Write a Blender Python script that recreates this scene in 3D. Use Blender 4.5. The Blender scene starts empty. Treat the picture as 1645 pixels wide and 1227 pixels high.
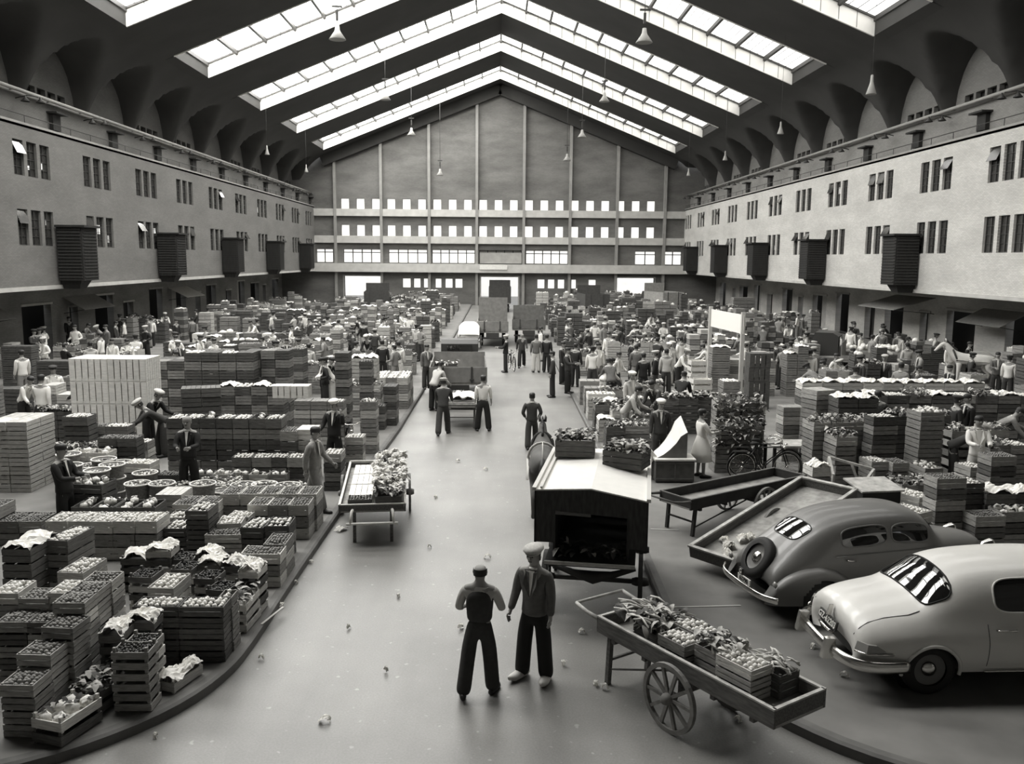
"""Covered wholesale market hall, black and white, built with bpy"""
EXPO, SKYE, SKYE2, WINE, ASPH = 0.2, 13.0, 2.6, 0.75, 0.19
import bpy, math, random
import numpy as np
from mathutils import Vector, Matrix
C = bpy.context.scene.collection
SC = bpy.context.scene
random.seed(7)
PI = math.pi
# ---------------------------------------------------------------- camera
F_PX, CAM_H = 1400.0, 5.4
CX, CY, VPX, VPY, ROLL = 822.5, 613.5, 798.5, 414.7, math.radians(0.45)
def _unroll(x, y):
    dx, dy = x - CX, y - CY
    return dx * math.cos(ROLL) + dy * math.sin(ROLL), -dx * math.sin(ROLL) + dy * math.cos(ROLL)
_vu, _vv = _unroll(VPX, VPY)
PITCH = math.atan(-_vv / F_PX)
def _pit(u, v, f):
    return (u, f * math.cos(PITCH) - v * math.sin(PITCH), -v * math.cos(PITCH) - f * math.sin(PITCH))
_d = _pit(_vu, _vv, F_PX)
YAW = math.atan2(_d[0], _d[1])
def _cam_dir(x, y, f=F_PX):
    """direction in the hall of a sight line, x and y counted from the picture centre"""
    u = x * math.cos(ROLL) + y * math.sin(ROLL); v = -x * math.sin(ROLL) + y * math.cos(ROLL)
    d = _pit(u, v, f)
    return Vector((d[0] * math.cos(YAW) - d[1] * math.sin(YAW), d[0] * math.sin(YAW) + d[1] * math.cos(YAW), d[2]))
def at(px, py, h=0.0):
    """the point of the horizontal plane at height h that the photo shows at px, py"""
    d = _cam_dir(px - CX, py - CY)
    t = (h - CAM_H) / d.z
    return Vector((d.x * t, d.y * t, h))
def atY(px, py, Y):
    d = _cam_dir(px - CX, py - CY)
    return Vector((d.x * Y / d.y, Y, CAM_H + d.z * Y / d.y))
cam_data = bpy.data.cameras.new('camera'); cam = bpy.data.objects.new('camera', cam_data); C.objects.link(cam)
cam_data.sensor_width = 36.0; cam_data.lens = 36.0 * F_PX / 1645.0; cam_data.clip_end = 400
rt = _cam_dir(1, 0, 0).normalized(); up = _cam_dir(0, -1, 0).normalized(); bk = -_cam_dir(0, 0).normalized()
m = Matrix((rt, up, bk)).transposed().to_4x4(); m.translation = Vector((0, 0, CAM_H)); cam.matrix_world = m
SC.camera = cam
# ---------------------------------------------------------------- light and exposure
SC.view_settings.view_transform = 'Standard'; SC.view_settings.look = 'None'
SC.view_settings.gamma = 1.0; SC.view_settings.use_curve_mapping = False
SC.view_settings.exposure = EXPO
try: SC.cycles.use_denoising = True
except Exception: pass
SC.cycles.max_bounces = 7; SC.cycles.diffuse_bounces = 5; SC.cycles.glossy_bounces = 3
SC.cycles.transmission_bounces = 2; SC.cycles.sample_clamp_indirect = 6.0
SC.cycles.caustics_reflective = False; SC.cycles.caustics_refractive = False
world = bpy.data.worlds.new('sky'); SC.world = world; world.use_nodes = True
world.node_tree.nodes['Background'].inputs[0].default_value = (.95, .97, 1, 1)
world.node_tree.nodes['Background'].inputs[1].default_value = 1.0
# ---------------------------------------------------------------- materials
MATS = {}
def G(v): return (v, v * .985, v * .94, 1)
def mat(name, v, rough=.8, var=.0, noise=.0, nscale=6.0, stretch=(1, 1, 1), metal=0., spec=.3, bump=0., emit=0., coat=0., v2=None):
    """grey paint, wood, cloth ...: value v, per-object variation var, grain or stains noise"""
    if name in MATS: return MATS[name]
    m = bpy.data.materials.new(name); m.use_nodes = True; nt = m.node_tree; N = nt.nodes; L = nt.links
    b = N['Principled BSDF']; b.inputs['Roughness'].default_value = rough; b.inputs['Metallic'].default_value = metal
    b.inputs['Specular IOR Level'].default_value = spec
    if coat: b.inputs['Coat Weight'].default_value = coat; b.inputs['Coat Roughness'].default_value = .08
    if var or noise:
        mul = None
        tc = N.new('ShaderNodeTexCoord'); mp = N.new('ShaderNodeMapping'); mp.inputs['Scale'].default_value = stretch
        L.new(tc.outputs['Object'], mp.inputs['Vector'])
        no = N.new('ShaderNodeTexNoise'); no.inputs['Scale'].default_value = nscale; no.inputs['Detail'].default_value = 4
        L.new(mp.outputs[0], no.inputs['Vector'])
        r = N.new('ShaderNodeMapRange'); r.inputs['From Min'].default_value = .3; r.inputs['From Max'].default_value = .7
        r.inputs['To Min'].default_value = 1 - noise; r.inputs['To Max'].default_value = 1 + noise
        L.new(no.outputs['Fac'], r.inputs['Value']); mul = r.outputs[0]
        if var:
            oi = N.new('ShaderNodeObjectInfo'); r2 = N.new('ShaderNodeMapRange')
            r2.inputs['To Min'].default_value = 1 - var; r2.inputs['To Max'].default_value = 1 + var
            L.new(oi.outputs['Random'], r2.inputs['Value'])
            ml = N.new('ShaderNodeMath'); ml.operation = 'MULTIPLY'; L.new(mul, ml.inputs[0]); L.new(r2.outputs[0], ml.inputs[1]); mul = ml.outputs[0]
        vm = N.new('ShaderNodeVectorMath'); vm.operation = 'SCALE'; vm.inputs[0].default_value = G(v)[:3]
        L.new(mul, vm.inputs['Scale']); L.new(vm.outputs[0], b.inputs['Base Color'])
        if bump:
            bp = N.new('ShaderNodeBump'); bp.inputs['Strength'].default_value = bump; bp.inputs['Distance'].default_value = .02
            L.new(no.outputs['Fac'], bp.inputs['Height']); L.new(bp.outputs[0], b.inputs['Normal'])
    else:
        b.inputs['Base Color'].default_value = G(v)
    if emit:
        b.inputs['Emission Color'].default_value = (1, .99, .96, 1); b.inputs['Emission Strength'].default_value = emit
    MATS[name] = m
    return m
def brick_mat(name, v, axis='x', joint=.75, bw=.22, bh=.065, noise=.08, stain=.12):
    m = bpy.data.materials.new(name); m.use_nodes = True; nt = m.node_tree; N = nt.nodes; L = nt.links
    b = N['Principled BSDF']; b.inputs['Roughness'].default_value = .9; b.inputs['Specular IOR Level'].default_value = .2
    tc = N.new('ShaderNodeTexCoord'); sp = N.new('ShaderNodeSeparateXYZ'); cb = N.new('ShaderNodeCombineXYZ')
    L.new(tc.outputs['Object'], sp.inputs[0]); L.new(sp.outputs['Y' if axis == 'x' else 'X'], cb.inputs[0]); L.new(sp.outputs['Z'], cb.inputs[1])
    br = N.new('ShaderNodeTexBrick'); br.inputs['Scale'].default_value = 1.0
    br.inputs['Brick Width'].default_value = bw; br.inputs['Row Height'].default_value = bh; br.inputs['Mortar Size'].default_value = .008
    br.inputs['Color1'].default_value = G(v * (1 - noise)); br.inputs['Color2'].default_value = G(v * (1 + noise)); br.inputs['Mortar'].default_value = G(v * joint)
    L.new(cb.outputs[0], br.inputs['Vector'])
    no = N.new('ShaderNodeTexNoise'); no.inputs['Scale'].default_value = .35; no.inputs['Detail'].default_value = 6
    mp = N.new('ShaderNodeMapping'); mp.inputs['Scale'].default_value = (1, 1, 3.0); L.new(tc.outputs['Object'], mp.inputs[0]); L.new(mp.outputs[0], no.inputs['Vector'])
    r = N.new('ShaderNodeMapRange'); r.inputs['From Min'].default_value = .3; r.inputs['From Max'].default_value = .7
    r.inputs['To Min'].default_value = 1 - stain; r.inputs['To Max'].default_value = 1 + stain; L.new(no.outputs['Fac'], r.inputs['Value'])
    vm = N.new('ShaderNodeVectorMath'); vm.operation = 'SCALE'; L.new(br.outputs['Color'], vm.inputs[0]); L.new(r.outputs[0], vm.inputs['Scale'])
    L.new(vm.outputs[0], b.inputs['Base Color'])
    MATS[name] = m
    return m
# ---------------------------------------------------------------- mesh helper
_BOX = np.array([(-1, -1, -1), (1, -1, -1), (1, 1, -1), (-1, 1, -1), (-1, -1, 1), (1, -1, 1), (1, 1, 1), (-1, 1, 1)], float) * .5
_BF = [(0, 3, 2, 1), (4, 5, 6, 7), (0, 1, 5, 4), (1, 2, 6, 5), (2, 3, 7, 6), (3, 0, 4, 7)]
def rotz(a):
    c, s = math.cos(a), math.sin(a); return np.array([(c, -s, 0), (s, c, 0), (0, 0, 1)])
def rotx(a):
    c, s = math.cos(a), math.sin(a); return np.array([(1, 0, 0), (0, c, -s), (0, s, c)])
def roty(a):
    c, s = math.cos(a), math.sin(a); return np.array([(c, 0, s), (0, 1, 0), (-s, 0, c)])
class MB:
    def __init__(s): s.v = []; s.n = 0; s.loops = []; s.sizes = []; s.sm = []; s.mi = []
    def add(s, verts, faces, smooth=False, mi=0):
        verts = np.asarray(verts, float).reshape(-1, 3); s.v.append(verts)
        if isinstance(faces, np.ndarray):
            k = faces.shape[1]; s.loops.append((faces + s.n).ravel()); nf = len(faces); s.sizes.append(np.full(nf, k))
        else:
            s.loops.append(np.array([i + s.n for f in faces for i in f])); nf = len(faces); s.sizes.append(np.array([len(f) for f in faces]))
        s.sm.append(np.full(nf, smooth)); s.mi.append(np.full(nf, mi)); s.n += len(verts)
        return s
    def box(s, c, size, rz=0, R=None, mi=0):
        v = _BOX * np.array(size)
        if R is not None: v = v @ R.T
        elif rz: v = v @ rotz(rz).T
        return s.add(v + np.array(c), _BF, False, mi)
    def box2(s, lo, hi, mi=0):
        lo = np.array(lo, float); hi = np.array(hi, float); return s.box((lo + hi) / 2, hi - lo, mi=mi)
    def bar(s, a, b, w, t=None, mi=0, upv=(0, 0, 1)):
        """square bar from a to b, w wide, t thick"""
        a = np.array(a, float); b = np.array(b, float); t = t or w; d = b - a; l = np.linalg.norm(d); d /= l
        u = np.array(upv, float)
        if abs(d @ u) > .98: u = np.array((0, 1., 0)) if abs(d[1]) < .9 else np.array((1., 0, 0))
        x = np.cross(d, u); x /= np.linalg.norm(x); z = np.cross(x, d)
        R = np.array([x, d, z]).T
        return s.box((a + b) / 2, (w, l, t), R=R, mi=mi)
    def hexa(s, pts, mi=0): return s.add(pts, _BF, False, mi)      # 4 bottom, 4 top
    def tube(s, path, r, k=8, smooth=True, mi=0, cap=True, closed=False):
        path = np.array(path, float); n = len(path); rr = np.broadcast_to(np.array(r, float), (n,)) if np.ndim(r) < 2 else None
        rings = []; prev = None
        for i in range(n):
            a = path[(i - 1) % n] if (i or closed) else path[i]; b = path[(i + 1) % n] if (i < n - 1 or closed) else path[i]
            d = b - a; d /= (np.linalg.norm(d) + 1e-12)
            if prev is None:
                u = np.array((0, 0, 1.)) if abs(d[2]) < .9 else np.array((1., 0, 0))
                x = np.cross(d, u)
            else: x = prev - d * (prev @ d)
            x /= (np.linalg.norm(x) + 1e-12); prev = x; y = np.cross(d, x)
            t = np.arange(k) * 2 * PI / k
            ra, rb = (rr[i], rr[i]) if rr is not None else r[i]
            rings.append(path[i] + np.outer(np.cos(t), x) * ra + np.outer(np.sin(t), y) * rb)
        V = np.concatenate(rings); Fq = []
        m_ = n if closed else n - 1
        for i in range(m_):
            j = (i + 1) % n
            for q in range(k): Fq.append((i * k + q, i * k + (q + 1) % k, j * k + (q + 1) % k, j * k + q))
        if cap and not closed: Fq.append(tuple(range(k - 1, -1, -1))); Fq.append(tuple((n - 1) * k + q for q in range(k)))
        return s.add(V, Fq, smooth, mi)
    def cyl(s, a, b, r, k=12, r2=None, smooth=True, mi=0): return s.tube([a, b], [r, r if r2 is None else r2], k, smooth, mi)
    def lathe(s, prof, k=20, c=(0, 0, 0), R=None, smooth=True, mi=0, closed=False):
        """profile of (radius, height) turned round z"""
        t = np.arange(k) * 2 * PI / k; V = np.concatenate([np.stack([np.cos(t) * r, np.sin(t) * r, np.full(k, z)], 1) for r, z in prof])
        if R is not None: V = V @ R.T
        Fq = []; n = len(prof)
        for i in range(n if closed else n - 1):
            j = (i + 1) % n
            for q in range(k): Fq.append((i * k + q, i * k + (q + 1) % k, j * k + (q + 1) % k, j * k + q))
        return s.add(V + np.array(c, float), Fq, smooth, mi)
    def grid(s, P, smooth=True, mi=0, flip=False):
        a, b = P.shape[:2]; idx = np.arange(a * b).reshape(a, b)
        f = np.stack([idx[:-1, :-1], idx[:-1, 1:], idx[1:, 1:], idx[1:, :-1]], -1).reshape(-1, 4)
        return s.add(P.reshape(-1, 3), f[:, ::-1] if flip else f, smooth, mi)
    def poly(s, pts, d, mi=0):
        """outline pts extruded by vector d"""
        p = np.array(pts, float); n = len(p); V = np.concatenate([p, p + np.array(d, float)])
        Fq = [tuple(range(n - 1, -1, -1)), tuple(n + i for i in range(n))] + [(i, (i + 1) % n, n + (i + 1) % n, n + i) for i in range(n)]
        return s.add(V, Fq, False, mi)
    def blob(s, c, r, squash=(1, 1, 1), jit=.0, mi=0, R=None):
        v = _ICO * np.array(squash) * r
        if jit: v = v * (1 + np.random.uniform(-jit, jit, (len(v), 1)))
        if R is not None: v = v @ R.T
        return s.add(v + np.array(c), _ICF, True, mi)
    def merge(s, o, M=None, t=(0, 0, 0), mi=None):
        V = np.concatenate(o.v)
        if M is not None: V = V @ np.asarray(M).T
        s.v.append(V + np.array(t, float)); s.loops += [l + s.n for l in o.loops]; s.sizes += o.sizes; s.sm += o.sm
        s.mi += o.mi if mi is None else [np.full(len(x), mi) for x in o.mi]; s.n += len(V)
        return s
    def mesh(s, name, mats):
        me = bpy.data.meshes.new(name); V = np.concatenate(s.v); L = np.concatenate(s.loops).astype(np.int32); S = np.concatenate(s.sizes).astype(np.int32)
        me.vertices.add(len(V)); me.vertices.foreach_set('co', V.astype(np.float32).ravel())
        me.loops.add(len(L)); me.loops.foreach_set('vertex_index', L)
        me.polygons.add(len(S)); st = np.concatenate([[0], np.cumsum(S)[:-1]]).astype(np.int32)
        me.polygons.foreach_set('loop_start', st)
        me.polygons.foreach_set('use_smooth', np.concatenate(s.sm).astype(bool)); me.polygons.foreach_set('material_index', np.concatenate(s.mi).astype(np.int32))
        for m in (mats if isinstance(mats, (list, tuple)) else [mats]): me.materials.append(m)
        me.update(calc_edges=True); me.validate()
        return me
    def build(s, name, mats, parent=None, **kw):
        return link(name, s.mesh(name, mats), parent, **kw)
def _ico():
    p = (1 + 5 ** .5) / 2
    v = [(-1, p, 0), (1, p, 0), (-1, -p, 0), (1, -p, 0), (0, -1, p), (0, 1, p), (0, -1, -p), (0, 1, -p), (p, 0, -1), (p, 0, 1), (-p, 0, -1), (-p, 0, 1)]
    f = [(0, 11, 5), (0, 5, 1), (0, 1, 7), (0, 7, 10), (0, 10, 11), (1, 5, 9), (5, 11, 4), (11, 10, 2), (10, 7, 6), (7, 1, 8), (3, 9, 4), (3, 4, 2), (3, 2, 6), (3, 6, 8), (3, 8, 9), (4, 9, 5), (2, 4, 11), (6, 2, 10), (8, 6, 7), (9, 8, 1)]
    v = np.array(v, float); v /= np.linalg.norm(v[0]); return v, np.array(f)
_ICO, _ICF = _ico()
def tag(o, label=None, cat=None, group=None, kind=None):
    if label: o['label'] = label
    if cat: o['category'] = cat
    if group: o['group'] = group
    if kind: o['kind'] = kind
    return o
def link(name, data, parent=None, loc=None, rz=None, **kw):
    o = bpy.data.objects.new(name, data); C.objects.link(o)
    if parent is not None: o.parent = parent
    if loc is not None: o.location = loc
    if rz is not None: o.rotation_euler = (0, 0, rz)
    if kw: tag(o, **kw)
    return o
def thing(name, label, cat, loc=(0, 0, 0), rz=0, group=None):
    return tag(link(name, None, None, loc, rz), label, cat, group)
def struct(name, mb, m, parent=None): return mb.build(name, m, parent, kind=None if parent else 'structure')
def copy_tree(o, parent=None):
    c = o.copy(); C.objects.link(c); c.parent = parent
    for ch in o.children: copy_tree(ch, c)
    return c
# ================================================================ the hall
ORD = 'first second third fourth fifth sixth seventh eighth ninth tenth eleventh twelfth thirteenth fourteenth fifteenth sixteenth seventeenth eighteenth nineteenth twentieth'.split()
XL, XR, YF, YN = -20.8, 21.5, 101.2, -3.0      # wall faces and far and near gable
HB, HT = 3.92, 11.05                             # underside and top of the brick upper storeys
XO = 23.4                                        # lunette wall plane
RIDGE, SL, RX = CAM_H + 19.25, .40, .25
brickL = brick_mat('shade_toned_brick_wall', .19, 'x'); brickR = brick_mat('yellow_brick_wall', .58, 'x'); brickF = brick_mat('gable_brick', .17, 'y', stain=.2)  # left brick darker than right: that wall's shade is put into its colour
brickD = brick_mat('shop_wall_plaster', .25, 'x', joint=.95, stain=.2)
conc = mat('concrete_grey', .33, noise=.12, nscale=1.5); concL = mat('pale_concrete', .5, noise=.1, nscale=1.5)
shellM = mat('roof_shell_dark', .05, noise=.12, nscale=.5); darkM = mat('dark_void', .03); woodD = mat('dark_boarding', .03, noise=.2, nscale=8, stretch=(1, 1, .2))
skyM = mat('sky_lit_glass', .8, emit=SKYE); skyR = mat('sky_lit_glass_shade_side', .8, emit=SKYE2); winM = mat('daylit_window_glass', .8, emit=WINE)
curbM = mat('white_well_plaster', .85, noise=.04, nscale=1); ironM = mat('dark_iron', .05, rough=.5)
glassM = mat('dark_window_glass', .045, rough=.12, spec=.6, noise=.2, nscale=.6)
whiteM = mat('white_paint', .72, noise=.06)
# floor: carriageway asphalt, raised trading platforms with kerbs
asph = bpy.data.materials.new('asphalt'); asph.use_nodes = True
nt = asph.node_tree; N_ = nt.nodes; L_ = nt.links; b_ = N_['Principled BSDF']; b_.inputs['Roughness'].default_value = .42; b_.inputs['Specular IOR Level'].default_value = .6
tc = N_.new('ShaderNodeTexCoord'); mps = []
def _nz(scale, detail, lo, hi, fm=.3, to=.7, st=(1, 1, 1)):
    mp = N_.new('ShaderNodeMapping'); mp.inputs['Scale'].default_value = st; L_.new(tc.outputs['Object'], mp.inputs[0])
    n = N_.new('ShaderNodeTexNoise'); n.inputs['Scale'].default_value = scale; n.inputs['Detail'].default_value = detail; L_.new(mp.outputs[0], n.inputs['Vector'])
    r = N_.new('ShaderNodeMapRange'); r.inputs['From Min'].default_value = fm; r.inputs['From Max'].default_value = to; r.inputs['To Min'].default_value = lo; r.inputs['To Max'].default_value = hi
    L_.new(n.outputs['Fac'], r.inputs['Value']); return r.outputs[0]
def _mul(a, b):
    q = N_.new('ShaderNodeMath'); q.operation = 'MULTIPLY'; L_.new(a, q.inputs[0]); L_.new(b, q.inputs[1]); return q.outputs[0]
o1 = _mul(_mul(_nz(.5, 6, .8, 1.2), _nz(1.6, 3, .9, 1.12, st=(1, .12, 1))), _nz(40, 2, .9, 1.1))
sp_ = _nz(9, 1, 1, 1.6, .70, .78); o1 = _mul(o1, sp_)
vm = N_.new('ShaderNodeVectorMath'); vm.operation = 'SCALE'; vm.inputs[0].default_value = G(ASPH)[:3]; L_.new(o1, vm.inputs['Scale']); L_.new(vm.outputs[0], b_.inputs['Base Color'])
mb = MB(); mb.box2((-30, YN - 1, -.3), (30, YF + 30, 0)); struct('floor', mb, asph)
platM = mat('platform_paving', ASPH * .95, noise=.2, nscale=1.2, rough=.7); kerbM = mat('kerb_stone', .12, noise=.2, nscale=3, rough=.6)
KL = [(-2.9, 101), (-2.95, 40), (-3.05, 27), (-3.3, 19), (-3.38, 14.2), (-3.4, 11.6), (-3.5, 10.6), (-3.8, 9.8), (-4.3, 9.15), (-5.0, 8.6), (-6.2, 8.1), (-8, 7.8), (-26, 7.8)]
KR = [(3.1, 101), (3.05, 43), (2.95, 27), (2.75, 18), (2.62, 13), (2.75, 11.2), (3.0, 10.2), (3.45, 9.4), (4.1, 8.7), (5.1, 8.1), (6.6, 7.7), (9, 7.5), (26, 7.5)]
PZ = .13
for nm, K, sx in (('floor_platform_left', KL, -26.0), ('floor_platform_right', KR, 26.0)):
    # smooth polyline
    K2 = []
    for i in range(len(K) - 1):
        for t in (0, .33, .66) if 3 < i < 11 else (0,):
            p0 = K[max(i - 1, 0)]; p1 = K[i]; p2 = K[i + 1]; p3 = K[min(i + 2, len(K) - 1)]
            K2.append(tuple(.5 * ((2 * p1[k]) + (-p0[k] + p2[k]) * t + (2 * p0[k] - 5 * p1[k] + 4 * p2[k] - p3[k]) * t * t + (-p0[k] + 3 * p1[k] - 3 * p2[k] + p3[k]) * t ** 3) for k in (0, 1)))
    K2.append(K[-1])
    mb = MB(); sgn = 1 if sx < 0 else -1
    pts = [(x, y, -.05) for x, y in K2] + [(sx, 101, -.05)]
    mb.poly(pts, (0, 0, PZ + .05)); struct(nm, mb, platM)
    mb = MB(); n = len(K2); P = np.array(K2); T = np.gradient(P, axis=0); T /= np.linalg.norm(T, axis=1)[:, None]; Nn = np.stack([T[:, 1], -T[:, 0]], 1) * (-1 if sx < 0 else 1)
    if sx < 0: pass
    a = P + Nn * .04; b = P - Nn * .11
    gr = np.zeros((n, 4, 3)); gr[:, 0, :2] = a; gr[:, 0, 2] = -.02; gr[:, 1, :2] = a; gr[:, 1, 2] = PZ - .015; gr[:, 2, :2] = P; gr[:, 2, 2] = PZ + .01; gr[:, 3, :2] = b; gr[:, 3, 2] = PZ + .008
    mb.grid(gr, smooth=False); struct('trim_kerb', mb, kerbM)
# chalk lines on the paving
def win_grid(mb, fr, y0, y1, z0, z1, x, sx, cols, rows, mi=0):
    """frame bars of one sash in the wall plane x, sx = +1 when the hall lies towards +x"""
    for i in range(cols + 1):
        y = y0 + (y1 - y0) * i / cols; w = .05 if i in (0, cols) else .025; mb.box((x, y, (z0 + z1) / 2), (.05, w, z1 - z0))
    for j in range(rows + 1):
        z = z0 + (z1 - z0) * j / rows; w = .05 if j in (0, rows) else .025; mb.box((x, (y0 + y1) / 2, z), (.045, y1 - y0, w))
def wall_with_holes(mb, y0, y1, z0, z1, x, t, holes):
    """brick wall plane at x (thickness t away from the hall) leaving the holes (ya,yb,za,zb)"""
    ys = sorted({y0, y1, *[h[0] for h in holes], *[h[1] for h in holes]}); zs = sorted({z0, z1, *[h[2] for h in holes], *[h[3] for h in holes]})
    for j in range(len(zs) - 1):
        run = None
        for i in range(len(ys) - 1):
            cy, cz = (ys[i] + ys[i + 1]) / 2, (zs[j] + zs[j + 1]) / 2
            inside = any(h[0] < cy < h[1] and h[2] < cz < h[3] for h in holes)
            if not inside:
                if run is None: run = ys[i]
            if (inside or i == len(ys) - 2) and run is not None:
                e = ys[i] if inside else ys[i + 1]; mb.box2((min(x, x + t), run, zs[j]), (max(x, x + t), e, zs[j + 1])); run = None
SIDES = {'left': (XL, 1, 98.1, 6.42), 'right': (XR, -1, 99.4, 6.22)}
rnd = random.Random(3)
wn = 0
for side, (X, s, Y0, B) in SIDES.items():
    t = -.45 * s; holes = []; wins = []
    for k in range(0, 17):
        yc = Y0 - k * B
        if yc < YN + 2: break
        for (z0, z1) in ((HB + 1.88, HB + 3.45), (HB + 4.9, HB + 6.42)):
            for q in (-1, 0, 1):
                y = yc + q * 1.12; holes.append((y - .42, y + .42, z0, z1)); wins.append((k, q, y, z0, z1))
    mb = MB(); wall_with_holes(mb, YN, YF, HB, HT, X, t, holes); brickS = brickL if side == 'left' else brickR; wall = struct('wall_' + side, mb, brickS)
    mb = MB(); mb.box2((min(X + s * .06, X + 3 * t), YN, HB - .12), (max(X + s * .06, X + 3 * t), YF, HB + .06)); struct('trim_' + side + '_sill_band', mb, concL)
    mb = MB(); mb.box2((min(X + s * .05, X + t), YN, HT - .02), (max(X + s * .05, X + t), YF, HT + .08)); struct('trim_' + side + '_coping', mb, conc)
    # rooms behind the windows: dim back
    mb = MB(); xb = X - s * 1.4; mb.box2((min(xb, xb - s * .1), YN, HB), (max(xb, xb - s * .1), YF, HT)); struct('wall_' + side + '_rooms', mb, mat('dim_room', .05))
    mb = MB(); mb.box2((min(X + t, X - s * 1.5), YN, HT - .1), (max(X + t, X - s * 1.5), YF, HT)); struct('ceiling_' + side + '_rooms', mb, conc)
    for k, q, y, z0, z1 in wins:
        if Y0 - k * B < 26: continue
        mb = MB(); win_grid(mb, None, y - .4, y + .4, z0 + .02, z1 - .02, X - s * .13, s, 2, 4)
        wn += 1; w = mb.build('window_%d' % wn, ironM, None, kind='structure')
        g = MB(); lift = rnd.random() < (.45 if q else .1) 
        if lift:   # upper sash tilted out into the hall
            a = rnd.uniform(.25, .6); zt = z1 - .03; hh = .62; R = roty(s * a) 
            cx = X - s * .1; c = np.array((cx, y, zt)) + R @ np.array((0, 0, -hh / 2))
            c = np.array((cx + s * math.sin(a) * hh / 2, y, zt - math.cos(a) * hh / 2)); R = roty(-s * a)
            g.box(c, (.015, .78, hh), R=R); g.box2((X - s * .15 - .005, y - .4, z0), (X - s * .15 + .005, y + .4, z1 - .62))
        else: g.box2((X - s * .15 - .005, y - .4, z0), (X - s * .15 + .005, y + .4, z1))
        g.build('pane', glassM, w)
        if rnd.random() < .12 and side == 'left' or rnd.random() < .12:   # glowing patch stands in for a bright reflection on the pane
            g = MB(); g.box((X - s * .155, y + rnd.uniform(-.1, .1), z0 + rnd.uniform(.3, 1.2)), (.03, rnd.uniform(.1, .3), rnd.uniform(.15, .5))); g.build('painted_glint', winM, w)
    # underside of the overhang, recessed shop wall
    xs = X - s * 3.9
    mb = MB(); mb.box2((min(X + 2 * t, xs), YN, HB - .05), (max(X + 2 * t, xs), YF, HB + .05)); struct('ceiling_' + side + '_arcade', mb, conc)
    doors = []; mb = MB(); y = YN + 1.5
    k = 0
    while y < YF - 4:
        w = (2.4, 3.0, 1.2, 2.6, 1.6)[k % 5]; doors.append((y, y + w, PZ, (3.0, 2.7, 2.4, 2.9, 2.3)[k % 5])); y += w + (2.2, 1.5, 2.8, 1.9)[k % 4]; k += 1
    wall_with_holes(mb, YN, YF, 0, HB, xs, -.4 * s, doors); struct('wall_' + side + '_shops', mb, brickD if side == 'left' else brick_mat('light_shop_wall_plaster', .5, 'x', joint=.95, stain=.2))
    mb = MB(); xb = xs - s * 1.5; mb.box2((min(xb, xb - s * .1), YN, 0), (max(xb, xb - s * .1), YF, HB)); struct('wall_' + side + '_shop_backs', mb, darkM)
    for i, (a, b, z0, z1) in enumerate(doors):
        if i % 2 == 0 and a > 20:
            d = MB(); d.box2((xs - s * .2 - .03, a, z0), (xs - s * .2 + .03, a + (b - a) * .45, z1)); d.build('door_%d' % (i + (50 if side == 'right' else 1)), woodD if i % 4 else mat('pale_shop_door', .4, noise=.1), None, kind='structure')
        # lintel
        d = MB(); d.box2((xs + s * .02 - .05, a - .1, z1), (xs + s * .02 + .05, b + .1, z1 + .12)); d.build('trim_lintel', concL if i % 3 else conc, None, kind='structure')
    # attic: set-back parapet with small hooded openings, railing pipe, lamps
    xa = X - s * .55; HP = CAM_H + 7.03 + (.12 if side == 'left' else .2)
    mb = MB(); mb.box2((min(X + s * 0, X - s * 2.1), YN, HT - .12), (max(X, X - s * 2.1), YF, HT)); struct('floor_' + side + '_gallery', mb, conc)
    holes = []
    for k in range(16):
        yc = Y0 - k * B + B / 2
        if yc < YN + 2: break
        holes.append((yc - .36, yc + .36, HT + .25, HT + .95))
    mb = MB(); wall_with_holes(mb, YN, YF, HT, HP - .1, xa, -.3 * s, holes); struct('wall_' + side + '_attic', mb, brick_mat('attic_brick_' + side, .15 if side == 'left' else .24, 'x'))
    mb = MB()
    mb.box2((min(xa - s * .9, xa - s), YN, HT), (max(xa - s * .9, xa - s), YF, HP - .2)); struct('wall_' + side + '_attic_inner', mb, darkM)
    mb = MB(); mb.box2((min(xa + s * .12, XO * -s), YN, HP - .1), (max(xa + s * .12, XO * -s), YF, HP)); struct('floor_' + side + '_ledge', mb, conc)
    mb = MB(); mb.cyl((xa + s * .3, YN, HP + .02), (xa + s * .3, YF, HP + .02), .085, 10)
    for k in range(int((YF - YN) / 3.2)): mb.bar((xa + s * .14, YN + 1 + k * 3.2, HP - .06), (xa + s * .3, YN + 1 + k * 3.2, HP - .02), .05)
    tag(mb.build('service_pipe', mat('pipe_paint', .3, rough=.6)), 'long pale horizontal pipe running above the hooded attic openings on the %s wall' % ('lighter brick' if side == 'right' else 'shaded brick'), 'pipe')
    mb = MB(); mb.cyl((xa + s * .5, YN, HT + .42), (xa + s * .5, YF, HT + .42), .02, 6)
    for k in range(int((YF - YN) / 2.1)): mb.cyl((xa + s * .5, YN + 1 + k * 2.1, HT), (xa + s * .5, YN + 1 + k * 2.1, HT + .42), .018, 5)
    tag(mb.build('guard_rail', ironM), 'thin iron guard rail along the brick parapet of the %s wall' % ('lighter' if side == 'right' else 'shaded'), 'railing')
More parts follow.
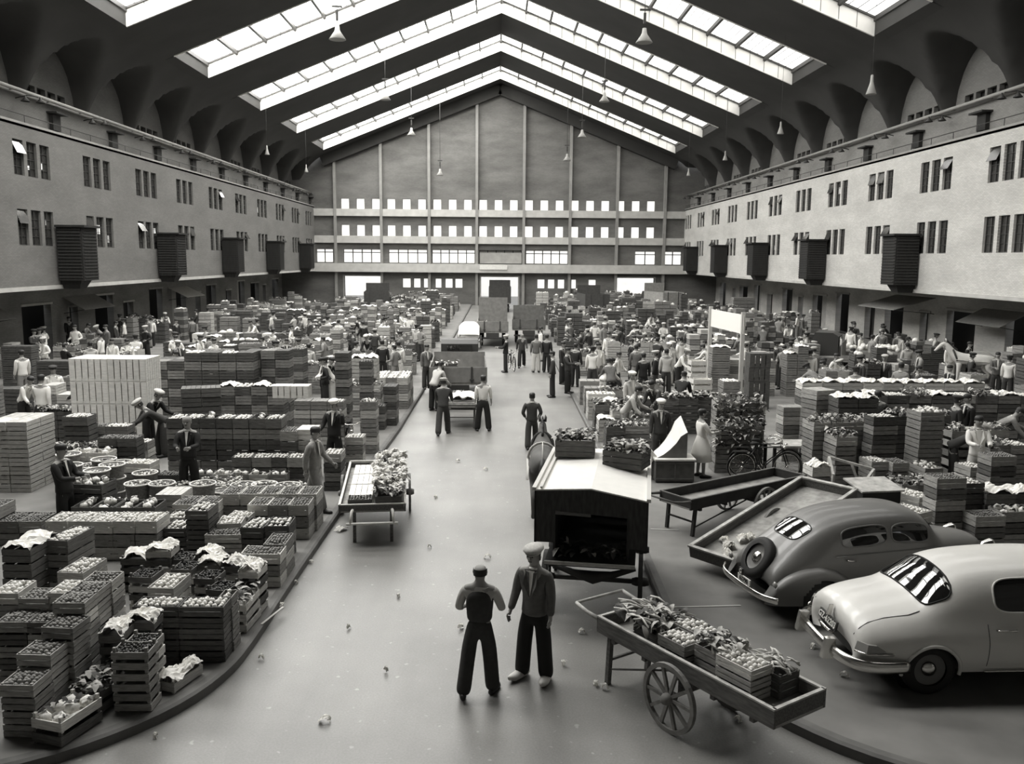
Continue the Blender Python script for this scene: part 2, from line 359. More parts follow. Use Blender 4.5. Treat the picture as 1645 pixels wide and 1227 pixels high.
    for k in range(16):
        yc = Y0 - k * B + B / 2
        if yc < 24: break
        o = thing('vent_hood', 'hooded dark vent opening in the %s attic, %s from the gable' % ('lighter' if side == 'right' else 'shaded', ORD[k]), 'vent', (xa, yc, HT + .25), group='hooded vent openings in the attic bands')
        m1 = MB(); m1.box((s * .25, 0, .78), (.5, 1.15, .08)); m1.build('hood', woodD, o)
        m1 = MB(); m1.box((s * .1, 0, .35), (.2, .74, .72)); m1.build('grille', woodD, o)
        o = thing('bracket_lamp', 'twin dark bracket lamp on the %s attic, %s from the gable' % ('lighter' if side == 'right' else 'shaded', ORD[k]), 'lamp', (xa, yc - B / 2, HP - .3), group='bracket lamps below the pipes')
        m1 = MB(); m1.tube([(0, 0, 0), (s * .5, 0, .12), (s * 1.0, 0, .05)], .025, 6); m1.build('arm', ironM, o)
        for q in (.55, 1.0):
            m1 = MB(); m1.lathe([(.03, .12), (.05, .04), (.2, -.12), (.19, -.13)], 12, (s * q, (q - .8) * .9, -.05)); m1.build('lamp_shade', ironM, o)
# dark bay boxes hanging on the upper storeys
for side, pxs in (('left', [(105, 149), (264, 292), (364, 388), (434, 453), (486, 502)]), ('right', [(1100, 1117), (1144, 1164), (1204, 1228), (1290, 1318), (1423, 1466)])):
    X, s, Y0, B = SIDES[side]
    for i, (a, b) in enumerate(pxs):
        c = (a + b) / 2; dx = abs(_cam_dir(c - CX, 420 - CY).x / _cam_dir(c - CX, 420 - CY).y); Y = (abs(X) - .7) / dx
        o = thing('bay_cabinet', 'dark louvred box bay hung on the %s brick wall, %s from the gable' % ('lighter' if s < 0 else 'shaded', ORD[(4 - i) if side == 'left' else i]), 'wall cabinet', (X + s * .02, Y, HB + .28), group='dark louvred box bays on the side walls')
        m1 = MB(); m1.box((s * .65, 0, 1.25), (1.2, 1.5, 2.5)); m1.build('body', woodD, o)
        m1 = MB()
        for q in range(16): m1.box((s * .62, -.77, .15 + q * .15), (1.1, .06, .05))
        for q in range(16): m1.box((s * 1.27, 0, .15 + q * .15), (.05, 1.4, .03))
        m1.build('louvres', mat('louvre_paint', .045), o)
        m1 = MB(); m1.box((s * .74, 0, 2.54), (1.4, 1.8, .1)); m1.build('roof', woodD, o)
        m1 = MB(); m1.hexa([(0, -.35, -.4), (s * .8, -.35, -.4), (s * .8, .35, -.4), (0, .35, -.4), (0, -.55, 0), (s * 1.0, -.55, 0), (s * 1.0, .55, 0), (0, .55, 0)] if s > 0 else [(s * .8, -.35, -.4), (0, -.35, -.4), (0, .35, -.4), (s * .8, .35, -.4), (s * 1.0, -.55, 0), (0, -.55, 0), (0, .55, 0), (s * 1.0, .55, 0)]); m1.build('bracket', woodD, o)
# ---- roof shell with raised skylights
def zmain(u):
    """height of the shell at distance u from the ridge line"""
    e = np.maximum(u - 19.2, 0); return RIDGE - SL * u - .076 * e ** 2.6
def shell_side(s, Y0, B):
    E = XO
    us = np.concatenate([[0, 19.2], np.linspace(19.2, E, 26)[1:]])
    ys = np.concatenate([np.linspace(0, 1, 17)[:-1] + k for k in range(-1, 17)]) * B + (YF - 17 * B)
    ys = np.unique(np.clip(ys, YN, YF))
    U, Yg = np.meshgrid(us, ys, indexing='ij')
    ph = np.abs(((Yg - (Y0 - 40 * B)) / B + .5) % 1 - .5) * 2      # 0 in the bay's middle, 1 between bays
    arch = np.sqrt(np.clip(1 - (ph / .86) ** 1.7, 0, 1))
    tun = CAM_H + 8.0 + 2.75 * arch + .06 * (E - U) - np.where(ph > .86, 3, 0)
    Z = np.maximum(zmain(U), np.where(U > 19.25, tun, -1))
    return us, ys, U, Yg, Z
STR = [97.7 - 12.72 * k for k in range(7)]; SW = 6.0; SX = 19.2
# flat slopes between the openings: strips of boxes
for s, side in ((-1, 'left'), (1, 'right')):
    Y0, B = SIDES[side][2:]
    us, ys, U, Yg, Z = shell_side(s, Y0, B)
    mb = MB(); P = np.stack([RX + s * U, Yg, Z], -1)[1:]; mb.grid(P, flip=(s > 0))
    edges = [YF]
    for y in STR: edges += [y, y - SW]
    edges.append(YN); 
    for i in range(0, len(edges) - 1, 2):
        y1, y0 = edges[i], edges[i + 1]; y0 = max(y0, YN)
        if y1 <= y0: continue
        mb.add([(RX, y0, RIDGE), (RX + s * 19.2, y0, RIDGE - SL * 19.2), (RX + s * 19.2, y1, RIDGE - SL * 19.2), (RX, y1, RIDGE)], [(0, 1, 2, 3)])
    struct('roof_' + side, mb, shellM)
    # lunette walls with a row of low windows
    mb = MB(); x = RX + s * (XO - .02)
    hl = []
    for k in range(17):
        yc = Y0 - k * B
        if k % 3 == 1 or yc < 20: continue
        for q in range(4): hl.append((yc - 2.0 + q * 1.02, yc - 2.0 + q * 1.02 + .8, CAM_H + 7.75, CAM_H + 8.3))
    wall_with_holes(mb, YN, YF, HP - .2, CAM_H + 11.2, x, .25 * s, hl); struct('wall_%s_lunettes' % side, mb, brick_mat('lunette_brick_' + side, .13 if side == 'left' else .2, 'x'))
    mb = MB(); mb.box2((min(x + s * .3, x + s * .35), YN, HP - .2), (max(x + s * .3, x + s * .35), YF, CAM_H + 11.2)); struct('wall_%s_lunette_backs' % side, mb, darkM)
sec = SX / math.cos(math.atan(SL))
nst = 0
for y1 in STR:
    y0 = y1 - SW
    for s in (-1, 1):
        nst += 1; a = -s * math.atan(SL) * -1
        # curb frame local: u along slope
        ch = .95; w = MB(); Pt = lambda u, y, h: (RX + s * u, y, RIDGE - SL * u + h)
        def quad(m_, u0, u1, ya, yb, h0, h1, th=.08, mi=0):
            m_.hexa([Pt(u0, ya, h0), Pt(u1, ya, h0), Pt(u1, yb, h0), Pt(u0, yb, h0), Pt(u0, ya, h1), Pt(u1, ya, h1), Pt(u1, yb, h1), Pt(u0, yb, h1)], mi)
        quad(w, 0, SX, y1, y1 + .12, -.05, ch); quad(w, 0, SX, y0 - .12, y0, -.05, ch)
        o = struct('window_skylight_%d' % nst, w, curbM)
        w = MB(); w.hexa([Pt(SX, y0, -.02), Pt(SX + .9, y0, -.02), Pt(SX + .9, y1, -.02), Pt(SX, y1, -.02), Pt(SX, y0, ch), Pt(SX + .1, y0, ch), Pt(SX + .1, y1, ch), Pt(SX, y1, ch)]); w.build('end_curb', shellM, o)
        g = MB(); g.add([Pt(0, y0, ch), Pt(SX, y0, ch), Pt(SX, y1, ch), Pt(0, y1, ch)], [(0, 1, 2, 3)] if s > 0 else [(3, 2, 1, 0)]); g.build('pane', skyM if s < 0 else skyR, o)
        b = MB()
        for q in range(11):
            u = .02 + (SX - .04) * q / 10; quad(b, u - .07, u + .07, y0, y1, ch - .3, ch - .06)
            if q < 10:
                for r_ in (.25, .5, .75): quad(b, u + SX / 10 * r_ - .012, u + SX / 10 * r_ + .012, y0, y1, ch - .06, ch - .03)
        quad(b, 0, SX, y1 - .12, y1, ch - .16, ch - .06)
        for q in range(1, 20): quad(b, SX * q / 20 - .012, SX * q / 20 + .012, y1 - .015, y1, 0, ch - .1)
        b.build('glazing_bars', ironM, o)
# ---- gable
def gx(px): return atY(px, 380, YF).x
pil = [540, 613.5, 690, 766, 841, 915, 990, 1066]
def gz(py): return atY(799, py, YF).z
def gw(px, py): p = atY(px, py, YF); return p.x, p.z
holes = []; rowA = (gz(318), gz(337)); rowB = (gz(361), gz(380)); rowC = (gz(400), gz(421)); 
w24 = (gx(1044.6) - gx(555)) / 20
cxs = [gx(555) + i * w24 for i in range(21)]
mb = MB(); hs = []
zA, zB, zC, zF1, zF0 = gz(320.5), gz(362.5), gz(402), gz(424.5), gz(438)
HW, HH = .46, .66
for x in cxs:
    hs.append((x - HW, x + HW, zA - HH - .66, zA + HH - .66)); hs.append((x - HW, x + HW, zB - 1.36, zB - .02))
bigs = []
for (a, b) in ((507.5, 534.5), (551, 611), (624, 686), (694, 763), (770, 838), (845, 913), (1021, 1054), (1068, 1096)): bigs.append((gx(a), gx(b), zF1 + .1, zC + (0.0)))
doorsF = [(gx(552), gx(612), .0, gz(445)), (gx(773), gx(833), 0, gz(445)), (gx(993), gx(1053), 0, gz(445))]
low = [(gx(a), gx(b), gz(463), gz(448)) for a, b in ((646, 659), (664, 675), (680, 687), (699, 709), (715, 727), (731, 743), (864, 876), (881, 892), (897, 908), (919, 927), (947, 959))]
allh = hs + bigs + doorsF + low
m2 = MB(); wall_with_holes(m2, -28, 28, 0, CAM_H + 20, 0, -.5, allh)
V = np.concatenate(m2.v); V2 = V.copy(); V2[:, 0] = V[:, 1]; V2[:, 1] = YF - V[:, 0]; m2.v = [V2]
ob = struct('wall_gable', m2, brickF)
for i, h in enumerate(allh):
    if h in doorsF: continue
    o = MB(); nb = max(1, round((h[1] - h[0]) / 1.0)) if h in bigs else 1
    for k in range(nb + 1): o.box((h[0] + (h[1] - h[0]) * k / nb, YF + .25, (h[2] + h[3]) / 2), (.11 if nb > 1 else .06, .06, h[3] - h[2]))
    for z in (h[2], h[3]): o.box(((h[0] + h[1]) / 2, YF + .25, z), (h[1] - h[0], .06, .06))
    if h in bigs: o.box(((h[0] + h[1]) / 2, YF + .25, h[3] - .35), (h[1] - h[0], .05, .09))
    wn += 1; w = o.build('window_%d' % wn, ironM, None, kind='structure')
    o = MB(); o.box2((h[0], YF + .3, h[2]), (h[1], YF + .33, h[3])); o.build('pane', winM if h != bigs[4] else mat('dim_glass', .25), w)
# daylight court beyond the gateways; its facade glows by itself in place of sunlight
mb = MB(); mb.box2((-25, YF + 24, -1), (25, YF + 25, 9)); struct('exterior_bright_facade', mb, mat('daylight_glow_facade', .8, noise=.25, nscale=1.5, emit=WINE * .8))
for i, h in enumerate(doorsF):
    mb = MB(); mb.box2((h[0] - .15, YF - .1, 0), (h[0], YF + .3, h[3])); mb.box2((h[1], YF - .1, 0), (h[1] + .15, YF + .3, h[3])); mb.box2((h[0] - .15, YF - .1, h[3]), (h[1] + .15, YF + .3, h[3] + .15)); mb.build('door_%d' % (90 + i), conc, None, kind='structure')
mb = MB()
for i, px in enumerate(pil):
    x0 = gx(px); zt = RIDGE - SL * abs(x0 - RX) - 1.2
    mb = MB(); mb.box2((x0 - .15, YF - .55, 0), (x0 + .15, YF, zt)); mb.build('trim_%d' % (i + 1), mat('pilaster_concrete', .27, noise=.1, nscale=1.5), None, kind='structure')
for nm, pa, pb, d in (('trim_gallery_upper', 337.5, 349, .5), ('trim_gallery_lower', 380.5, 392, .5), ('trim_gallery_fascia', 424.5, 438, 1.2)):
    mb = MB(); mb.box2((XL - 3, YF - d * .85, gz(pb)), (XR + 3, YF, gz(pa))); struct(nm, mb, concL if nm != 'x' else conc)
mb = MB(); mb.box2((gx(771), YF - 1.12, gz(433)), (gx(815), YF - 1.04, gz(426))); tag(mb.build('notice_board', whiteM), 'long blank white board fixed on the gable gallery above the middle gateway', 'sign')
mb = MB(); mb.box2((gx(771), YF - .2, zF1 + .1), (gx(838), YF + .05, gz(406))); mb.build('trim_panel', conc, None, kind='structure')
# roof edge beam along the gable and near gable behind the camera
for s in (-1, 1):
    mb = MB(); L0 = (RX, YF - .4, RIDGE - .6); L1 = (RX + s * 20, YF - .4, RIDGE - .6 - SL * 20); mb.bar(L0, L1, .8, 1.2); struct('trim_gable_beam', mb, shellM)
mb = MB(); mb.box2((-XO - 1, YN - .4, 0), (XO + 1, YN, CAM_H + 20)); struct('wall_near', mb, brickF)
mb = MB(); mb.box2((-5, YN, 3.4), (5, -.5, 3.7)); struct('floor_near_gallery', mb, conc)
# pendant lamps under the roof
lamps = [(542, 55, 45), (1035, 60, 45), (619, 155, 70), (971, 158, 70), (661, 213, 84), (935, 216, 84), (1400, 140, 33), (1254, 208, 52), (1165, 252, 68), (1106, 278, 85), (429, 243, 70), (492, 272, 85), (707, 278, 95), (911, 254, 93)]
for i, (px, py, Y) in enumerate(lamps):
    p = atY(px, py, Y); zt = float(zmain(np.array(abs(p.x - RX)))) + .6 - p.z
    o = thing('pendant_lamp', '', 'lamp', p, group='pendant lamps under the roof'); far_ = px in (1400, 1254, 1165, 1106, 429, 492); o.scale = (.45,) * 2 + (1,) if far_ else (1, 1, 1)
    o['label'] = 'grey enamel pendant lamp hanging on a rod, %s from the near end of the roof' % ORD[sorted(range(len(lamps)), key=lambda q: (lamps[q][2], lamps[q][0])).index(i)]
    m1 = MB(); m1.cyl((0, 0, .2), (0, 0, max(zt, 1)), .02, 5); m1.build('rod', ironM, o)
    m1 = MB(); m1.lathe([(.0, .45), (.1, .43), (.13, .2), (.16, .12), (.42, -.25), (.4, -.26), (.05, .0)], 16); m1.build('lamp_shade', mat('enamel_grey', .35, rough=.5), o)
    if far_: continue
    m1 = MB(); m1.box((0, 0, 1.3), (.5, .1, .08)); m1.box((0, 0, .9), (.12, .12, .5)); m1.build('bracket', ironM, o)
# ================================================================ crates, baskets and what they hold
woodS = {'L': mat('pale_crate_wood', .55, var=.25, noise=.22, nscale=9, stretch=(1, 1, 7)), 'M': mat('worn_crate_wood', .29, var=.35, noise=.3, nscale=9, stretch=(1, 1, 7)),
         'D': mat('dark_crate_wood', .12, var=.35, noise=.3, nscale=9, stretch=(1, 1, 7)), 'W': mat('white_crate_wood', .74, var=.12, noise=.12, nscale=7, stretch=(1, 1, 4))}
TW = {'L': 'pale', 'M': 'brown', 'D': 'dark', 'W': 'whitish'}
fr = {'apple': mat('pale_apple_skin', .74, var=.15, rough=.45), 'small': mat('plum_skin', .26, var=.25, rough=.4), 'cauli': mat('cauliflower_head', .78, noise=.12, nscale=30, bump=.6),
      'leafL': mat('pale_leaf', .5, noise=.3, nscale=14), 'leafD': mat('dark_leaf', .09, noise=.4, nscale=14), 'grape': mat('grape_skin', .06, rough=.4, noise=.4, nscale=30),
      'paper': mat('lining_paper', .85, noise=.04), 'stick': mat('pale_root', .62, noise=.15, nscale=8)}
FW = {'apple': 'apples', 'small': 'small plums', 'cauli': 'cauliflowers', 'leaf': 'leafy greens', 'grape': 'dark grapes', 'paper': 'white paper wraps', 'stick': 'pale leeks', 'lid': '', 'empty': '', 'heap': 'overflowing greens'}
_pm = {}
def crate_mesh(kind, w, d, h, tone, lid=False):
    key = (kind, round(w, 3), round(d, 3), round(h, 3), tone, lid)
    if key in _pm: return _pm[key]
    m = MB(); t = .014
    if kind == 'V':      # tall crate with upright slats
        for sx in (-1, 1):
            n = max(3, int(d / .13))
            for i in range(n): m.box((sx * (w / 2 - t / 2), -d / 2 + (i + .5) * d / n, h / 2), (t, d / n * .84, h * .97))
            n = max(3, int(w / .17))
            for i in range(n): m.box((-w / 2 + (i + .5) * w / n, sx * (d / 2 - t / 2), h / 2), (w / n * .84, t, h * .97))
        for z in (.04, h - .04):
            for sx in (-1, 1): m.box((sx * (w / 2 - t * 1.6), 0, z), (t, d - .04, .07)); m.box((0, sx * (d / 2 - t * 1.6), z), (w - .04, t, .07))
        m.box((0, 0, h - .01), (w - .002, d - .002, .02)); m.box((0, 0, .02), (w - .03, d - .03, .02))
        _pm[key] = m; return m
    if kind == 'T':      # low tray with corner posts standing proud
        bh = h * .66; z0 = h * .14
        for sx in (-1, 1):
            m.box((sx * (w / 2 - t / 2), 0, z0 + bh / 2), (t, d, bh)); m.box((0, sx * (d / 2 - t / 2), z0 + bh / 2), (w - 2 * t, t, bh))
            for sy in (-1, 1): m.box((sx * (w / 2 - .032), sy * (d / 2 - .032), h * .5 + .012), (.034, .034, h + .024))
        m.box((0, 0, z0 + .01), (w - .03, d - .03, .012))
    else:
        nb = 2 if h < .27 else 3; g = .012; bh = (h - .012 - g * nb) / nb
        for k in range(nb):
            z = .008 + k * (bh + g) + bh / 2
            for sx in (-1, 1):
                m.box((sx * (w / 2 - t / 2), 0, z), (t, d, bh)); m.box((0, sx * (d / 2 - t / 2), z), (w - 2 * t, t, bh))
        for sx in (-1, 1):
            for sy in (-1, 1): m.box((sx * (w / 2 - .028), sy * (d / 2 - .028), h / 2), (.028, .028, h - .006))
        if kind == 'P':  # printed panel on the end boards
            for sy in (-1, 1): m.box((0, sy * (d / 2 + .002), h * .5), (w * .62, .006, h * .5)); m.box((0, sy * (d / 2 + .005), h * .5), (w * .3, .006, h * .22))
        m.box((0, 0, .012), (w - .03, d - .03, .012))
    if lid:
        n = 4
        for i in range(n): m.box((-w / 2 + (i + .5) * w / n, 0, h - .008), (w / n * .93, d, .014))
    _pm[key] = m; return m
_me = {}
def crate_data(*key):
    if key not in _me: _me[key] = crate_mesh(*key).mesh('crate', woodS[key[4]])
    return _me[key]
NB = [0]
CR = []         # every crate: dict
STUFF = {k: MB() for k in ('apple', 'small', 'cauli', 'leafL', 'leafD', 'grape', 'stick')}
rc = np.random.RandomState(5)
def leaf_add(m, c, s, rs=rc):
    """one curled leaf: a bent strip of quads"""
    a = rs.uniform(0, 6.3); tilt = rs.uniform(.1, 1.1); L = s * rs.uniform(.7, 1.2); W = L * rs.uniform(.35, .6); P = np.zeros((4, 3, 3))
    for i, u in enumerate((0, .35, .7, 1)):
        wv = W * (.25, 1, .9, .2)[i] / 2
        for j, q in enumerate((-1, 0, 1)): P[i, j] = (q * wv, L * u - L / 2, .25 * L * math.sin(u * 2.6) + .25 * abs(q) * wv)
    m.grid(P @ (rotz(a) @ rotx(tilt * (rs.rand() - .4) * 2)).T + np.array(c))
APP = []        # single fruit, biggest first in the picture
def fill(kind, R, c, w, d, near):
    """heap kind into the opening w x d, centre c (top rim), R 3x3 turn"""
    iw, idp = w - .05, d - .05
    def P(x, y, z): return np.array((x, y, z)) @ R.T + np.array(c)
    dist = c[1]
    if kind in ('apple', 'small', 'cauli'):
        r = {'apple': .037, 'small': .026, 'cauli': .085}[kind]; 
        if dist > 24: r *= 1.5
        if dist > 40: r *= 1.5
        nx, ny = max(1, int(iw / (r * 1.95))), max(1, int(idp / (r * 1.95)))
        for i in range(nx):
            for j in range(ny):
                x = -iw / 2 + (i + .5) * iw / nx + rc.uniform(-.3, .3) * r; y = -idp / 2 + (j + .5) * idp / ny + rc.uniform(-.3, .3) * r
                z = -.03 + .03 * (1 - (2 * x / iw) ** 2) * (1 - (2 * y / idp) ** 2) + rc.uniform(-.5, .3) * r
                if kind != 'cauli' and dist < 13.2 and near: APP.append((kind, P(x, y, z), r * rc.uniform(.9, 1.1)))
                else: STUFF[kind].blob(P(x, y, z), r * rc.uniform(.85, 1.1), (1, 1, .85), .03 if kind != 'cauli' else .1)
                if kind == 'cauli' and dist < 30:
                    for _ in range(3): leaf_add(STUFF['leafL' if rc.rand() < .5 else 'leafD'], P(x + rc.uniform(-r, r), y + rc.uniform(-r, r), z + r * .4), r * 1.3)
    elif kind == 'leaf':
        n = int(70 if dist < 25 else 30 if dist < 45 else 14); s = .13 if dist < 25 else .2 if dist < 45 else .3
        for _ in range(n): leaf_add(STUFF['leafL' if rc.rand() < .55 else 'leafD'], P(rc.uniform(-.5, .5) * w * 1.1, rc.uniform(-.5, .5) * d * 1.05, rc.uniform(-.03, .11)), s)
    elif kind == 'heap':
        for _ in range(170): leaf_add(STUFF['leafL' if rc.rand() < .4 else 'leafD'], P(rc.uniform(-.56, .56) * w, rc.choice((-.52, rc.uniform(-.5, .5))) * d, rc.uniform(-.75, .2)), .17)
    elif kind == 'grape':
        r = .018 if dist < 14 else .03
        n = int(iw * idp / (r * r * 2.6))
        for _ in range(n): STUFF['grape'].blob(P(rc.uniform(-.5, .5) * iw, rc.uniform(-.5, .5) * idp, rc.uniform(-.035, .005)), r, (1, 1, .9))
    elif kind == 'stick':
        for _ in range(int(46 if dist < 20 else 16)):
            a = P(rc.uniform(-.5, .5) * iw, rc.uniform(-.5, .5) * idp, rc.uniform(-.02, .09)); q = rc.uniform(-.8, .8); L = rc.uniform(.12, .22)
            v = np.array((math.sin(q) * L, math.cos(q) * L, rc.uniform(-.03, .07))) @ R.T
            STUFF['stick'].tube([a - v / 2, a + v * .1 + np.array((0, 0, .015)), a + v / 2], [.013, .011, .006], 5)
def paper_mesh(w, d, seed, rough=.05):
    rs = np.random.RandomState(seed); n, k = 11, 15
    x = np.linspace(-.5, .5, n) * w * 1.04; y = np.linspace(-.5, .5, k) * d * 1.04; X, Y = np.meshgrid(x, y, indexing='ij')
    Z = rs.uniform(-1, 1, (n, k)) * rough * .5 + .05 * (1 - (2 * X / w) ** 2) + rough * .8 * np.sin(X * 17 + seed) * np.sin(Y * 13 + seed * 2) + .012
    X = X + rs.uniform(-1, 1, X.shape) * .012; Y = Y + rs.uniform(-1, 1, X.shape) * .012
    m = MB(); m.grid(np.stack([X, Y, np.maximum(Z, -.03)], -1), smooth=False); return m
def blk(px, py, n, nc=1, nr=1, kind='K', fl='apple', w=.38, d=.58, h=.17, rz=0, anchor='L', place='', tone='M', base=None, jit=1.0, prio=None, Rel=None, pos=None, lidtone=None):
    """block of stacked crates whose top front corner shows at px, py"""
    n_ = n if isinstance(n, (list, tuple)) else [n] * nc
    base = PZ if base is None else base
    p = at(px, py, base + (max(n_) if Rel is None else Rel) * h) if pos is None else pos
    Rz = rotz(rz); NB[0] += 1
    for c in range(nc):
        for r in range(nr):
            x0 = (c + .5) * (w + .012) if anchor == 'L' else -(nc - c - .5) * (w + .012); y0 = (r + .5) * (d + .015)
            nt_ = n_[c] if nr == 1 or r == 0 else n_[c]
            for t in range(nt_):
                jx, jy, ja = rc.uniform(-1, 1) * .008 * jit, rc.uniform(-1, 1) * .012 * jit, rc.uniform(-1, 1) * .022 * jit
                q = np.array((x0 + jx, y0 + jy, 0)) @ Rz.T
                top = t == nt_ - 1
                x, y = p[0] + q[0], p[1] + q[1]
                side_vis = (c == nc - 1 and x < 0) or (c == 0 and x > 0)
                CR.append(dict(blk=NB[0], prio=prio, x=x, y=y, z=base + t * h, rz=rz + ja, kind=kind, w=w, d=d, h=h, tone=tone[(c * 3 + t * 5 + r) % len(tone)], top=top, fill=fl[(c + r) % len(fl)] if isinstance(fl, (list, tuple)) else fl,
                               vis=top or r == 0 or side_vis, place=place, c=c, r=r, t=nt_ - 1 - t, nc=nc, nr=nr, nt=nt_))
KN = {'K': 'crate', 'D': 'deep crate', 'T': 'low tray', 'P': 'printed crate', 'V': 'upright-slatted crate'}
OBST = []
def settle():
    """push stacks, baskets and vehicles apart where estimated places collide"""
    cols = {}
    for k in CR: cols.setdefault((k['blk'], k['c'], k['r']), []).append(k)
    rows = []
    for key, ks in cols.items():
        k = ks[0]; c_, s_ = abs(math.cos(k['rz'])), abs(math.sin(k['rz'])); hx = (k['w'] * c_ + k['d'] * s_) / 2; hy = (k['w'] * s_ + k['d'] * c_) / 2
        rows.append([k['x'], k['y'], hx, hy, (1 if k.get('deep') else 0) * 1000 + k['y'], ks, k['z'], max(q['z'] + q['h'] for q in ks)])
    for b in BK: rows.append([b['x'], b['y'], .262, .262, b['y'] - 2, [b], PZ, PZ + .5])
    bpy.context.view_layer.update(); cells = set()
    for o in C.objects:
        if o.type != 'MESH': continue
        r = o
        while r.parent: r = r.parent
        if r.get('category') not in ('car', 'handcart', 'lorry', 'table', 'desk', 'chest', 'wagon', 'horse', 'barrow', 'stall', 'bicycle', 'hopper'): continue
        me = o.data; V = np.empty(len(me.vertices) * 3); me.vertices.foreach_get('co', V); M = np.array(o.matrix_world); V = V.reshape(-1, 3) @ M[:3, :3].T + M[:3, 3]
        E_ = np.empty(len(me.edges) * 2, int); me.edges.foreach_get('vertices', E_); E_ = E_.reshape(-1, 2)
        for t in np.linspace(0, 1, 12): W_ = V[E_[:, 0]] * (1 - t) + V[E_[:, 1]] * t; cells |= {(int(a), int(b)) for a, b in np.floor(W_[:, :2] / .2)}
    nf = len(rows); rows += [[(a + .5) * .2, (b + .5) * .2, .1, .1, -99, None, 0, 3] for a, b in cells]
    A = np.array([r[:5] for r in rows]); Zl = np.array([r[6] for r in rows]); Zh = np.array([r[7] for r in rows]); A0 = A.copy()
    unit = np.array([r[5][0].get('blk', -1 - i) if r[5] else -99999 - i for i, r in enumerate(rows)])
    pr = {}
    for i in range(nf): pr[unit[i]] = min(pr.get(unit[i], 1e9), rows[i][5][0].get('prio') or A[i, 4])
    for i in range(nf): A[i, 4] = pr[unit[i]]
    mem = {}
    for i in range(nf): mem.setdefault(unit[i], []).append(i)
    kl = np.array(sorted((y, x) for x, y in KL)); kr = np.array(sorted((y, x) for x, y in KR))
    for it in range(70):
        mv = 0
        for U, ids in sorted(mem.items(), key=lambda q: A[q[1][0], 4]):
            best = (0, 0, 0)
            for i in ids:
                k_ = np.interp(A[i, 1] - .1, kl[:, 0], kl[:, 1]) if A[i, 0] < 0 else 0
                if A[i, 0] < 0 and A[i, 0] + A[i, 2] > k_ - .05 and A[i, 1] > 8.4: best = max(best, (.5 + A[i, 0] + A[i, 2] - k_ + .05, -(A[i, 0] + A[i, 2] - k_ + .06), 0))
                k_ = np.interp(A[i, 1] - A[i, 3], kr[:, 0], kr[:, 1])
                if A[i, 0] > 0 and A[i, 0] - A[i, 2] < k_ + .05: best = max(best, (.5 + k_ + .05 - A[i, 0] + A[i, 2], k_ + .06 - A[i, 0] + A[i, 2], 0))
                ex = A[i, 2] + A[:, 2] - np.abs(A[i, 0] - A[:, 0]); ey = A[i, 3] + A[:, 3] - np.abs(A[i, 1] - A[:, 1])
                for j in np.where((ex > .04) & (ey > .04) & (Zl < Zh[i] - .02) & (Zl[i] < Zh - .02) & (unit != U) & (A[:, 4] <= A[i, 4]))[0]:
                    if ex[j] < ey[j] * 1.2: v = (ex[j], (ex[j] - .03) * (1 if A[i, 0] >= A[j, 0] else -1), 0)
                    else: v = (ey[j], 0, (ey[j] - .03) * (1 if A[i, 1] >= A[j, 1] else -1))
                    best = max(best, v)
            if best[0]:
                mv += 1
                for i in ids: A[i, 0] += best[1]; A[i, 1] += best[2]
        if not mv: break
    for U, ids in mem.items():
        sh = 0
        for i in ids:
            if A[i, 0] < 0 and A[i, 1] > 8.4: sh = min(sh, np.interp(A[i, 1] - .1, kl[:, 0], kl[:, 1]) - .06 - A[i, 0] - A[i, 2])
            elif A[i, 0] > 0: sh = max(sh, np.interp(A[i, 1] - A[i, 3], kr[:, 0], kr[:, 1]) + .06 - A[i, 0] + A[i, 2])
        for i in ids: A[i, 0] += sh
    drop = set(); nd = 0
    for i in sorted(range(nf), key=lambda q: A[q, 4]):
        ox = A[i, 2] + A[:, 2] - np.abs(A[i, 0] - A[:, 0]); oy = A[i, 3] + A[:, 3] - np.abs(A[i, 1] - A[:, 1])
        bad = any(j not in drop and A[j, 4] <= A[i, 4] for j in np.where((ox > .12) & (oy > .12) & (Zl < Zh[i] - .02) & (Zl[i] < Zh - .02) & (unit != unit[i]))[0]) or np.hypot(*(A[i, :2] - A0[i, :2])) > 1.5 or abs(A[i, 0]) > 23.5
        for k in rows[i][5]:
            k['x'] += A[i, 0] - A0[i, 0]; k['y'] += A[i, 1] - A0[i, 1]
        if bad:
            drop.add(i); nd += 1
            for k in rows[i][5]: k['dead'] = True
            if not rows[i][5][0].get('deep'): print('DROP', rows[i][5][0].get('place'), rows[i][5][0].get('c'))
        else: OBST.append((A[i, 0], A[i, 1], A[i, 2], A[i, 3], rows[i][7]))
    for r in rows[nf:]: OBST.append((r[0], r[1], .1, .1, 2))
    print('COLS', nf, 'dropped', nd, 'iters', it); CR[:] = [k for k in CR if not k.get('dead')]; BK[:] = [b for b in BK if not b.get('dead')]
def clear_of(x, y, r=.2):
    A = np.array(OBST) if not hasattr(clear_of, 'A') else clear_of.A; clear_of.A = A; x0, y0 = x, y
    for _ in range(12):
        dx, dy = x - A[:, 0], y - A[:, 1]; ox = A[:, 2] + r - np.abs(dx); oy = A[:, 3] + r * .8 - np.abs(dy); h = np.where((ox > .004) & (oy > .004))[0]
        if not len(h): return x, y, True
        j = h[np.argmax(np.minimum(ox[h], oy[h]))]
        if ox[j] < oy[j]: x += (ox[j] + .01) * (1 if dx[j] >= 0 else -1)
        else: y += (oy[j] + .01) * (1 if dy[j] >= 0 else -1)
        if math.hypot(x - x0, y - y0) > 1.1: return x0, y0, False
    return x, y, False
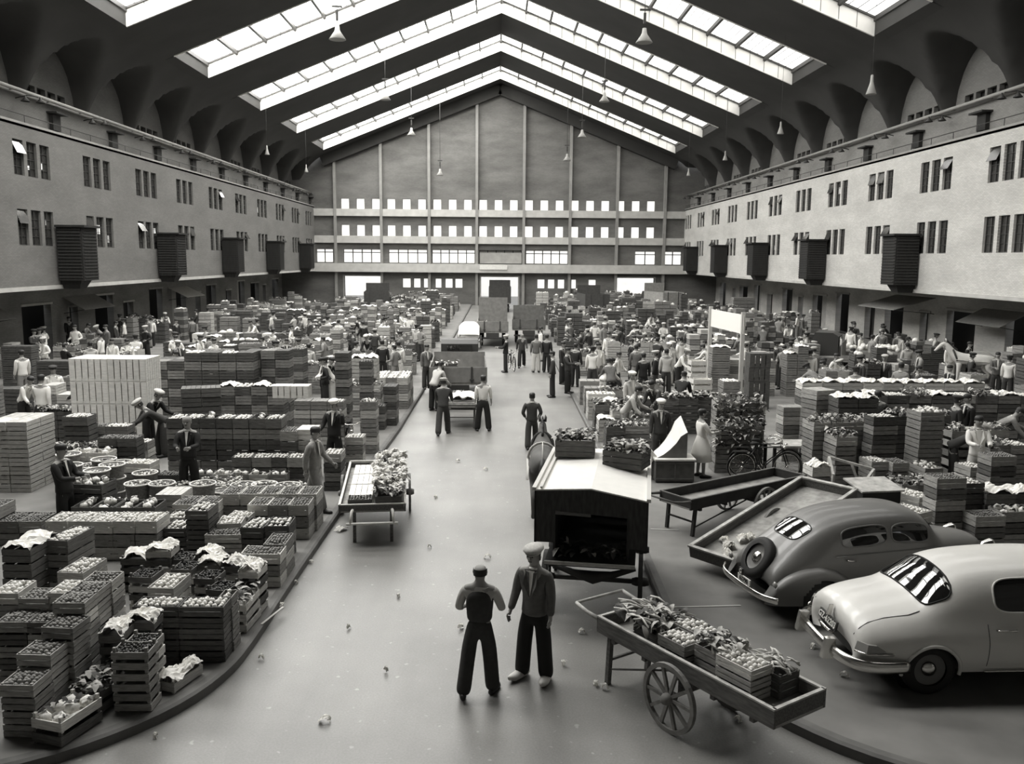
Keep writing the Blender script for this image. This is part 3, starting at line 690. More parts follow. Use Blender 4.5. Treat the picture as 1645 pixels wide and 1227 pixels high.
def flush_crates():
    settle()
    for b in BK: basket_build(**{q: b[q] for q in ('x', 'y', 'z', 'r', 'h', 'lab', 'fl', 'pile')})
    for k in CR:
        k['score'] = (k['w'] * k['h'] + k['w'] * k['d'] * .4 * k['top']) / (k['y'] ** 2) * (1 if k['vis'] else .03) * (1 if k['y'] > 8 else .2)
    CR.sort(key=lambda k: -k['score'])
    rest = MB(); rests = {t: MB() for t in woodS}
    for i, k in enumerate(CR):
        lid = k['fill'] == 'lid'
        cd = lambda: crate_mesh(k['kind'], k['w'], k['d'], k['h'], k['tone'], lid and k['top'])
        R = rotz(k['rz']); ctop = np.array((k['x'], k['y'], k['z'] + k['h'] * (.8 if k['kind'] == 'T' else .97)))
        if i < 300:
            top = k['top'] and k['fill'] not in ('lid', 'empty')
            tn = TW[k['tone']]
            tier = 'topmost' if k['t'] == 0 else 'lowest' if k['t'] == k['nt'] - 1 else ORD[k['t']] + ' down'
            if k['nt'] == 1: tier = 'alone'
            lab = '%s %s%s, %s' % (tn, KN[k['kind']], (' of ' + FW[k['fill']]) if top else '', tier)
            if k['nc'] * k['nr'] > 1: lab += ', %s' % ' '.join(([ORD[k['c']] + ' stack'] if k['nc'] > 1 else []) + ([ORD[k['r']] + ' row'] if k['nr'] > 1 else []))
            lab += ', ' + k['place']
            if len(lab.split()) > 16: print('LONG', lab)
            o = link({'K': 'wooden_crate', 'D': 'wooden_crate', 'T': 'wooden_tray', 'P': 'printed_crate', 'V': 'slatted_crate'}[k['kind']], crate_data(k['kind'], k['w'], k['d'], k['h'], k['tone'], lid and k['top']), None, (k['x'], k['y'], k['z']), k['rz'])
            tag(o, lab, 'crate' if k['kind'] != 'T' else 'tray', 'crates stacked in the ' + k['place'].replace('in the ', ''))
            if k['top'] and k['fill'] in ('paper', 'cauliP'):
                pm = paper_mesh(k['w'], k['d'], i % 9).build('lining_paper', fr['paper'], o); pm.location = (0, 0, k['h'] * .95)
            elif top: fill(k['fill'], R, ctop, k['w'], k['d'], True)
        else:
            if k['y'] > 45 and not k['vis']: continue
            mi = list(woodS).index(k['tone'])
            if k['y'] < 40 and k['vis']: rest.merge(cd(), R, (k['x'], k['y'], k['z']), mi=mi)
            else:
                rest.box((k['x'], k['y'], k['z'] + k['h'] / 2 - .006), (k['w'] - .02, k['d'] - .02, k['h'] - .03), rz=k['rz'], mi=mi)
                for z in (.25, .75): rest.box((k['x'], k['y'], k['z'] + k['h'] * z), (k['w'], k['d'], k['h'] * .36), rz=k['rz'], mi=mi)
            if k['top'] and k['fill'] == 'paper':
                q = paper_mesh(k['w'], k['d'], i % 9); rest.merge(q, R, (k['x'], k['y'], k['z'] + k['h'] * .95), mi=4)
            elif k['top'] and k['fill'] not in ('lid', 'empty'): fill(k['fill'], R, ctop, k['w'], k['d'], False)
    print('CRATES', len(CR), 'APPLES', len(APP))
    if rest.v: tag(rest.build('wooden_crates', [woodS[t] for t in woodS] + [fr['paper']]), 'countless further wooden crates stacked down the hall on both platforms', 'crates', kind='stuff')
    # single fruit
    APP.sort(key=lambda a: a[1][1])
    ms = {}
    for k_ in ('apple', 'small'):
        q = MB(); v = _ICO * .5
        t_ = np.linspace(0, PI, 7); q.lathe([(max(.001, math.sin(a)) * (1 + .05 * math.cos(a)), -math.cos(a) + (.18 * max(0, math.cos(a)) ** 6 * -1)) for a in t_], 9); ms[k_] = q.mesh(k_, fr[k_])
    for i, (k_, p, r) in enumerate(APP):
        if i < 290:
            o = link('plum' if k_ == 'small' else 'apple', ms[k_], None, p, rc.uniform(0, 6)); o.scale = (r, r, r * .92)
            tag(o, ('small round plum heaped in the crates of the kerb corner block' if k_ == 'small' else 'round pale apple heaped in an open crate near the kerb bend'), 'fruit', ('plums heaped in the kerb corner crates' if k_ == 'small' else 'apples heaped near the kerb bend'))
        else: STUFF[k_].blob(p, r, (1, 1, .92), .03)
    for k_, nm, lb in (('apple', 'apples', 'heaps of pale apples filling the open crates down both platforms'), ('small', 'plums', 'heaps of small dark plums filling open crates'), ('cauli', 'cauliflowers', 'rows of white cauliflower heads in open crates'),
                       ('leafL', 'pale_leaves', 'pale vegetable leaves spilling over crates and carts'), ('leafD', 'dark_leaves', 'dark vegetable leaves spilling over crates and carts'), ('grape', 'grapes', 'dark grapes heaped in low trays'), ('stick', 'leeks', 'pale leeks and roots laid in crates and on the handcart')):
        if STUFF[k_].v: tag(STUFF[k_].build(nm, fr[k_]), lb, 'produce', kind='stuff')
BK = []
def basket(x, y, z, r=.2, h=.2, lab='', fl=True, pile=1): BK.append(dict(x=x, y=y, z=z, r=r, h=h, lab=lab, fl=fl, pile=pile))
def basket_build(x, y, z, r, h, lab, fl, pile):
    for k in range(pile):
        o = thing('wicker_basket', lab + (', topmost of its pile' if k == pile - 1 and pile > 1 else ', under another basket' if pile > 1 else ''), 'basket', (x, y, z + k * h), group='round rimmed baskets among the crates')
        m = MB(); prof = [(.02, .005), (r * .8, .005)]
        for i in range(5): prof += [(r * (.82 + .15 * i / 5), h * (i + .2) / 5), (r * (.86 + .15 * i / 5), h * (i + .8) / 5)]
        prof += [(r * .95, h * .99), (r * .88, h * .8), (.01, h * .8)]
        if 'b' not in _me: _me['b'] = m.lathe(prof, 20).mesh('basket_body', mat('wicker', .2, noise=.35, nscale=25)); _me['br'] = MB().tube([(r * math.cos(a) * 1.0, r * math.sin(a) * 1.0, h) for a in np.arange(20) * 2 * PI / 20], .016, 6, closed=True).mesh('basket_rim', mat('pale_rim', .75, noise=.1))
        link('body', _me['b'], o); link('rim', _me['br'], o)
    if fl:
        for _ in range(26):
            a, q = rc.uniform(0, 6.3), math.sqrt(rc.rand()) * r * .8; STUFF['small' if rc.rand() < .5 else 'apple'].blob((x + q * math.cos(a), y + q * math.sin(a), z + pile * h - .01 + rc.uniform(-.01, .02)), .03)
# ================================================================ people
def skin_mesh(nodes, edges, root=0, sub=1):
    """smooth body grown round a skeleton: nodes {name: (pos, rx, ry)}"""
    names = list(nodes); idx = {n: i for i, n in enumerate(names)}
    me = bpy.data.meshes.new('t'); me.from_pydata([nodes[n][0] for n in names], [(idx[a], idx[b]) for a, b in edges], [])
    o = bpy.data.objects.new('t', me); C.objects.link(o); md = o.modifiers.new('s', 'SKIN'); md.use_smooth_shade = True; md.branch_smoothing = .3
    for i, n in enumerate(names):
        sv = me.skin_vertices[0].data[i]; q = nodes[n]; sv.radius = (q[1], q[2] if len(q) > 2 else q[1]); sv.use_root = (i == root)
    s = o.modifiers.new('u', 'SUBSURF'); s.levels = sub; s.render_levels = sub
    dg = bpy.context.evaluated_depsgraph_get(); ev = o.evaluated_get(dg); m2 = ev.to_mesh()
    V = np.empty(len(m2.vertices) * 3); m2.vertices.foreach_get('co', V)
    F_ = [tuple(p.vertices) for p in m2.polygons]; ev.to_mesh_clear(); bpy.data.objects.remove(o); bpy.data.meshes.remove(me)
    return V.reshape(-1, 3), F_
def v3(*a): return np.array(a, float)
POSES = {  # lean, (hipL, kneeL, hipR, kneeR), (flexL, outL, elbowL, flexR, outR, elbowR), head turn
    'stand': dict(), 'stand_wide': dict(leg=(.02, .03, -.02, .02), splay=.1, arm=(.1, .15, .25, .05, .12, .2)),
    'hips': dict(arm=(-.25, .35, 1.5, -.2, .35, 1.5)), 'walk': dict(lean=.05, leg=(.35, .12, -.3, .25), arm=(-.3, .12, .3, .3, .12, .5)),
    'carry': dict(lean=-.05, arm=(.5, .1, 1.1, .5, .1, 1.1)), 'push': dict(lean=.22, leg=(.4, .3, -.3, .15), arm=(.55, .1, .35, .55, .1, .35)),
    'bend': dict(lean=.95, leg=(.25, .2, .1, .15), arm=(.45, .1, .3, .7, .1, .5)), 'stoop': dict(lean=.55, leg=(.15, .2, .05, .1), arm=(.25, .1, .6, .5, .1, .7)),
    'wave': dict(lean=-.03, arm=(.3, .2, .7, .7, .35, 2.25)), 'clog': dict(leg=(.06, .05, -.02, .02), splay=.07, arm=(.12, .16, .3, -.02, .13, .25), lean=.05),
    'talk': dict(leg=(.05, .05, -.22, .1), splay=.09, arm=(.15, .32, 1.25, .05, .3, 1.2), lean=.04), 'pocket': dict(arm=(-.1, .3, .9, -.1, .3, .9), leg=(.3, .1, -.2, .2)),
    'sit': dict(lean=.1, leg=(1.45, 1.5, 1.4, 1.45), arm=(.5, .1, 1.1, .5, .1, 1.1))}
def joints(pose):
    P = POSES[pose]; l = P.get('lean', 0); lg = P.get('leg', (.03, .03, -.03, .03)); ar = P.get('arm', (.05, .12, .2, .03, .12, .25)); sp = P.get('splay', .03)
    J = {}; pel = v3(0, 0, .93); J['pelvis'] = pel; T = v3(0, -math.sin(l), math.cos(l)); Bk = v3(0, math.cos(l), math.sin(l))
    J['waist'] = pel + T * .16; J['chest'] = pel + T * .38 - Bk * .005; J['neckb'] = pel + T * .545 + Bk * .01
    l2 = l * .55; T2 = v3(0, -math.sin(l2), math.cos(l2)); Fw = v3(0, -math.cos(l2), -math.sin(l2))
    J['neck'] = J['neckb'] + T2 * .07; J['jaw'] = J['neck'] + T2 * .055 + Fw * .02; J['face'] = J['jaw'] + T2 * .065 + Fw * .01; J['crown'] = J['face'] + T2 * .075 - Fw * .012
    J['T2'], J['Fw'] = T2, Fw
    for s, k in ((-1, 0), (1, 2)):
        n = 'L' if s < 0 else 'R'; h = pel + v3(s * .095, 0, -.03); a, b = lg[k], lg[k + 1]
        kn = h + .44 * v3(s * sp, -math.sin(a), -math.cos(a)); an = kn + .41 * v3(s * sp, -math.sin(a - b), -math.cos(a - b))
        J['hip' + n], J['knee' + n], J['ankle' + n] = h, kn, an
        J['toe' + n] = an + v3(s * .04, -.17, -.055); J['heel' + n] = an + v3(0, .05, -.05)
    for s, k in ((-1, 0), (1, 3)):
        n = 'L' if s < 0 else 'R'; sh = J['neckb'] - T * .05 + v3(s * .185, 0, 0); f, g, e = ar[k:k + 3]
        f0 = f
        up_ = v3(s * math.sin(g), -math.sin(f0) * math.cos(g), -math.cos(f0) * math.cos(g)); el = sh + .29 * up_
        inn = -.0 if e < .8 else -.45 * s if e < 2 else -.2 * s
        fo = v3(s * math.sin(g) * .6 + inn, -math.sin(f0 + e), -math.cos(f0 + e)); fo /= np.linalg.norm(fo); wr = el + .25 * fo
        J['sh' + n], J['el' + n], J['wr' + n], J['fd' + n] = sh, el, wr, fo
    dz = min(J['ankleL'][2], J['ankleR'][2]) - .085
    for k in J:
        if k not in ('T2', 'Fw', 'fdL', 'fdR'): J[k] = J[k] - v3(0, 0, dz)
    return J
_pc = {}
def person_meshes(pose, fine=False, dress=False, coat=True):
    key = (pose, fine, dress, coat)
    if key in _pc: return _pc[key]
    J = joints(pose); sub = 2 if fine else 1; out = {}
    nd = {'pelvis': (J['pelvis'], .13, .1), 'waist': (J['waist'], .125, .09), 'chest': (J['chest'], .15, .1), 'neckb': (J['neckb'], .075, .065), 'neck': (J['neck'], .055, .055), 'jaw': (J['jaw'], .076, .086), 'face': (J['face'], .091, .108), 'crown': (J['crown'], .07, .08)}
    ed = [('pelvis', 'waist'), ('waist', 'chest'), ('chest', 'neckb'), ('neckb', 'neck'), ('neck', 'jaw'), ('jaw', 'face'), ('face', 'crown')]
    for n in 'LR':
        nd['sh' + n] = (J['sh' + n], .055, .055); nd['el' + n] = (J['el' + n], .042, .042); nd['wr' + n] = (J['wr' + n], .028, .024); pm = J['wr' + n] + J['fd' + n] * .07; nd['pm' + n] = (pm, .042, .02)
        ed += [('neckb', 'sh' + n), ('sh' + n, 'el' + n), ('el' + n, 'wr' + n), ('wr' + n, 'pm' + n)]
        nd['hip' + n] = (J['hip' + n], .085, .085); nd['knee' + n] = (J['knee' + n], .058, .058); nd['ankle' + n] = (J['ankle' + n], .042, .042); ft = J['ankle' + n] + v3(0, -.09, -.04); nd['ft' + n] = (ft, .04, .03)
        ed += [('pelvis', 'hip' + n), ('hip' + n, 'knee' + n), ('knee' + n, 'ankle' + n), ('ankle' + n, 'ft' + n)]
    V, F_ = skin_mesh(nd, ed, 0, sub); b = MB(); b.add(V, F_, True)
    Fw, T2 = J['Fw'], J['T2']; fc = J['face']
    R = np.array([v3(1, 0, 0), -Fw, T2]).T
    b.blob(fc + Fw * .1 - T2 * .018, .018, (.8, 1.1, 1.5), R=R)                                     # nose
    for s in (-1, 1): b.blob(fc + v3(s * .085, 0, 0) - T2 * .012 + Fw * -.012, .024, (.4, .8, 1.25), R=R)   # ears
    for n in 'LR':   # fingers rooted in the palm
        s = -1 if n == 'L' else 1; fd = J['fd' + n]; pm = J['wr' + n] + fd * .075; ax = np.cross(fd, v3(s, 0, 0)); ax /= np.linalg.norm(ax) + 1e-9; cu = v3(-s, 0, 0)
        for q, ln in zip((-1.5, -.5, .5, 1.5), (.062, .075, .07, .055)):
            a = pm + ax * q * .019; b.tube([a, a + fd * ln * .5 + cu * .008, a + fd * ln + cu * .028], [.0105, .0095, .007], 6)
        a = J['wr' + n] + fd * .03; tside = ax * (1 if ax[1] < 0 else -1); b.tube([a + tside * .02, a + tside * .05 + fd * .03, a + tside * .055 + fd * .065 + cu * .01], [.013, .011, .008], 6)
    out['body'] = b.mesh('body', mat('skin_tone', .33, noise=.05))
    # eyes and brows as tiny dark parts
    for s in (-1, 1): out['eye%d' % s] = MB().blob(fc + v3(s * .032, 0, 0) + Fw * .09 + T2 * .008, .0095, R=R).mesh('eye', ironM)
    out['mouth'] = MB().box(fc + Fw * .092 - T2 * .055, (.045, .01, .007), R=R).mesh('mouth', ironM)

    # upper garment
    k = 1.0 if coat else .93; hem = .0 if not coat else -.09
    T = (J['chest'] - J['pelvis']) / np.linalg.norm(J['chest'] - J['pelvis'])
    nd = {'c': (J['chest'] + T * .03, .185 * k, .125 * k), 'w': (J['waist'], .165 * k, .12 * k), 'h': (J['pelvis'] + T * .0, .185 * k, .14 * k), 'n': (J['neckb'], .085, .075)}
    ed = [('c', 'w'), ('w', 'h'), ('c', 'n')]
    if coat: nd['hem'] = (J['pelvis'] + T * hem, .195, .15); ed.append(('h', 'hem'))
    for n in 'LR':
        w_ = J['wr' + n] if coat else J['el' + n] * .45 + J['wr' + n] * .55
        nd['s' + n] = (J['sh' + n] - v3(0, 0, .005), .078 * k, .078 * k); nd['e' + n] = (J['el' + n], .06 * k, .06 * k); nd['w' + n] = (w_, .048 * k, .046 * k); ed += [('c', 's' + n), ('s' + n, 'e' + n), ('e' + n, 'w' + n)]
    V, F_ = skin_mesh(nd, ed, 0, sub); out['jacket' if coat else 'shirt'] = MB().add(V, F_, True).mesh('upper_garment', darkM)
    if coat:   # collar and lapels
        m = MB(); nb = J['neckb']
        for s in (-1, 1):
            m.add([nb + v3(s * .07, 0, .03) - Fw * .02, nb + v3(s * .075, 0, -.01) + Fw * .085, J['chest'] + v3(s * .09, 0, 0) + Fw * .13, J['waist'] + v3(s * .01, 0, .04) + Fw * .128, nb + v3(s * .03, 0, -.02) + Fw * .095], [(0, 1, 2, 3, 4)])
        out['lapels'] = m.mesh('lapels', darkM)
        m = MB(); m.add([nb + v3(.04, 0, .0) + Fw * .082, nb + v3(-.04, 0, .0) + Fw * .082, J['waist'] + v3(0, 0, .06) + Fw * .131], [(0, 1, 2)]); m.tube([nb + v3(.06 * math.cos(a), 0, .02) + Fw * .065 * math.sin(a) for a in np.linspace(0, 2 * PI, 10)[:-1]], .017, 5, closed=True)
        out['shirt_front'] = m.mesh('shirt_front', darkM)
    if dress:
        m = MB(); P = J['waist']; m.lathe([(.12, 0), (.15, -.1), (.2, -.25), (.24, -.45), (.27, -.68), (.25, -.68)], 18, P); out['skirt'] = m.mesh('skirt', darkM)
    else:
        nd = {'p': (J['pelvis'], .15, .12), 'w': (J['waist'] - T * .02, .145, .105)}; ed = [('p', 'w')]
        for n in 'LR':
            nd['h' + n] = (J['hip' + n] * .8 + J['knee' + n] * .2, .105, .105); nd['k' + n] = (J['knee' + n], .098, .1); nd['a' + n] = (J['ankle' + n] + v3(0, .0, -.06), .088, .1); ed += [('p', 'h' + n), ('h' + n, 'k' + n), ('k' + n, 'a' + n)]
        V, F_ = skin_mesh(nd, ed, 0, sub); V[:, 2] = np.maximum(V[:, 2], .05 + .0 * V[:, 2]); out['trousers'] = MB().add(V, F_, True).mesh('trousers', darkM)
    for n in 'LR':
        m = MB(); a = J['ankle' + n]; sd = J['toe' + n] - J['heel' + n]; sd[2] = 0; z0 = a[2] - .085
        pr = []
        base = v3(a[0], a[1], z0); dr = v3(J['toe' + n][0] - a[0], -.17, 0); dr /= np.linalg.norm(dr)
        m.tube([base - dr * .09 + v3(0, 0, .04), base - dr * .05 + v3(0, 0, .045), base + dr * .06 + v3(0, 0, .045), base + dr * .15 + v3(0, 0, .036), base + dr * .205 + v3(0, 0, .032)], [(.03, .035), (.042, .044), (.05, .044), (.048, .034), (.022, .02)], 10)
        out['shoe' + n] = m.mesh('shoe', darkM)
        if pose == 'clog':
            m = MB(); m.tube([base - dr * .12 + v3(0, 0, .05), base - dr * .07 + v3(0, 0, .055), base + dr * .05 + v3(0, 0, .06), base + dr * .15 + v3(0, 0, .055), base + dr * .22 + v3(0, 0, .07), base + dr * .25 + v3(0, 0, .09)], [(.03, .035), (.055, .05), (.066, .058), (.064, .05), (.035, .035), (.008, .01)], 12); out['clog' + n] = m.mesh('clog', darkM)
    # headgear and hair
    m = MB(); c = J['face'] + T2 * .035; 
    def hat(m, prof, tilt=0, sc=(1, 1.18, 1)):
        V = []; k = 18; t = np.arange(k) * 2 * PI / k
        q = MB(); q.lathe(prof, k); v = np.concatenate(q.v) * np.array(sc); m.add(v @ (R @ rotx(tilt)).T + c - Fw * .008, np.concatenate(q.loops).reshape(-1, 4), True)
    h = MB(); hat(h, [(.083, -.02), (.09, .015), (.086, .052), (.062, .085), (.0, .098)]); h.grid(np.array([[(c + v3(.085 * math.sin(a), 0, 0) * 1.0 - Fw * (.102 * math.cos(a)) - T2 * z) for a in np.linspace(-1.5, 1.5, 9)] for z in (0, .04, .08)]), True)
    out['hair'] = h.mesh('hair', darkM)
    h = MB(); q = MB()
    hat(h, [(.09, .0), (.098, .03), (.12, .05), (.118, .075), (.08, .1), (.0, .105)], .12, (1, 1.22, 1)); vis = np.array([[c + Fw * (.075 + .045 * k_) * 1.0 * math.cos(a * .9) + v3(.085 * math.sin(a), 0, 0) + T2 * (.03 - .012 * k_) for a in np.linspace(-1.2, 1.2, 9)] for k_ in (0, .5, 1, 1.25)]); h.grid(vis, True); h.grid(vis - T2 * .008, True, flip=True)
    out['cap'] = h.mesh('flat_cap', darkM)
    b = MB(); q = np.array([[(c + v3((.086 + min(z, 0) * .4) * math.sin(a), 0, 0) - Fw * ((.104 + min(z, 0) * .5) * math.cos(a)) - T2 * z) for a in np.linspace(-1.75, 1.75, 13)] for z in (.0, .03, .06, .09)]); b.grid(q, True); out['fringe'] = b.mesh('hair', darkM)
    _pc[key] = (out, J); return _pc[key]
CL = {'black': mat('black_cloth', .022), 'dark': mat('dark_cloth', .05, noise=.1, nscale=20), 'grey': mat('grey_cloth', .13, noise=.1, nscale=20), 'mid': mat('mid_grey_cloth', .24, noise=.1, nscale=20), 'light': mat('light_cloth', .5), 'white': mat('white_cloth', .8),
      'capgrey': mat('pale_tweed', .5, noise=.12, nscale=40), 'hair': mat('dark_hair', .03, rough=.5), 'grhair': mat('grey_hair', .3), 'clogwood': mat('clog_wood', .55, noise=.1), 'shoe': mat('shoe_leather', .03, rough=.4)}
CW = {'black': 'black', 'dark': 'dark', 'grey': 'dark grey', 'mid': 'grey', 'light': 'light', 'white': 'white'}
NPER = [0]
def person(x, y, z, rz, pose='stand', top='dark', low='black', head='hair', h=1.0, label=None, group=None, fine=False, dress=False, coat=True, lite=False, free_=True):
    out, J = person_meshes(pose, fine, dress, coat)
    if label is None: label = 'person'
    if free_: x, y, ok_ = clear_of(x, y)
    if free_ and not ok_ and group: return None
    o = thing('person', label, 'person', (x, y, z), rz, group); o.scale = (h * 1.07, h * 1.07, h); NPER[0] += 1
    def part(nm, me, m):
        p = link(nm, me, o); 
        if m is not None:
            p.material_slots[0].link = 'OBJECT'; p.material_slots[0].material = m
        return p
    part('body', out['body'], None)
    lite = lite or y > 24
    if not lite: part('eye', out['eye-1'], None); part('eye', out['eye1'], None); part('mouth', out['mouth'], None)
    part('jacket' if coat else 'shirt', out['jacket' if coat else 'shirt'], CL[top])
    if coat and y < 40:
        part('lapels', out['lapels'], CL[top]); part('shirt_front', out['shirt_front'], CL['white'])
    if dress: part('skirt', out['skirt'], CL[low])
    else: part('trousers', out['trousers'], CL[low])
    for n in 'LR':
        if pose == 'clog': part('clog', out['clog' + n], CL['clogwood'])
        else: part('shoe', out['shoe' + n], CL['shoe'])
    if head in ('cap', 'darkcap', 'whitecap'): part('hair', out['fringe'], CL['hair']); part('flat_cap', out['cap'], CL[{'cap': 'capgrey', 'darkcap': 'dark', 'whitecap': 'white'}[head]])
    elif head == 'bald': part('hair', out['fringe'], CL['hair'])
    else: part('hair', out['hair'], CL['grhair' if head == 'grhair' else 'hair'])
    return o
# ================================================================ goods on the shaded-wall platform (left of the carriageway)
K = 'kerb corner block'
blk(67, 1099, 4, 1, 1, 'K', 'small', .38, .37, .16, -.05, 'R', place=K + ' first step')
blk(30, 1049, 5, 1, 1, 'K', 'small', .40, .37, .16, -.05, place=K + ' second step')
blk(52, 1015, 6, 1, 1, 'K', 'small', .39, .37, .16, -.08, place=K + ' third step')
blk(-10, 998, 5, 2, 1, 'K', 'small', .38, .37, .16, 0, place=K + ' inner pair', tone='MD')
blk(71, 975, 7, 1, 1, 'K', 'small', .39, .37, .16, 0, place=K + ' fourth step', tone='ML')
blk(22, 963, 6, 1, 1, 'K', 'small', .38, .37, .16, 0, place=K + ' inner fourth step')
blk(100, 954, 7, 1, 1, 'K', 'small', .38, .37, .16, 0, place=K + ' fifth step', tone='MML')
blk(121, 939, 7, 1, 1, 'K', 'small', .39, .37, .16, 0, place=K + ' sixth step', tone='LMM')
blk(-28, 951, 6, 3, 1, 'K', 'apple', .34, .45, .17, 0, place='inner crates behind the corner block', tone='ML')
blk(91, 917, 4, 1, 1, 'D', 'apple', .38, .62, .22, -.12, place='deep crate behind the corner block')
blk(0, 881, 5, 1, 1, 'D', 'paper', .42, .7, .22, -.05, place='edge pile with white papers', tone='D')
blk(72, 866, 5, 1, 1, 'D', 'apple', .34, .7, .22, -.1, place='slim pile beside the papers', tone='DM')
blk(72, 836, [3] * 5, 5, 1, 'P', 'apple', .372, .58, .24, 0, place='row of five printed crates', tone='LLM')
blk(113, 814, 3, 4, 1, 'D', 'cauli', .37, .55, .24, 0, place='dark row behind the printed crates', tone='D')
blk(-8, 836, 2, 2, 1, 'D', 'small', .4, .6, .24, 0, place='edge pair of plum crates', tone='MD')
blk(-20, 815, 3, 3, 1, 'D', 'small', .37, .6, .24, 0, place='edge trio of plum crates', tone='DM')
blk(262, 795, 3, 1, 1, 'K', 'lid', .5, .6, .24, 0, place='pale lidded pile by the baskets', tone='L')
blk(276, 809, 3, 2, 1, 'K', 'small', .4, .6, .22, 0, place='pale pair by the dark tall pile', tone='L')
blk(345, 795, 3, 5, 1, 'P', 'small', .36, .6, .25, 0, place='pale row ending at the kerb', tone='LLM')
blk(395, 811, 3, 3, 1, 'P', 'small', .372, .55, .23, 0, place='kerbside trio of printed crates', tone='LM')
blk(298, 819, 5, 1, 1, 'D', 'apple', .40, .55, .18, 0, place='tall dark pile amid the apples', tone='D')
blk(260, 848, 3, 1, 1, 'D', 'apple', .4, .55, .17, 0, place='low crate left of the dark pile', tone='D')
blk(266, 830, 3, 1, 1, 'D', 'apple', .36, .4, .18, 0, place='low crate behind the dark pile', tone='ML')
blk(328, 858, 3, 1, 1, 'D', 'small', .62, .4, .17, 0, place='broad pale crates before the dark pile', tone='LM')
blk(340, 846, 3, 1, 1, 'D', 'apple', .42, .5, .2, .08, place='open crate between the piles', tone='L')
blk(376, 846, 3, 1, 1, 'D', 'apple', .4, .6, .21, -.05, place='dark crate between the piles', tone='D')
blk(360, 832, 3, 1, 1, 'D', 'apple', .4, .4, .19, -.05, place='crate behind the piles', tone='L')
blk(424, 844, 3, 1, 1, 'D', 'apple', .41, .55, .22, 0, place='dark kerbside crate pile', tone='DM')
blk(433, 834, 4, 1, 1, 'K', 'apple', .42, .5, .18, 0, place='pale kerbside crate pile', tone='L')
blk(386, 889, 3, 1, 1, 'D', 'small', .64, .42, .19, 0, place='broad kerbside crate pile', tone='LM')
blk(425, 877, 3, 1, 1, 'D', 'small', .36, .6, .2, 0, place='kerbside pile behind the broad crates', tone='ML')
for (px, py, n, f_, w_, t_, r_, pl) in ((237, 896, 4, 'grape', .34, 'M', -.08, 'second tray pile'), (194, 896, 4, 'paper', .44, 'D', 0, 'papered tray pile at the back'), (204, 924, 4, 'grape', .36, 'L', -.1, 'first tray pile'),
        (274, 911, 4, 'grape', .33, 'L', -.1, 'third tray pile'), (310, 926, 4, 'grape', .33, 'L', -.12, 'fourth tray pile'), (347, 944, 4, 'grape', .33, 'L', -.2, 'tilted tray pile'), (321, 905, 4, 'paper', .36, 'L', -.1, 'white papered trays mid heap'),
        (352, 906, 4, 'paper', .36, 'L', -.25, 'white papered tray beside them'), (374, 925, 5, 'paper', .30, 'L', -.1, 'white papered trays by the kerb'), (287, 893, 4, 'paper', .36, 'L', 0, 'white papered tray behind'), (232, 884, 5, 'paper', .4, 'L', 0, 'rear papered trays')):
    blk(px, py, n, 1, 1, 'T', f_, w_, .38, .14, r_, place=pl, tone=t_ + 'D')
blk(235, 943, 3, 1, 1, 'D', 'apple', .38, .6, .2, -.06, place='pale crate amid the trays', tone='L')
blk(212, 973, 5, 2, 1, 'D', 'apple', .585, .34, .155, 0, place='broad dark wall of crates', tone='D', prio=3)
blk(350, 962, 5, 1, 1, 'D', 'apple', .18, .3, .155, 0, place='crates ending the dark wall', tone='M')
blk(366, 968, 3, 1, 1, 'T', 'leaf', .3, .6, .15, -.06, place='tray with leaves by the kerb', tone='L')
blk(188, 1046, 6, 1, 1, 'T', 'grape', .43, .3, .127, 0, place='tall tray stack on the kerb bend', tone='M')
blk(279, 1045, 5, 1, 1, 'T', 'grape', .36, .36, .145, -.03, 'R', place='second tray stack on the kerb bend', tone='ML')
blk(256, 1020, 5, 1, 1, 'T', 'paper', .3, .3, .145, 0, place='papered trays behind the stacks', tone='M')
blk(198, 1026, 6, 1, 1, 'T', 'grape', .3, .3, .13, -.1, place='tray pile behind the tall stack', tone='L')
blk(166, 1022, 5, 1, 1, 'T', 'paper', .28, .4, .145, 0, place='papered pile beside the corner block', tone='D')
blk(197, 997, 5, 1, 1, 'T', 'paper', .38, .3, .145, 0, place='papered pile before the dark wall', tone='D')
blk(298, 1090, 1, 1, 1, 'T', 'paper', .25, .55, .17, -.3, place='lone papered tray on the platform', tone='L', prio=2)
blk(97, 1150, 2, 1, 1, 'T', 'cauli', .4, .6, .16, -.3, place='low cauliflower trays on the kerb bend', tone='DL')
blk(142, 1104, 2, 1, 1, 'T', 'leaf', .38, .6, .16, -.3, place='low leafy trays on the kerb bend', tone='D')
# edge pile of big pale crates and the layers behind the seated trader
blk(-24, 678, 8, 2, 2, 'K', 'lid', .44, .6, .2, 0, place='tall pale pile at the picture edge', tone='L')
blk(57, 673, 6, 1, 1, 'D', 'apple', .6, .5, .24, 0, place='dark pile behind the pale pile', tone='D')
blk(52, 712, 4, 3, 1, 'K', 'apple', .45, .46, .2, 0, place='pale flat rows', tone='LM')
blk(60, 722, 3, 4, 1, 'K', 'leaf', .44, .46, .24, 0, place='leafy flat rows', tone='L')
blk(155, 703, 5, 2, 1, 'D', 'small', .44, .46, .22, 0, place='dark pair below the white crates', tone='D')
blk(103, 687, 5, 2, 1, 'D', 'small', .42, .46, .22, 0, place='rear pair below the white crates', tone='DM')
blk(162, 684, 5, 1, 1, 'D', 'apple', .6, .46, .22, 0, place='broad crate below the white crates', tone='D')
blk(127, 728, 4, 2, 1, 'D', 'cauli', .46, .46, .22, -.08, place='bright crates behind the baskets', tone='L')
blk(183, 743, 3, 1, 1, 'D', 'apple', .6, .46, .24, -.1, place='apple crates behind the baskets', tone='LM')
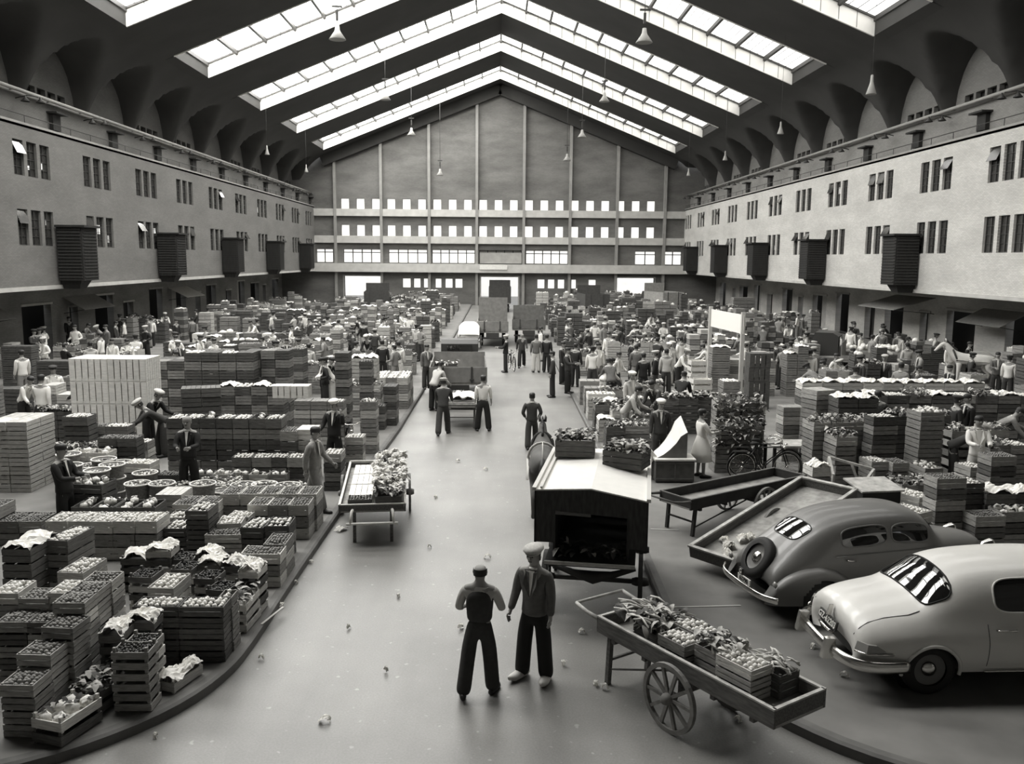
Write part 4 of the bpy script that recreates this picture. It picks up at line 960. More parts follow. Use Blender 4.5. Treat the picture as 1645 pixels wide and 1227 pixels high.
blk(113, 776, 5, 1, 1, 'D', 'cauli', .62, .5, .2, -.15, place='dark counter before the standing trader', tone='D')
blk(300, 761, 2, 5, 1, 'D', 'cauli', .4, .38, .22, 0, place='bright row behind the baskets', tone='LM')
blk(252, 762, 2, 2, 1, 'D', 'small', .4, .42, .22, 0, place='dark row behind the baskets', tone='D')
W_ = 'dark head-high wall of crates'
blk(266, 671, [6] * 7, 7, 1, 'D', ['apple', 'apple', 'cauli'], .372, .58, .255, 0, place=W_, tone='DDM', prio=5)
blk(420, 736, 3, 2, 1, 'D', 'apple', .38, .46, .25, 0, place='waist-high pair before the dark wall', tone='DM')
blk(350, 737, 3, 2, 1, 'D', 'apple', .44, .46, .25, 0, place='waist-high wider pair before the dark wall', tone='DM')
blk(433, 692, 5, 1, 1, 'D', 'small', .39, .6, .25, 0, place='pile joining the dark wall', tone='MD')
blk(461, 690, 5, 1, 1, 'D', 'lid', .44, .6, .25, 0, place='pale topped pile by the capped man', tone='L')
blk(519, 728, 4, 1, 1, 'D', 'apple', .39, .58, .22, 0, place='pile by the waving man', tone='DM')
blk(552, 700, 4, 1, 1, 'D', 'apple', .44, .46, .22, 0, place='pile under the bicycle', tone='ML')
blk(434, 644, [6] * 5, 5, 1, 'D', ['lid', 'lid', 'apple', 'cauli', 'cauli'], .43, .5, .24, 0, place='long wall behind the dark wall', tone='MML')
blk(537, 567, 11, 1, 1, 'K', 'lid', .38, .58, .24, 0, place='tallest crate tower', tone='DM')
blk(576, 580, 9, 1, 1, 'K', 'small', .38, .46, .24, 0, place='second crate tower', tone='DM')
blk(615, 621, 5, 1, 1, 'K', 'lid', .41, .7, .25, 0, place='kerbside pile by the handcart', tone='DM')
blk(597, 652, 3, 1, 1, 'K', 'small', .36, .5, .25, 0, place='low kerbside pile by the handcart', tone='DM')
blk(602, 606, 4, 4, 2, 'K', 'apple', .38, .9, .28, 0, place='long kerbside row', tone='LM')
blk(602, 590, 6, 2, 2, 'D', 'lid', .5, .7, .22, 0, place='row behind the kerbside row', tone='MD')
blk(562, 575, 8, 2, 1, 'K', 'paper', .42, .7, .25, 0, place='paper topped pile between the towers', tone='L')
blk(560, 620, 6, 2, 1, 'K', 'leaf', .5, .7, .2, 0, place='leafy pile between the towers', tone='LM')
blk(437, 620, 1, 2, 1, 'V', 'lid', .48, .46, .34, 0, place='pair of slatted pallet crates', tone='W', base=1.56)
blk(295, 566, 9, 4, 1, 'D', ['apple', 'lid'], .5, .6, .27, 0, place='rear dark wall', tone='DDM')
blk(395, 563, 9, 3, 1, 'D', 'lid', .42, .6, .27, 0, place='rear dark wall end', tone='DM')
blk(350, 620, 6, 4, 1, 'D', ['paper', 'apple'], .45, .6, .27, 0, place='middle rank before the rear wall', tone='DM')
blk(290, 625, 7, 2, 1, 'D', 'lid', .5, .6, .25, .3, place='skewed dark pile behind the bending man', tone='D')
blk(308, 601, 6, 3, 1, 'D', 'paper', .5, .6, .27, 0, place='papered rank before the rear wall', tone='DM')
# the big block of white upright-slatted crates
p = at(109, 576, PZ + 4 * .62)
blk(0, 0, 4, 2, 1, 'V', 'lid', 1.04, 1.0, .62, -.02, place='tall white slatted block', tone='W', pos=p, jit=.4, prio=-50)
blk(240, 580, 8, 2, 2, 'D', 'lid', .5, .6, .27, 0, place='dark piles beside the white block', tone='DM')
blk(57, 580, 6, 2, 1, 'D', 'lid', .55, .6, .27, 0, place='dark piles behind the white block', tone='D')
blk(0, 556, 6, 2, 1, 'D', 'lid', .6, .6, .27, 0, place='dark piles near the arcade', tone='D')
blk(0, 660, 4, 6, 1, 'D', 'leaf', .5, .46, .25, 0, place='flat ranks left of the white block', tone='D')
# long slatted counter far back
for i in range(9):
    p = at(308 + i * 16.5, 532, PZ + 1.35)
    blk(0, 0, 2, 1, 1, 'V', 'lid', .62, .9, .62, 0, place='long slatted counter, section ' + ORD[i], tone='MD' if i % 3 else 'W', pos=p)
# baskets
for i, (px, py, n) in enumerate([(233, 759, 2), (221, 776, 2), (257, 776, 2), (291, 777, 1), (326, 776, 2), (361, 778, 1), (391, 778, 2), (428, 777, 2), (462, 779, 2), (481, 777, 1), (337, 769, 1), (372, 769, 1),
        (159, 741, 3), (112, 750, 3), (139, 751, 2), (178, 750, 3), (122, 759, 2), (156, 758, 3), (193, 742, 2), (125, 732, 3)]):
    p = at(px, py, PZ + .2 * n + .25)
    basket(p.x, p.y, PZ, .255, .2 + .25 / n, 'round rimmed basket, %s of the %s' % (ORD[i % 12], 'basket row before the dark wall' if i < 12 else 'basket cluster beside the white crates'), True, n)
# ================================================================ goods on the other platform
blk(1404, 669, 8, 1, 1, 'D', 'apple', .6, .42, .22, .12, place='tall pile beside the barrow of leaves', tone='MD')
blk(1409, 741, 4, 1, 1, 'D', 'apple', .4, .55, .22, .12, place='pile before the tall pile', tone='M')
blk(1434, 743, 4, 1, 1, 'D', 'small', .4, .5, .22, .12, place='small pile before the tall pile', tone='M')
blk(1507, 768, 6, 1, 1, 'D', 'small', .6, .42, .215, .1, place='man-high dark pile behind the cars', tone='DM')
blk(1558, 776, 5, 1, 1, 'D', 'apple', .42, .55, .215, .1, place='apple crates beyond the dark pile', tone='D')
blk(1594, 733, 6, 1, 1, 'D', 'small', .56, .45, .22, .1, place='pile beside the white-coated man', tone='DM')
blk(1486, 752, 4, 1, 1, 'K', 'cauli', .44, .6, .2, .15, place='tilted bright crate', tone='LM')
blk(1452, 778, 3, 2, 1, 'T', 'leaf', .34, .55, .2, .15, place='sprout trays', tone='M')
blk(1560, 750, 4, 1, 1, 'D', 'apple', .4, .5, .22, .2, place='crate at the white-coated man', tone='LM')
blk(1470, 822, 3, 1, 1, 'D', 'apple', .44, .62, .24, .5, place='front crate of the oblong pile', tone='LM')
blk(1440, 805, 3, 1, 1, 'D', 'apple', .44, .62, .24, .5, place='rear crate of the oblong pile', tone='LM')
blk(1569, 829, 3, 1, 1, 'D', 'small', .6, .42, .22, .1, place='crate behind the pale car', tone='MD')
blk(1612, 822, 3, 1, 1, 'D', 'cauli', .6, .42, .22, .1, place='bright crate behind the pale car', tone='MD')
blk(1584, 793, 4, 2, 1, 'D', 'paper', .6, .5, .22, .05, place='papered crates behind the pale car', tone='D')
blk(1303, 751, 4, 1, 1, 'D', 'cauli', .36, .45, .22, .12, place='slim pile behind the tilted tray', tone='ML')
blk(1328, 753, 4, 1, 1, 'D', 'paper', .44, .45, .22, .12, place='papered pile behind the tilted tray', tone='ML')
blk(1305, 697, 5, 1, 1, 'D', 'apple', .45, .6, .22, .1, place='apple pile below the leaf heap', tone='LM')
blk(1344, 702, 6, 1, 1, 'D', 'leaf', .5, .6, .22, .1, place='leaf pile beside the leaf heap', tone='M')
blk(1300, 680, 7, 3, 1, 'D', 'leaf', .5, .6, .22, .1, place='leaf heap piles', tone='M')
blk(1260, 655, 6, 1, 1, 'D', 'lid', .6, .46, .24, .1, place='pile behind the table', tone='LM')
blk(1313, 628, 8, 1, 1, 'D', 'lid', .6, .6, .25, .35, place='skewed pile behind the leaf heap', tone='M')
blk(1348, 640, 8, 2, 1, 'D', 'paper', .5, .6, .24, .05, place='dark piles behind the two buyers', tone='D')
blk(1289, 614, 7, 9, 1, 'K', 'paper', .6, .6, .24, 0, place='long white-topped rank', tone='LMD')
blk(1390, 634, 7, 8, 1, 'K', ['paper', 'apple', 'leaf'], .6, .6, .24, 0, place='second white-topped rank', tone='MD')
blk(1437, 668, 6, 3, 1, 'D', ['leaf', 'lid'], .5, .6, .24, .1, place='piles beyond the tall pile', tone='D')
blk(1480, 662, 8, 1, 1, 'D', 'cauli', .6, .6, .22, .1, place='bright topped pile beyond the tall pile', tone='M')
blk(1530, 690, 5, 3, 1, 'T', ['leaf', 'apple'], .5, .6, .24, .1, place='trays behind the bending man', tone='ML')
blk(1590, 655, 5, 3, 1, 'T', ['apple', 'leaf'], .5, .6, .24, .1, place='pale trays behind the white-coated man', tone='L')
blk(1592, 715, 4, 2, 1, 'D', ['leaf', 'apple'], .5, .6, .24, .1, place='leaf crates near the white-coated man', tone='M')
blk(1111, 578, 6, 1, 1, 'T', 'empty', .62, .5, .24, .1, place='white slatted crate stack', tone='W')
blk(1114, 608, 5, 1, 1, 'T', 'empty', .7, .5, .22, .1, place='front white slatted crate stack', tone='W')
blk(1145, 558, 7, 1, 1, 'D', 'paper', .7, .6, .27, 0, place='pile by the signboard post', tone='M')
blk(1164, 578, 5, 1, 1, 'D', 'lid', .9, .6, .27, 0, place='white topped pile at the signboard post', tone='LM')
blk(1205, 568, 4, 1, 1, 'V', 'lid', .75, .6, .5, 0, place='dark slatted crates by the signboard', tone='D')
R1 = 'kerbside greens rank'
for i, (px, py, n, w_, f_, t_) in enumerate([(925, 612, 4, 1.1, 'lid', 'M'), (917, 625, 4, .9, 'lid', 'M'), (929, 632, 4, .9, 'apple', 'L'), (966, 628, 4, .9, 'leaf', 'M'), (928, 650, 4, 1.0, 'leaf', 'D'), (973, 648, 4, .45, 'paper', 'L'), (938, 674, 3, .45, 'paper', 'L'),
        (958, 686, 4, .5, 'leaf', 'D'), (985, 684, 4, .7, 'leaf', 'M'), (1020, 672, 4, .8, 'leaf', 'M'), (1008, 640, 5, .8, 'apple', 'D'), (1022, 620, 5, .9, 'leaf', 'M'), (970, 660, 4, .6, 'leaf', 'M'), (1030, 640, 5, .8, 'leaf', 'D'), (1108, 638, 5, .6, 'leaf', 'D'), (1080, 640, 5, .6, 'leaf', 'D')]):
    blk(px, py, n, 1, 1, 'K', f_, w_, .6, .22, 0, place='%s, pile %s' % (R1, ORD[i]), tone=t_)
for i, (x_, y_, n) in enumerate([(5.62, 21.15, 5), (6.26, 21.15, 5), (5.62, 21.78, 7), (6.26, 21.78, 7)]):
    blk(0, 0, n, 1, 1, 'D', 'heap', .6, .58, .24, 0, place='%s basket crate behind the bicycles' % ORD[i], tone='M', prio=1, pos=(x_, y_, 0))
# ================================================================ the crowded depth of the hall
def free(x, y):
    for (cx, cy, r) in KEEP:
        if (x - cx) ** 2 + (y - cy) ** 2 < r * r: return False
    return True
KEEP = [(8.5, 26, 2.5)]
for (px, py, Y, r) in ((740, 600, 0, 2.5), (1350, 560, 0, 3.2), (1590, 610, 0, 2.5), (1240, 705, 0, 2.0), (745, 548, 0, 2)):
    p = at(px, py, 0); KEEP.append((p.x, p.y, r))
rr = random.Random(11); CROWD = []
occupied = [(k['x'], k['y']) for k in CR]
oa = np.array(occupied)
y = 26.0; NB0 = NB[0]
while y < 94:
    dy = 1.7 + y * .006
    for s in (-1, 1):
        x = 3.7 if y < 60 else 3.9
        while x < 21.5:
            wd = rr.choice((.9, 1.2, 1.6, 2.0)); X = s * (x + wd / 2)
            near_occ = np.min((oa[:, 0] - X) ** 2 + (oa[:, 1] - y) ** 2) < (1.0 + wd / 2) ** 2
            passage = (s < 0 and -19.5 < X < -16.2 and y > 30) or (s > 0 and 17.5 < X < 19.0)
            if y < 40 and abs(X) > .58 * y: pass
            q = rr.random()
            if not near_occ and free(X, y) and not passage:
                if q < .60 + (.1 if y > 50 else 0):
                    n = rr.choice((3, 4, 4, 5, 6, 7)); h_ = rr.choice((.22, .25, .28)); cw = rr.choice((.4, .5, .6)); nc = max(1, int(wd / cw))
                    blk(0, 0, [max(2, n + rr.choice((-1, 0, 0, 1))) for _ in range(nc)], nc, 1, rr.choice('DKD'), rr.choice(('paper', 'apple', 'leaf', 'small', 'lid', 'lid', 'small', 'leaf', 'cauli', 'lid')), cw, .7, h_, rr.uniform(-.06, .06),
                        place='%s platform' % ('kerb' if abs(X) < 6 else 'inner'), tone=rr.choice(('L', 'M', 'D', 'DM', 'ML', 'M', 'M', 'D', 'LM', 'D')), pos=(X - wd / 2, y, 0))
                elif q < .92: CROWD.append((X, y, PZ))
                if rr.random() < .35: CROWD.append((X + rr.uniform(-.3, .3), y - .65, PZ))
            elif passage and rr.random() < .3: CROWD.append((X, y, PZ))
            x += wd + .12
    y += dy


for k in CR:
    if k['blk'] > NB0: k['deep'] = True
print('CROWD', len(CROWD))
# ================================================================ vehicles, carts, animals, stalls
chrome = mat('chrome', .7, rough=.2, metal=1.); tyreM = mat('tyre_rubber', .025, rough=.7); paintP = mat('pale_car_paint', .68, rough=.38, spec=.45, coat=.25); paintD = mat('dark_car_paint', .13, rough=.42, spec=.5, coat=.2)
carglass = mat('car_glass', .012, rough=.03, spec=1.0); lensM = mat('lamp_lens', .3, rough=.1, spec=.8); cartW = mat('cart_wood', .13, noise=.3, nscale=7, stretch=(1, 6, 6)); cartR = mat('worn_cart_rim', .42, noise=.3, nscale=7); bedW = mat('cart_floor', .3, noise=.3, nscale=6)
def text_mesh(s, size, name, m, parent, M, depth=.004):
    cu = bpy.data.curves.new('t', 'FONT'); cu.body = s; cu.size = size; cu.align_x = 'CENTER'; cu.align_y = 'CENTER'; cu.extrude = depth; cu.offset = size * .012; cu.space_character = 1.05
    o = bpy.data.objects.new('t', cu); C.objects.link(o); dg = bpy.context.evaluated_depsgraph_get(); me = bpy.data.meshes.new_from_object(o.evaluated_get(dg)); bpy.data.objects.remove(o)
    me.name = name; me.materials.clear(); me.materials.append(m); p = link(name, me, parent); p.matrix_local = M; return p
def bspl(P, n):
    """uniform cubic B-spline through the first axis of P (clamped ends), n samples"""
    P = np.concatenate([2 * P[:1] - P[1:2], P, 2 * P[-1:] - P[-2:-1]]); m = len(P) - 3; t = np.linspace(0, m, n); i = np.minimum(t.astype(int), m - 1); u = t - i
    b = np.stack([(1 - u) ** 3, 3 * u ** 3 - 6 * u ** 2 + 4, -3 * u ** 3 + 3 * u ** 2 + 3 * u + 1, u ** 3], 1) / 6
    return sum(b[:, k].reshape((-1,) + (1,) * (P.ndim - 1)) * P[i + k] for k in range(4))
class Shell:
    def __init__(s, st, nu=110, nv=96):
        rows = []
        for x, pr in st:
            half = [(x if len(p) < 3 else p[2], p[0], p[1]) for p in pr]; full = [(a, -b, c) for a, b, c in half] + [(a, b, c) for a, b, c in half[::-1][1:]]; rows.append(full)
        s.G = bspl(bspl(np.array(rows, float), nu).transpose(1, 0, 2), nv).transpose(1, 0, 2); s.nu, s.nv = nu, nv
        du = np.gradient(s.G, axis=0); dv = np.gradient(s.G, axis=1); N_ = np.cross(du, dv); s.N = N_ / (np.linalg.norm(N_, axis=2, keepdims=True) + 1e-9)
    def at(s, u, v, off=0.0):
        a = np.clip(np.asarray(u) * (s.nu - 1), 0, s.nu - 1.001); b = np.clip(np.asarray(v) * (s.nv - 1), 0, s.nv - 1.001); i, j = a.astype(int), b.astype(int); p, q = (a - i)[..., None], (b - j)[..., None]
        f = lambda A: A[i, j] * (1 - p) * (1 - q) + A[i + 1, j] * p * (1 - q) + A[i, j + 1] * (1 - p) * q + A[i + 1, j + 1] * p * q
        return f(s.G) + f(s.N) * off
    def mesh(s, mb, holes=()):
        a, b = s.nu, s.nv; idx = np.arange(a * b).reshape(a, b); f = np.stack([idx[:-1, :-1], idx[1:, :-1], idx[1:, 1:], idx[:-1, 1:]], -1).reshape(-1, 4)
        V = s.G.reshape(-1, 3); c = V[f].mean(1); keep = np.ones(len(f), bool)
        for (hx, hz, r) in holes: keep &= ~(((c[:, 0] - hx) ** 2 + (c[:, 2] - hz) ** 2 < r * r) & (np.abs(c[:, 1]) > .5) & (c[:, 2] < hz + r))
        mb.add(V, f[keep], True)
    def patch(s, mb, u0, u1, v0, v1, off=.006, e=4, n=20, thick=.004):
        """rounded pane lying on the body"""
        r = np.linspace(0, 1, 9)[:, None]; t = np.linspace(0, 2 * PI, 41)[None, :]; cs, sn = np.cos(t), np.sin(t); k = 1 / (np.abs(cs) ** e + np.abs(sn) ** e) ** (1 / e)
        U = (u0 + u1) / 2 + (u1 - u0) / 2 * r * cs * k; V = (v0 + v1) / 2 + (v1 - v0) / 2 * r * sn * k
        mb.grid(s.at(U, V, off), True, flip=True); return s.at(U[-1], V[-1], off)
def wheel(o, x, y, r, w, spare=None, cap=.5):
    R = rotx(PI / 2) if spare is None else spare; c = (x, y, r) if spare is None else (x, y, cap)
    m = MB(); m.lathe([(r * .62, -w / 2), (r * .8, -w / 2), (r * .95, -w * .42), (r, -w * .2), (r, w * .2), (r * .95, w * .42), (r * .8, w / 2), (r * .62, w / 2)], 28, (0, 0, 0), R); t = m.build('tyre', tyreM, o); t.location = c
    m = MB(); m.lathe([(r * .62, -w * .3), (r * .5, -w * .2), (0.001, -w * .2)], 24, (0, 0, 0), R); m.lathe([(r * .62, w * .3), (r * .5, w * .2), (0.001, w * .2)], 24, (0, 0, 0), R); m.build('rim', paintD, t)
    m = MB(); m.lathe([(r * .3, w * .2), (r * .26, w * .38), (r * .12, w * .5), (0.001, w * .52)], 18, (0, 0, 0), R); m.lathe([(r * .3, -w * .2), (r * .26, -w * .38), (r * .12, -w * .5), (0.001, -w * .52)], 18, (0, 0, 0), R); m.build('hubcap', chrome, t)
# --- the pale saloon
o = thing('car', 'pale rounded saloon car with curved chrome rear bumper and licence plate GZ-62203', 'car', (4.34, 10.72, 0.13), math.radians(2))
lo = [(.80, .30), (.86, .46), (.875, .62), (.86, .76)]
def SP(a, b, c, d, k=1.0, zl=0.0): return [(y * k, z + zl) for y, z in lo] + [a, b, c, d]
st = [(.10, [(.45, .36), (.5, .38), (.52, .42), (.50, .46), (.45, .5), (.35, .52), (.18, .53), (0, .53)]),
      (.03, [(.60, .33), (.66, .42), (.68, .52), (.64, .62), (.55, .70), (.42, .74), (.2, .76), (0, .76)]),
      (.10, [(.70, .31), (.77, .44), (.79, .58), (.75, .72), (.62, .83), (.45, .88), (.22, .91), (0, .91)]),
      (.34, [(.77, .30), (.83, .46), (.85, .62), (.81, .77), (.67, .90), (.48, .97), (.24, 1.0), (0, 1.01)]),
      (.62, SP((.73, .92), (.57, 1.0), (.28, 1.04), (0, 1.05))), (.86, SP((.75, .93), (.64, 1.02), (.34, 1.08), (0, 1.09))),
      (1.0, SP((.76, .94), (.68, 1.08), (.44, 1.20), (0, 1.23))), (1.26, SP((.765, .94), (.70, 1.16), (.50, 1.40), (0, 1.46))), (1.6, SP((.77, .94), (.71, 1.18), (.55, 1.48), (0, 1.56))),
      (2.3, SP((.775, .94), (.72, 1.18), (.57, 1.52), (0, 1.61))), (2.9, SP((.775, .94), (.72, 1.18), (.57, 1.52), (0, 1.60))), (3.2, SP((.77, .94), (.70, 1.16), (.54, 1.45), (0, 1.53))),
      (3.45, SP((.76, .93), (.67, 1.06), (.5, 1.22), (0, 1.3))), (3.65, SP((.74, .92), (.6, 1.0), (.4, 1.05), (0, 1.08))), (4.2, SP((.68, .86), (.5, .94), (.3, .99), (0, 1.0))),
      (4.6, [(.68, .32), (.72, .45), (.72, .6), (.66, .7), (.5, .78), (.35, .83), (.2, .86), (0, .86)]), (4.72, [(.5, .36), (.52, .45), (.5, .55), (.45, .6), (.35, .63), (.25, .65), (.1, .66), (0, .66)])]
S1 = Shell(st, 150, 120); m = MB(); S1.mesh(m, [(.95, .30, .36), (3.85, .30, .37)]); m.build('body', paintP, o)
def arch_lip(o, S, hx, hz, r, s, m_):
    V = S.G.reshape(-1, 3); V = V[V[:, 1] * s > .5]; pts = []
    for a in np.linspace(-.15, PI + .15, 26):
        q = np.array((hx + r * math.cos(a), hz + r * math.sin(a))); d_ = np.hypot(V[:, 0] - q[0], V[:, 2] - q[1]); j = np.argsort(d_)[:4]; pts.append((q[0], V[j, 1].mean(), max(q[1], .27)))
    MB().tube(pts, .024, 7).build('arch_lip', m_, o)
    m = MB(); m.cyl((hx, s * .58, hz), (hx, s * .60, hz), r + .01, 24); m.build('wheel_well', mat('wheel_well_black', .012), o)
def uof(S, x, v): # parameter u where the body reaches length x along line v
    us = np.linspace(0, 1, 400); X = S.at(us, np.full(400, v))[:, 0]; k = np.argmax((X > x) & (us > .08)); return us[k]
def vof(S, u, z, lo_=True):
    vs = np.linspace(0.02, .5, 300); Z = S.at(np.full(300, u), vs)[:, 2]; k = np.argmax(Z > z); return vs[k] if lo_ else 1 - vs[k]
u0, u1 = uof(S1, .90, .5), uof(S1, 1.27, .5); m = MB(); vl = .372; ring = S1.patch(m, u0, u1, vl, 1 - vl, .004, 5); g_ = m.build('rear_window', carglass, o); MB().tube(ring, .012, 6, closed=True).build('window_seal', mat('black_rubber', .02), g_)
for sd in (0, 1):
    for (xa, xb) in ((1.72, 2.42), (2.52, 3.25)):
        um = uof(S1, (xa + xb) / 2, .3); va, vb = vof(S1, um, 1.03), vof(S1, um, 1.40); ua, ub = uof(S1, xa, .3), uof(S1, xb, .3)
        if sd: va, vb = 1 - vb, 1 - va
        m = MB(); ring = S1.patch(m, ua, ub, va, vb, .004, 3.4); g_ = m.build('side_window', carglass, o); MB().tube(ring, .012, 6, closed=True).build('window_frame', paintP, g_)
m = MB(); ring = S1.patch(m, uof(S1, 3.28, .5), uof(S1, 3.58, .5), .34, .66, .004, 5); m.build('windscreen', carglass, o)
for nm, pts in (('boot_lid_seam', [(x, v) for x, v in zip((.06, .12, .22, .42, .7, .85), (.27, .285, .30, .315, .33, .35))]), ('door_seam', None)):
    m = MB()
    if pts:
        for fl in (0, 1): m.tube([S1.at(uof(S1, x, v if not fl else 1 - v), v if not fl else 1 - v, .003) for x, v in pts], .005, 4)
    else:
        u = uof(S1, 1.62, .2); m.tube([S1.at(u, v, .0) for v in np.linspace(.04, .27, 14)], .005, 4); u = uof(S1, 2.46, .2); m.tube([S1.at(u, v, .0) for v in np.linspace(.04, .27, 14)], .005, 4)
    m.build(nm, ironM, o)
m = MB(); path = [(.62, -.90, .42), (.35, -.915, .42), (.12, -.88, .42), (-.03, -.76, .43), (-.12, -.55, .44), (-.16, -.3, .45), (-.17, 0, .45), (-.16, .3, .45), (-.12, .55, .44), (-.03, .76, .43), (.12, .88, .42), (.35, .915, .42), (.62, .90, .42)]
P_ = bspl(np.array(path), 60); m.tube(P_, [(.045, .075)] * 60, 12); bp = m.build('rear_bumper', chrome, o)
for y_ in (-.42, .42):
    m = MB(); m.hexa([(-.26, y_ - .05, .34), (-.10, y_ - .055, .34), (-.10, y_ + .055, .34), (-.26, y_ + .05, .34), (-.22, y_ - .035, .6), (-.1, y_ - .045, .6), (-.1, y_ + .045, .6), (-.22, y_ + .035, .6)]); m.build('overrider', chrome, bp)
for s in (-1, 1):
    m = MB(); c = np.array((.2, s * .80, .62)); m.hexa([c + np.array(q) for q in ((-.17, -s * .10, -.04), (.2, 0.0, -.05), (.2, s * .04, -.05), (-.08, s * .04, -.04), (-.14, -s * .10, .06), (.05, 0, .045), (.05, s * .03, .045), (-.06, s * .03, .06))]); t = m.build('tail_lamp', lensM, o)
    MB().tube([c + np.array((-.18, -s * .08, -.05)), c + np.array((-.07, s * .05, -.055)), c + np.array((.25, s * .065, -.06))], .012, 6).build('lamp_trim', chrome, t)
    m = MB(); m.tube([(1.72, s * .835, .845), (1.74, s * .875, .85), (1.95, s * .875, .85), (1.97, s * .84, .845)], .011, 6); m.build('door_handle', chrome, o)
    m = MB(); m.tube([(1.6, s * .842, .325), (3.4, s * .842, .325)], .014, 6); m.build('sill_strip', chrome, o)
for x_ in (.95, 3.85):
    for s in (-1, 1): wheel(o, x_, s * .72, .33, .17); arch_lip(o, S1, x_, .30, .365, s, paintP)
m = MB(); m.box((2.4, 0, .33), (4.3, 1.3, .12)); m.box((.95, 0, .5), (.8, 1.25, .3)); m.box((3.85, 0, .5), (.8, 1.2, .3)); m.build('underbody', ironM, o)
tilt = rotx(0); m = MB(); pc = np.array((-.005, 0, .66)); nrm = roty(.2); m.box(pc, (.025, .52, .12), R=nrm, mi=0); pl = m.build('number_plate', ironM, o)
Mt = Matrix.Translation(Vector(pc) + Vector((-.017, 0, .003))) @ Matrix(((0, 0, -1), (-1, 0, 0), (0, 1, 0))).to_4x4()
Mt = Matrix.Translation(Vector(pc) + Vector((-.018, 0, .0))) @ Matrix.Rotation(.2, 4, 'Y') @ Matrix(((0, 0, -1), (-1, 0, 0), (0, 1, 0))).to_4x4()
text_mesh('GZ-62203', .115, 'plate_lettering', whiteM, pl, Mt)
m = MB(); m.tube([(-.03, -.2, .56), (-.05, -.1, .57), (-.05, .1, .57), (-.03, .2, .56)], .02, 8); m.hexa([(-.03, -.03, .72), (.01, -.03, .72), (.01, .03, .72), (-.03, .03, .72), (.0, -.012, .86), (.05, -.012, .86), (.05, .012, .86), (.0, .012, .86)]); m.build('boot_handle', chrome, o)
# --- the dark saloon
o = thing('car', 'dark older saloon car with spare wheel on its sloping tail and separate wings', 'car', (3.78, 12.62, .13), math.radians(13))
lo2 = [(.60, .34), (.645, .5), (.66, .68), (.655, .84)]
def SQ(a, b, c, d, k=1.0): return [(y * k, z) for y, z in lo2] + [a, b, c, d]
st = [(.22, [(.35, .36), (.4, .38), (.42, .42), (.4, .45), (.35, .48), (.25, .5), (.12, .5), (0, .5)]), (.10, [(.48, .34), (.54, .42), (.56, .5), (.53, .57), (.46, .61), (.33, .64), (.16, .65), (0, .65)]),
      (.22, [(.55, .34), (.6, .46), (.62, .6), (.58, .73), (.48, .80), (.34, .83), (.17, .84), (0, .84)]), (.5, SQ((.56, .95), (.42, 1.03), (.22, 1.06), (0, 1.07), .97)),
      (.8, SQ((.60, 1.0), (.5, 1.20), (.28, 1.26), (0, 1.28))), (1.1, SQ((.62, 1.02), (.55, 1.33), (.34, 1.42), (0, 1.45))), (1.5, SQ((.63, 1.03), (.57, 1.40), (.38, 1.51), (0, 1.55))),
      (2.1, SQ((.63, 1.03), (.575, 1.42), (.39, 1.54), (0, 1.58))), (2.55, SQ((.63, 1.03), (.57, 1.40), (.38, 1.51), (0, 1.55))), (2.8, SQ((.61, 1.02), (.55, 1.32), (.36, 1.41), (0, 1.44))),
      (2.98, SQ((.56, 1.0), (.47, 1.08), (.3, 1.14), (0, 1.17), .95)), (3.2, [(.5, .34), (.52, .5), (.53, .7), (.51, .86), (.45, .97), (.34, 1.03), (.18, 1.07), (0, 1.08)]),
      (3.8, [(.36, .36), (.38, .5), (.39, .66), (.38, .8), (.34, .9), (.26, .96), (.13, 1.0), (0, 1.01)]), (4.05, [(.24, .4), (.26, .5), (.27, .62), (.26, .74), (.23, .82), (.18, .87), (.09, .9), (0, .91)]), (4.16, [(.1, .45), (.1, .5), (.1, .58), (.1, .64), (.09, .7), (.07, .73), (.04, .75), (0, .76)])]
S2 = Shell(st, 130, 100); m = MB(); S2.mesh(m); m.build('body', paintD, o)
m = MB(); ring = S2.patch(m, uof(S2, .60, .5), uof(S2, .92, .5), .41, .59, .004, 4); g_ = m.build('rear_window', carglass, o); MB().tube(ring, .01, 6, closed=True).build('window_seal', ironM, g_)
for sd in (0, 1):
    for (xa, xb) in ((1.22, 1.98), (2.06, 2.72)):
        um = uof(S2, (xa + xb) / 2, .3); va, vb = vof(S2, um, 1.08), vof(S2, um, 1.36); ua, ub = uof(S2, xa, .3), uof(S2, xb, .3)
        if sd: va, vb = 1 - vb, 1 - va
        m = MB(); ring = S2.patch(m, ua, ub, va, vb, .004, 3.6); g_ = m.build('side_window', carglass, o); MB().tube(ring, .012, 6, closed=True).build('window_frame', paintD, g_)
m = MB(); ring = S2.patch(m, uof(S2, 2.74, .5), uof(S2, 2.94, .5), .37, .63, .004, 4); m.build('windscreen', carglass, o)
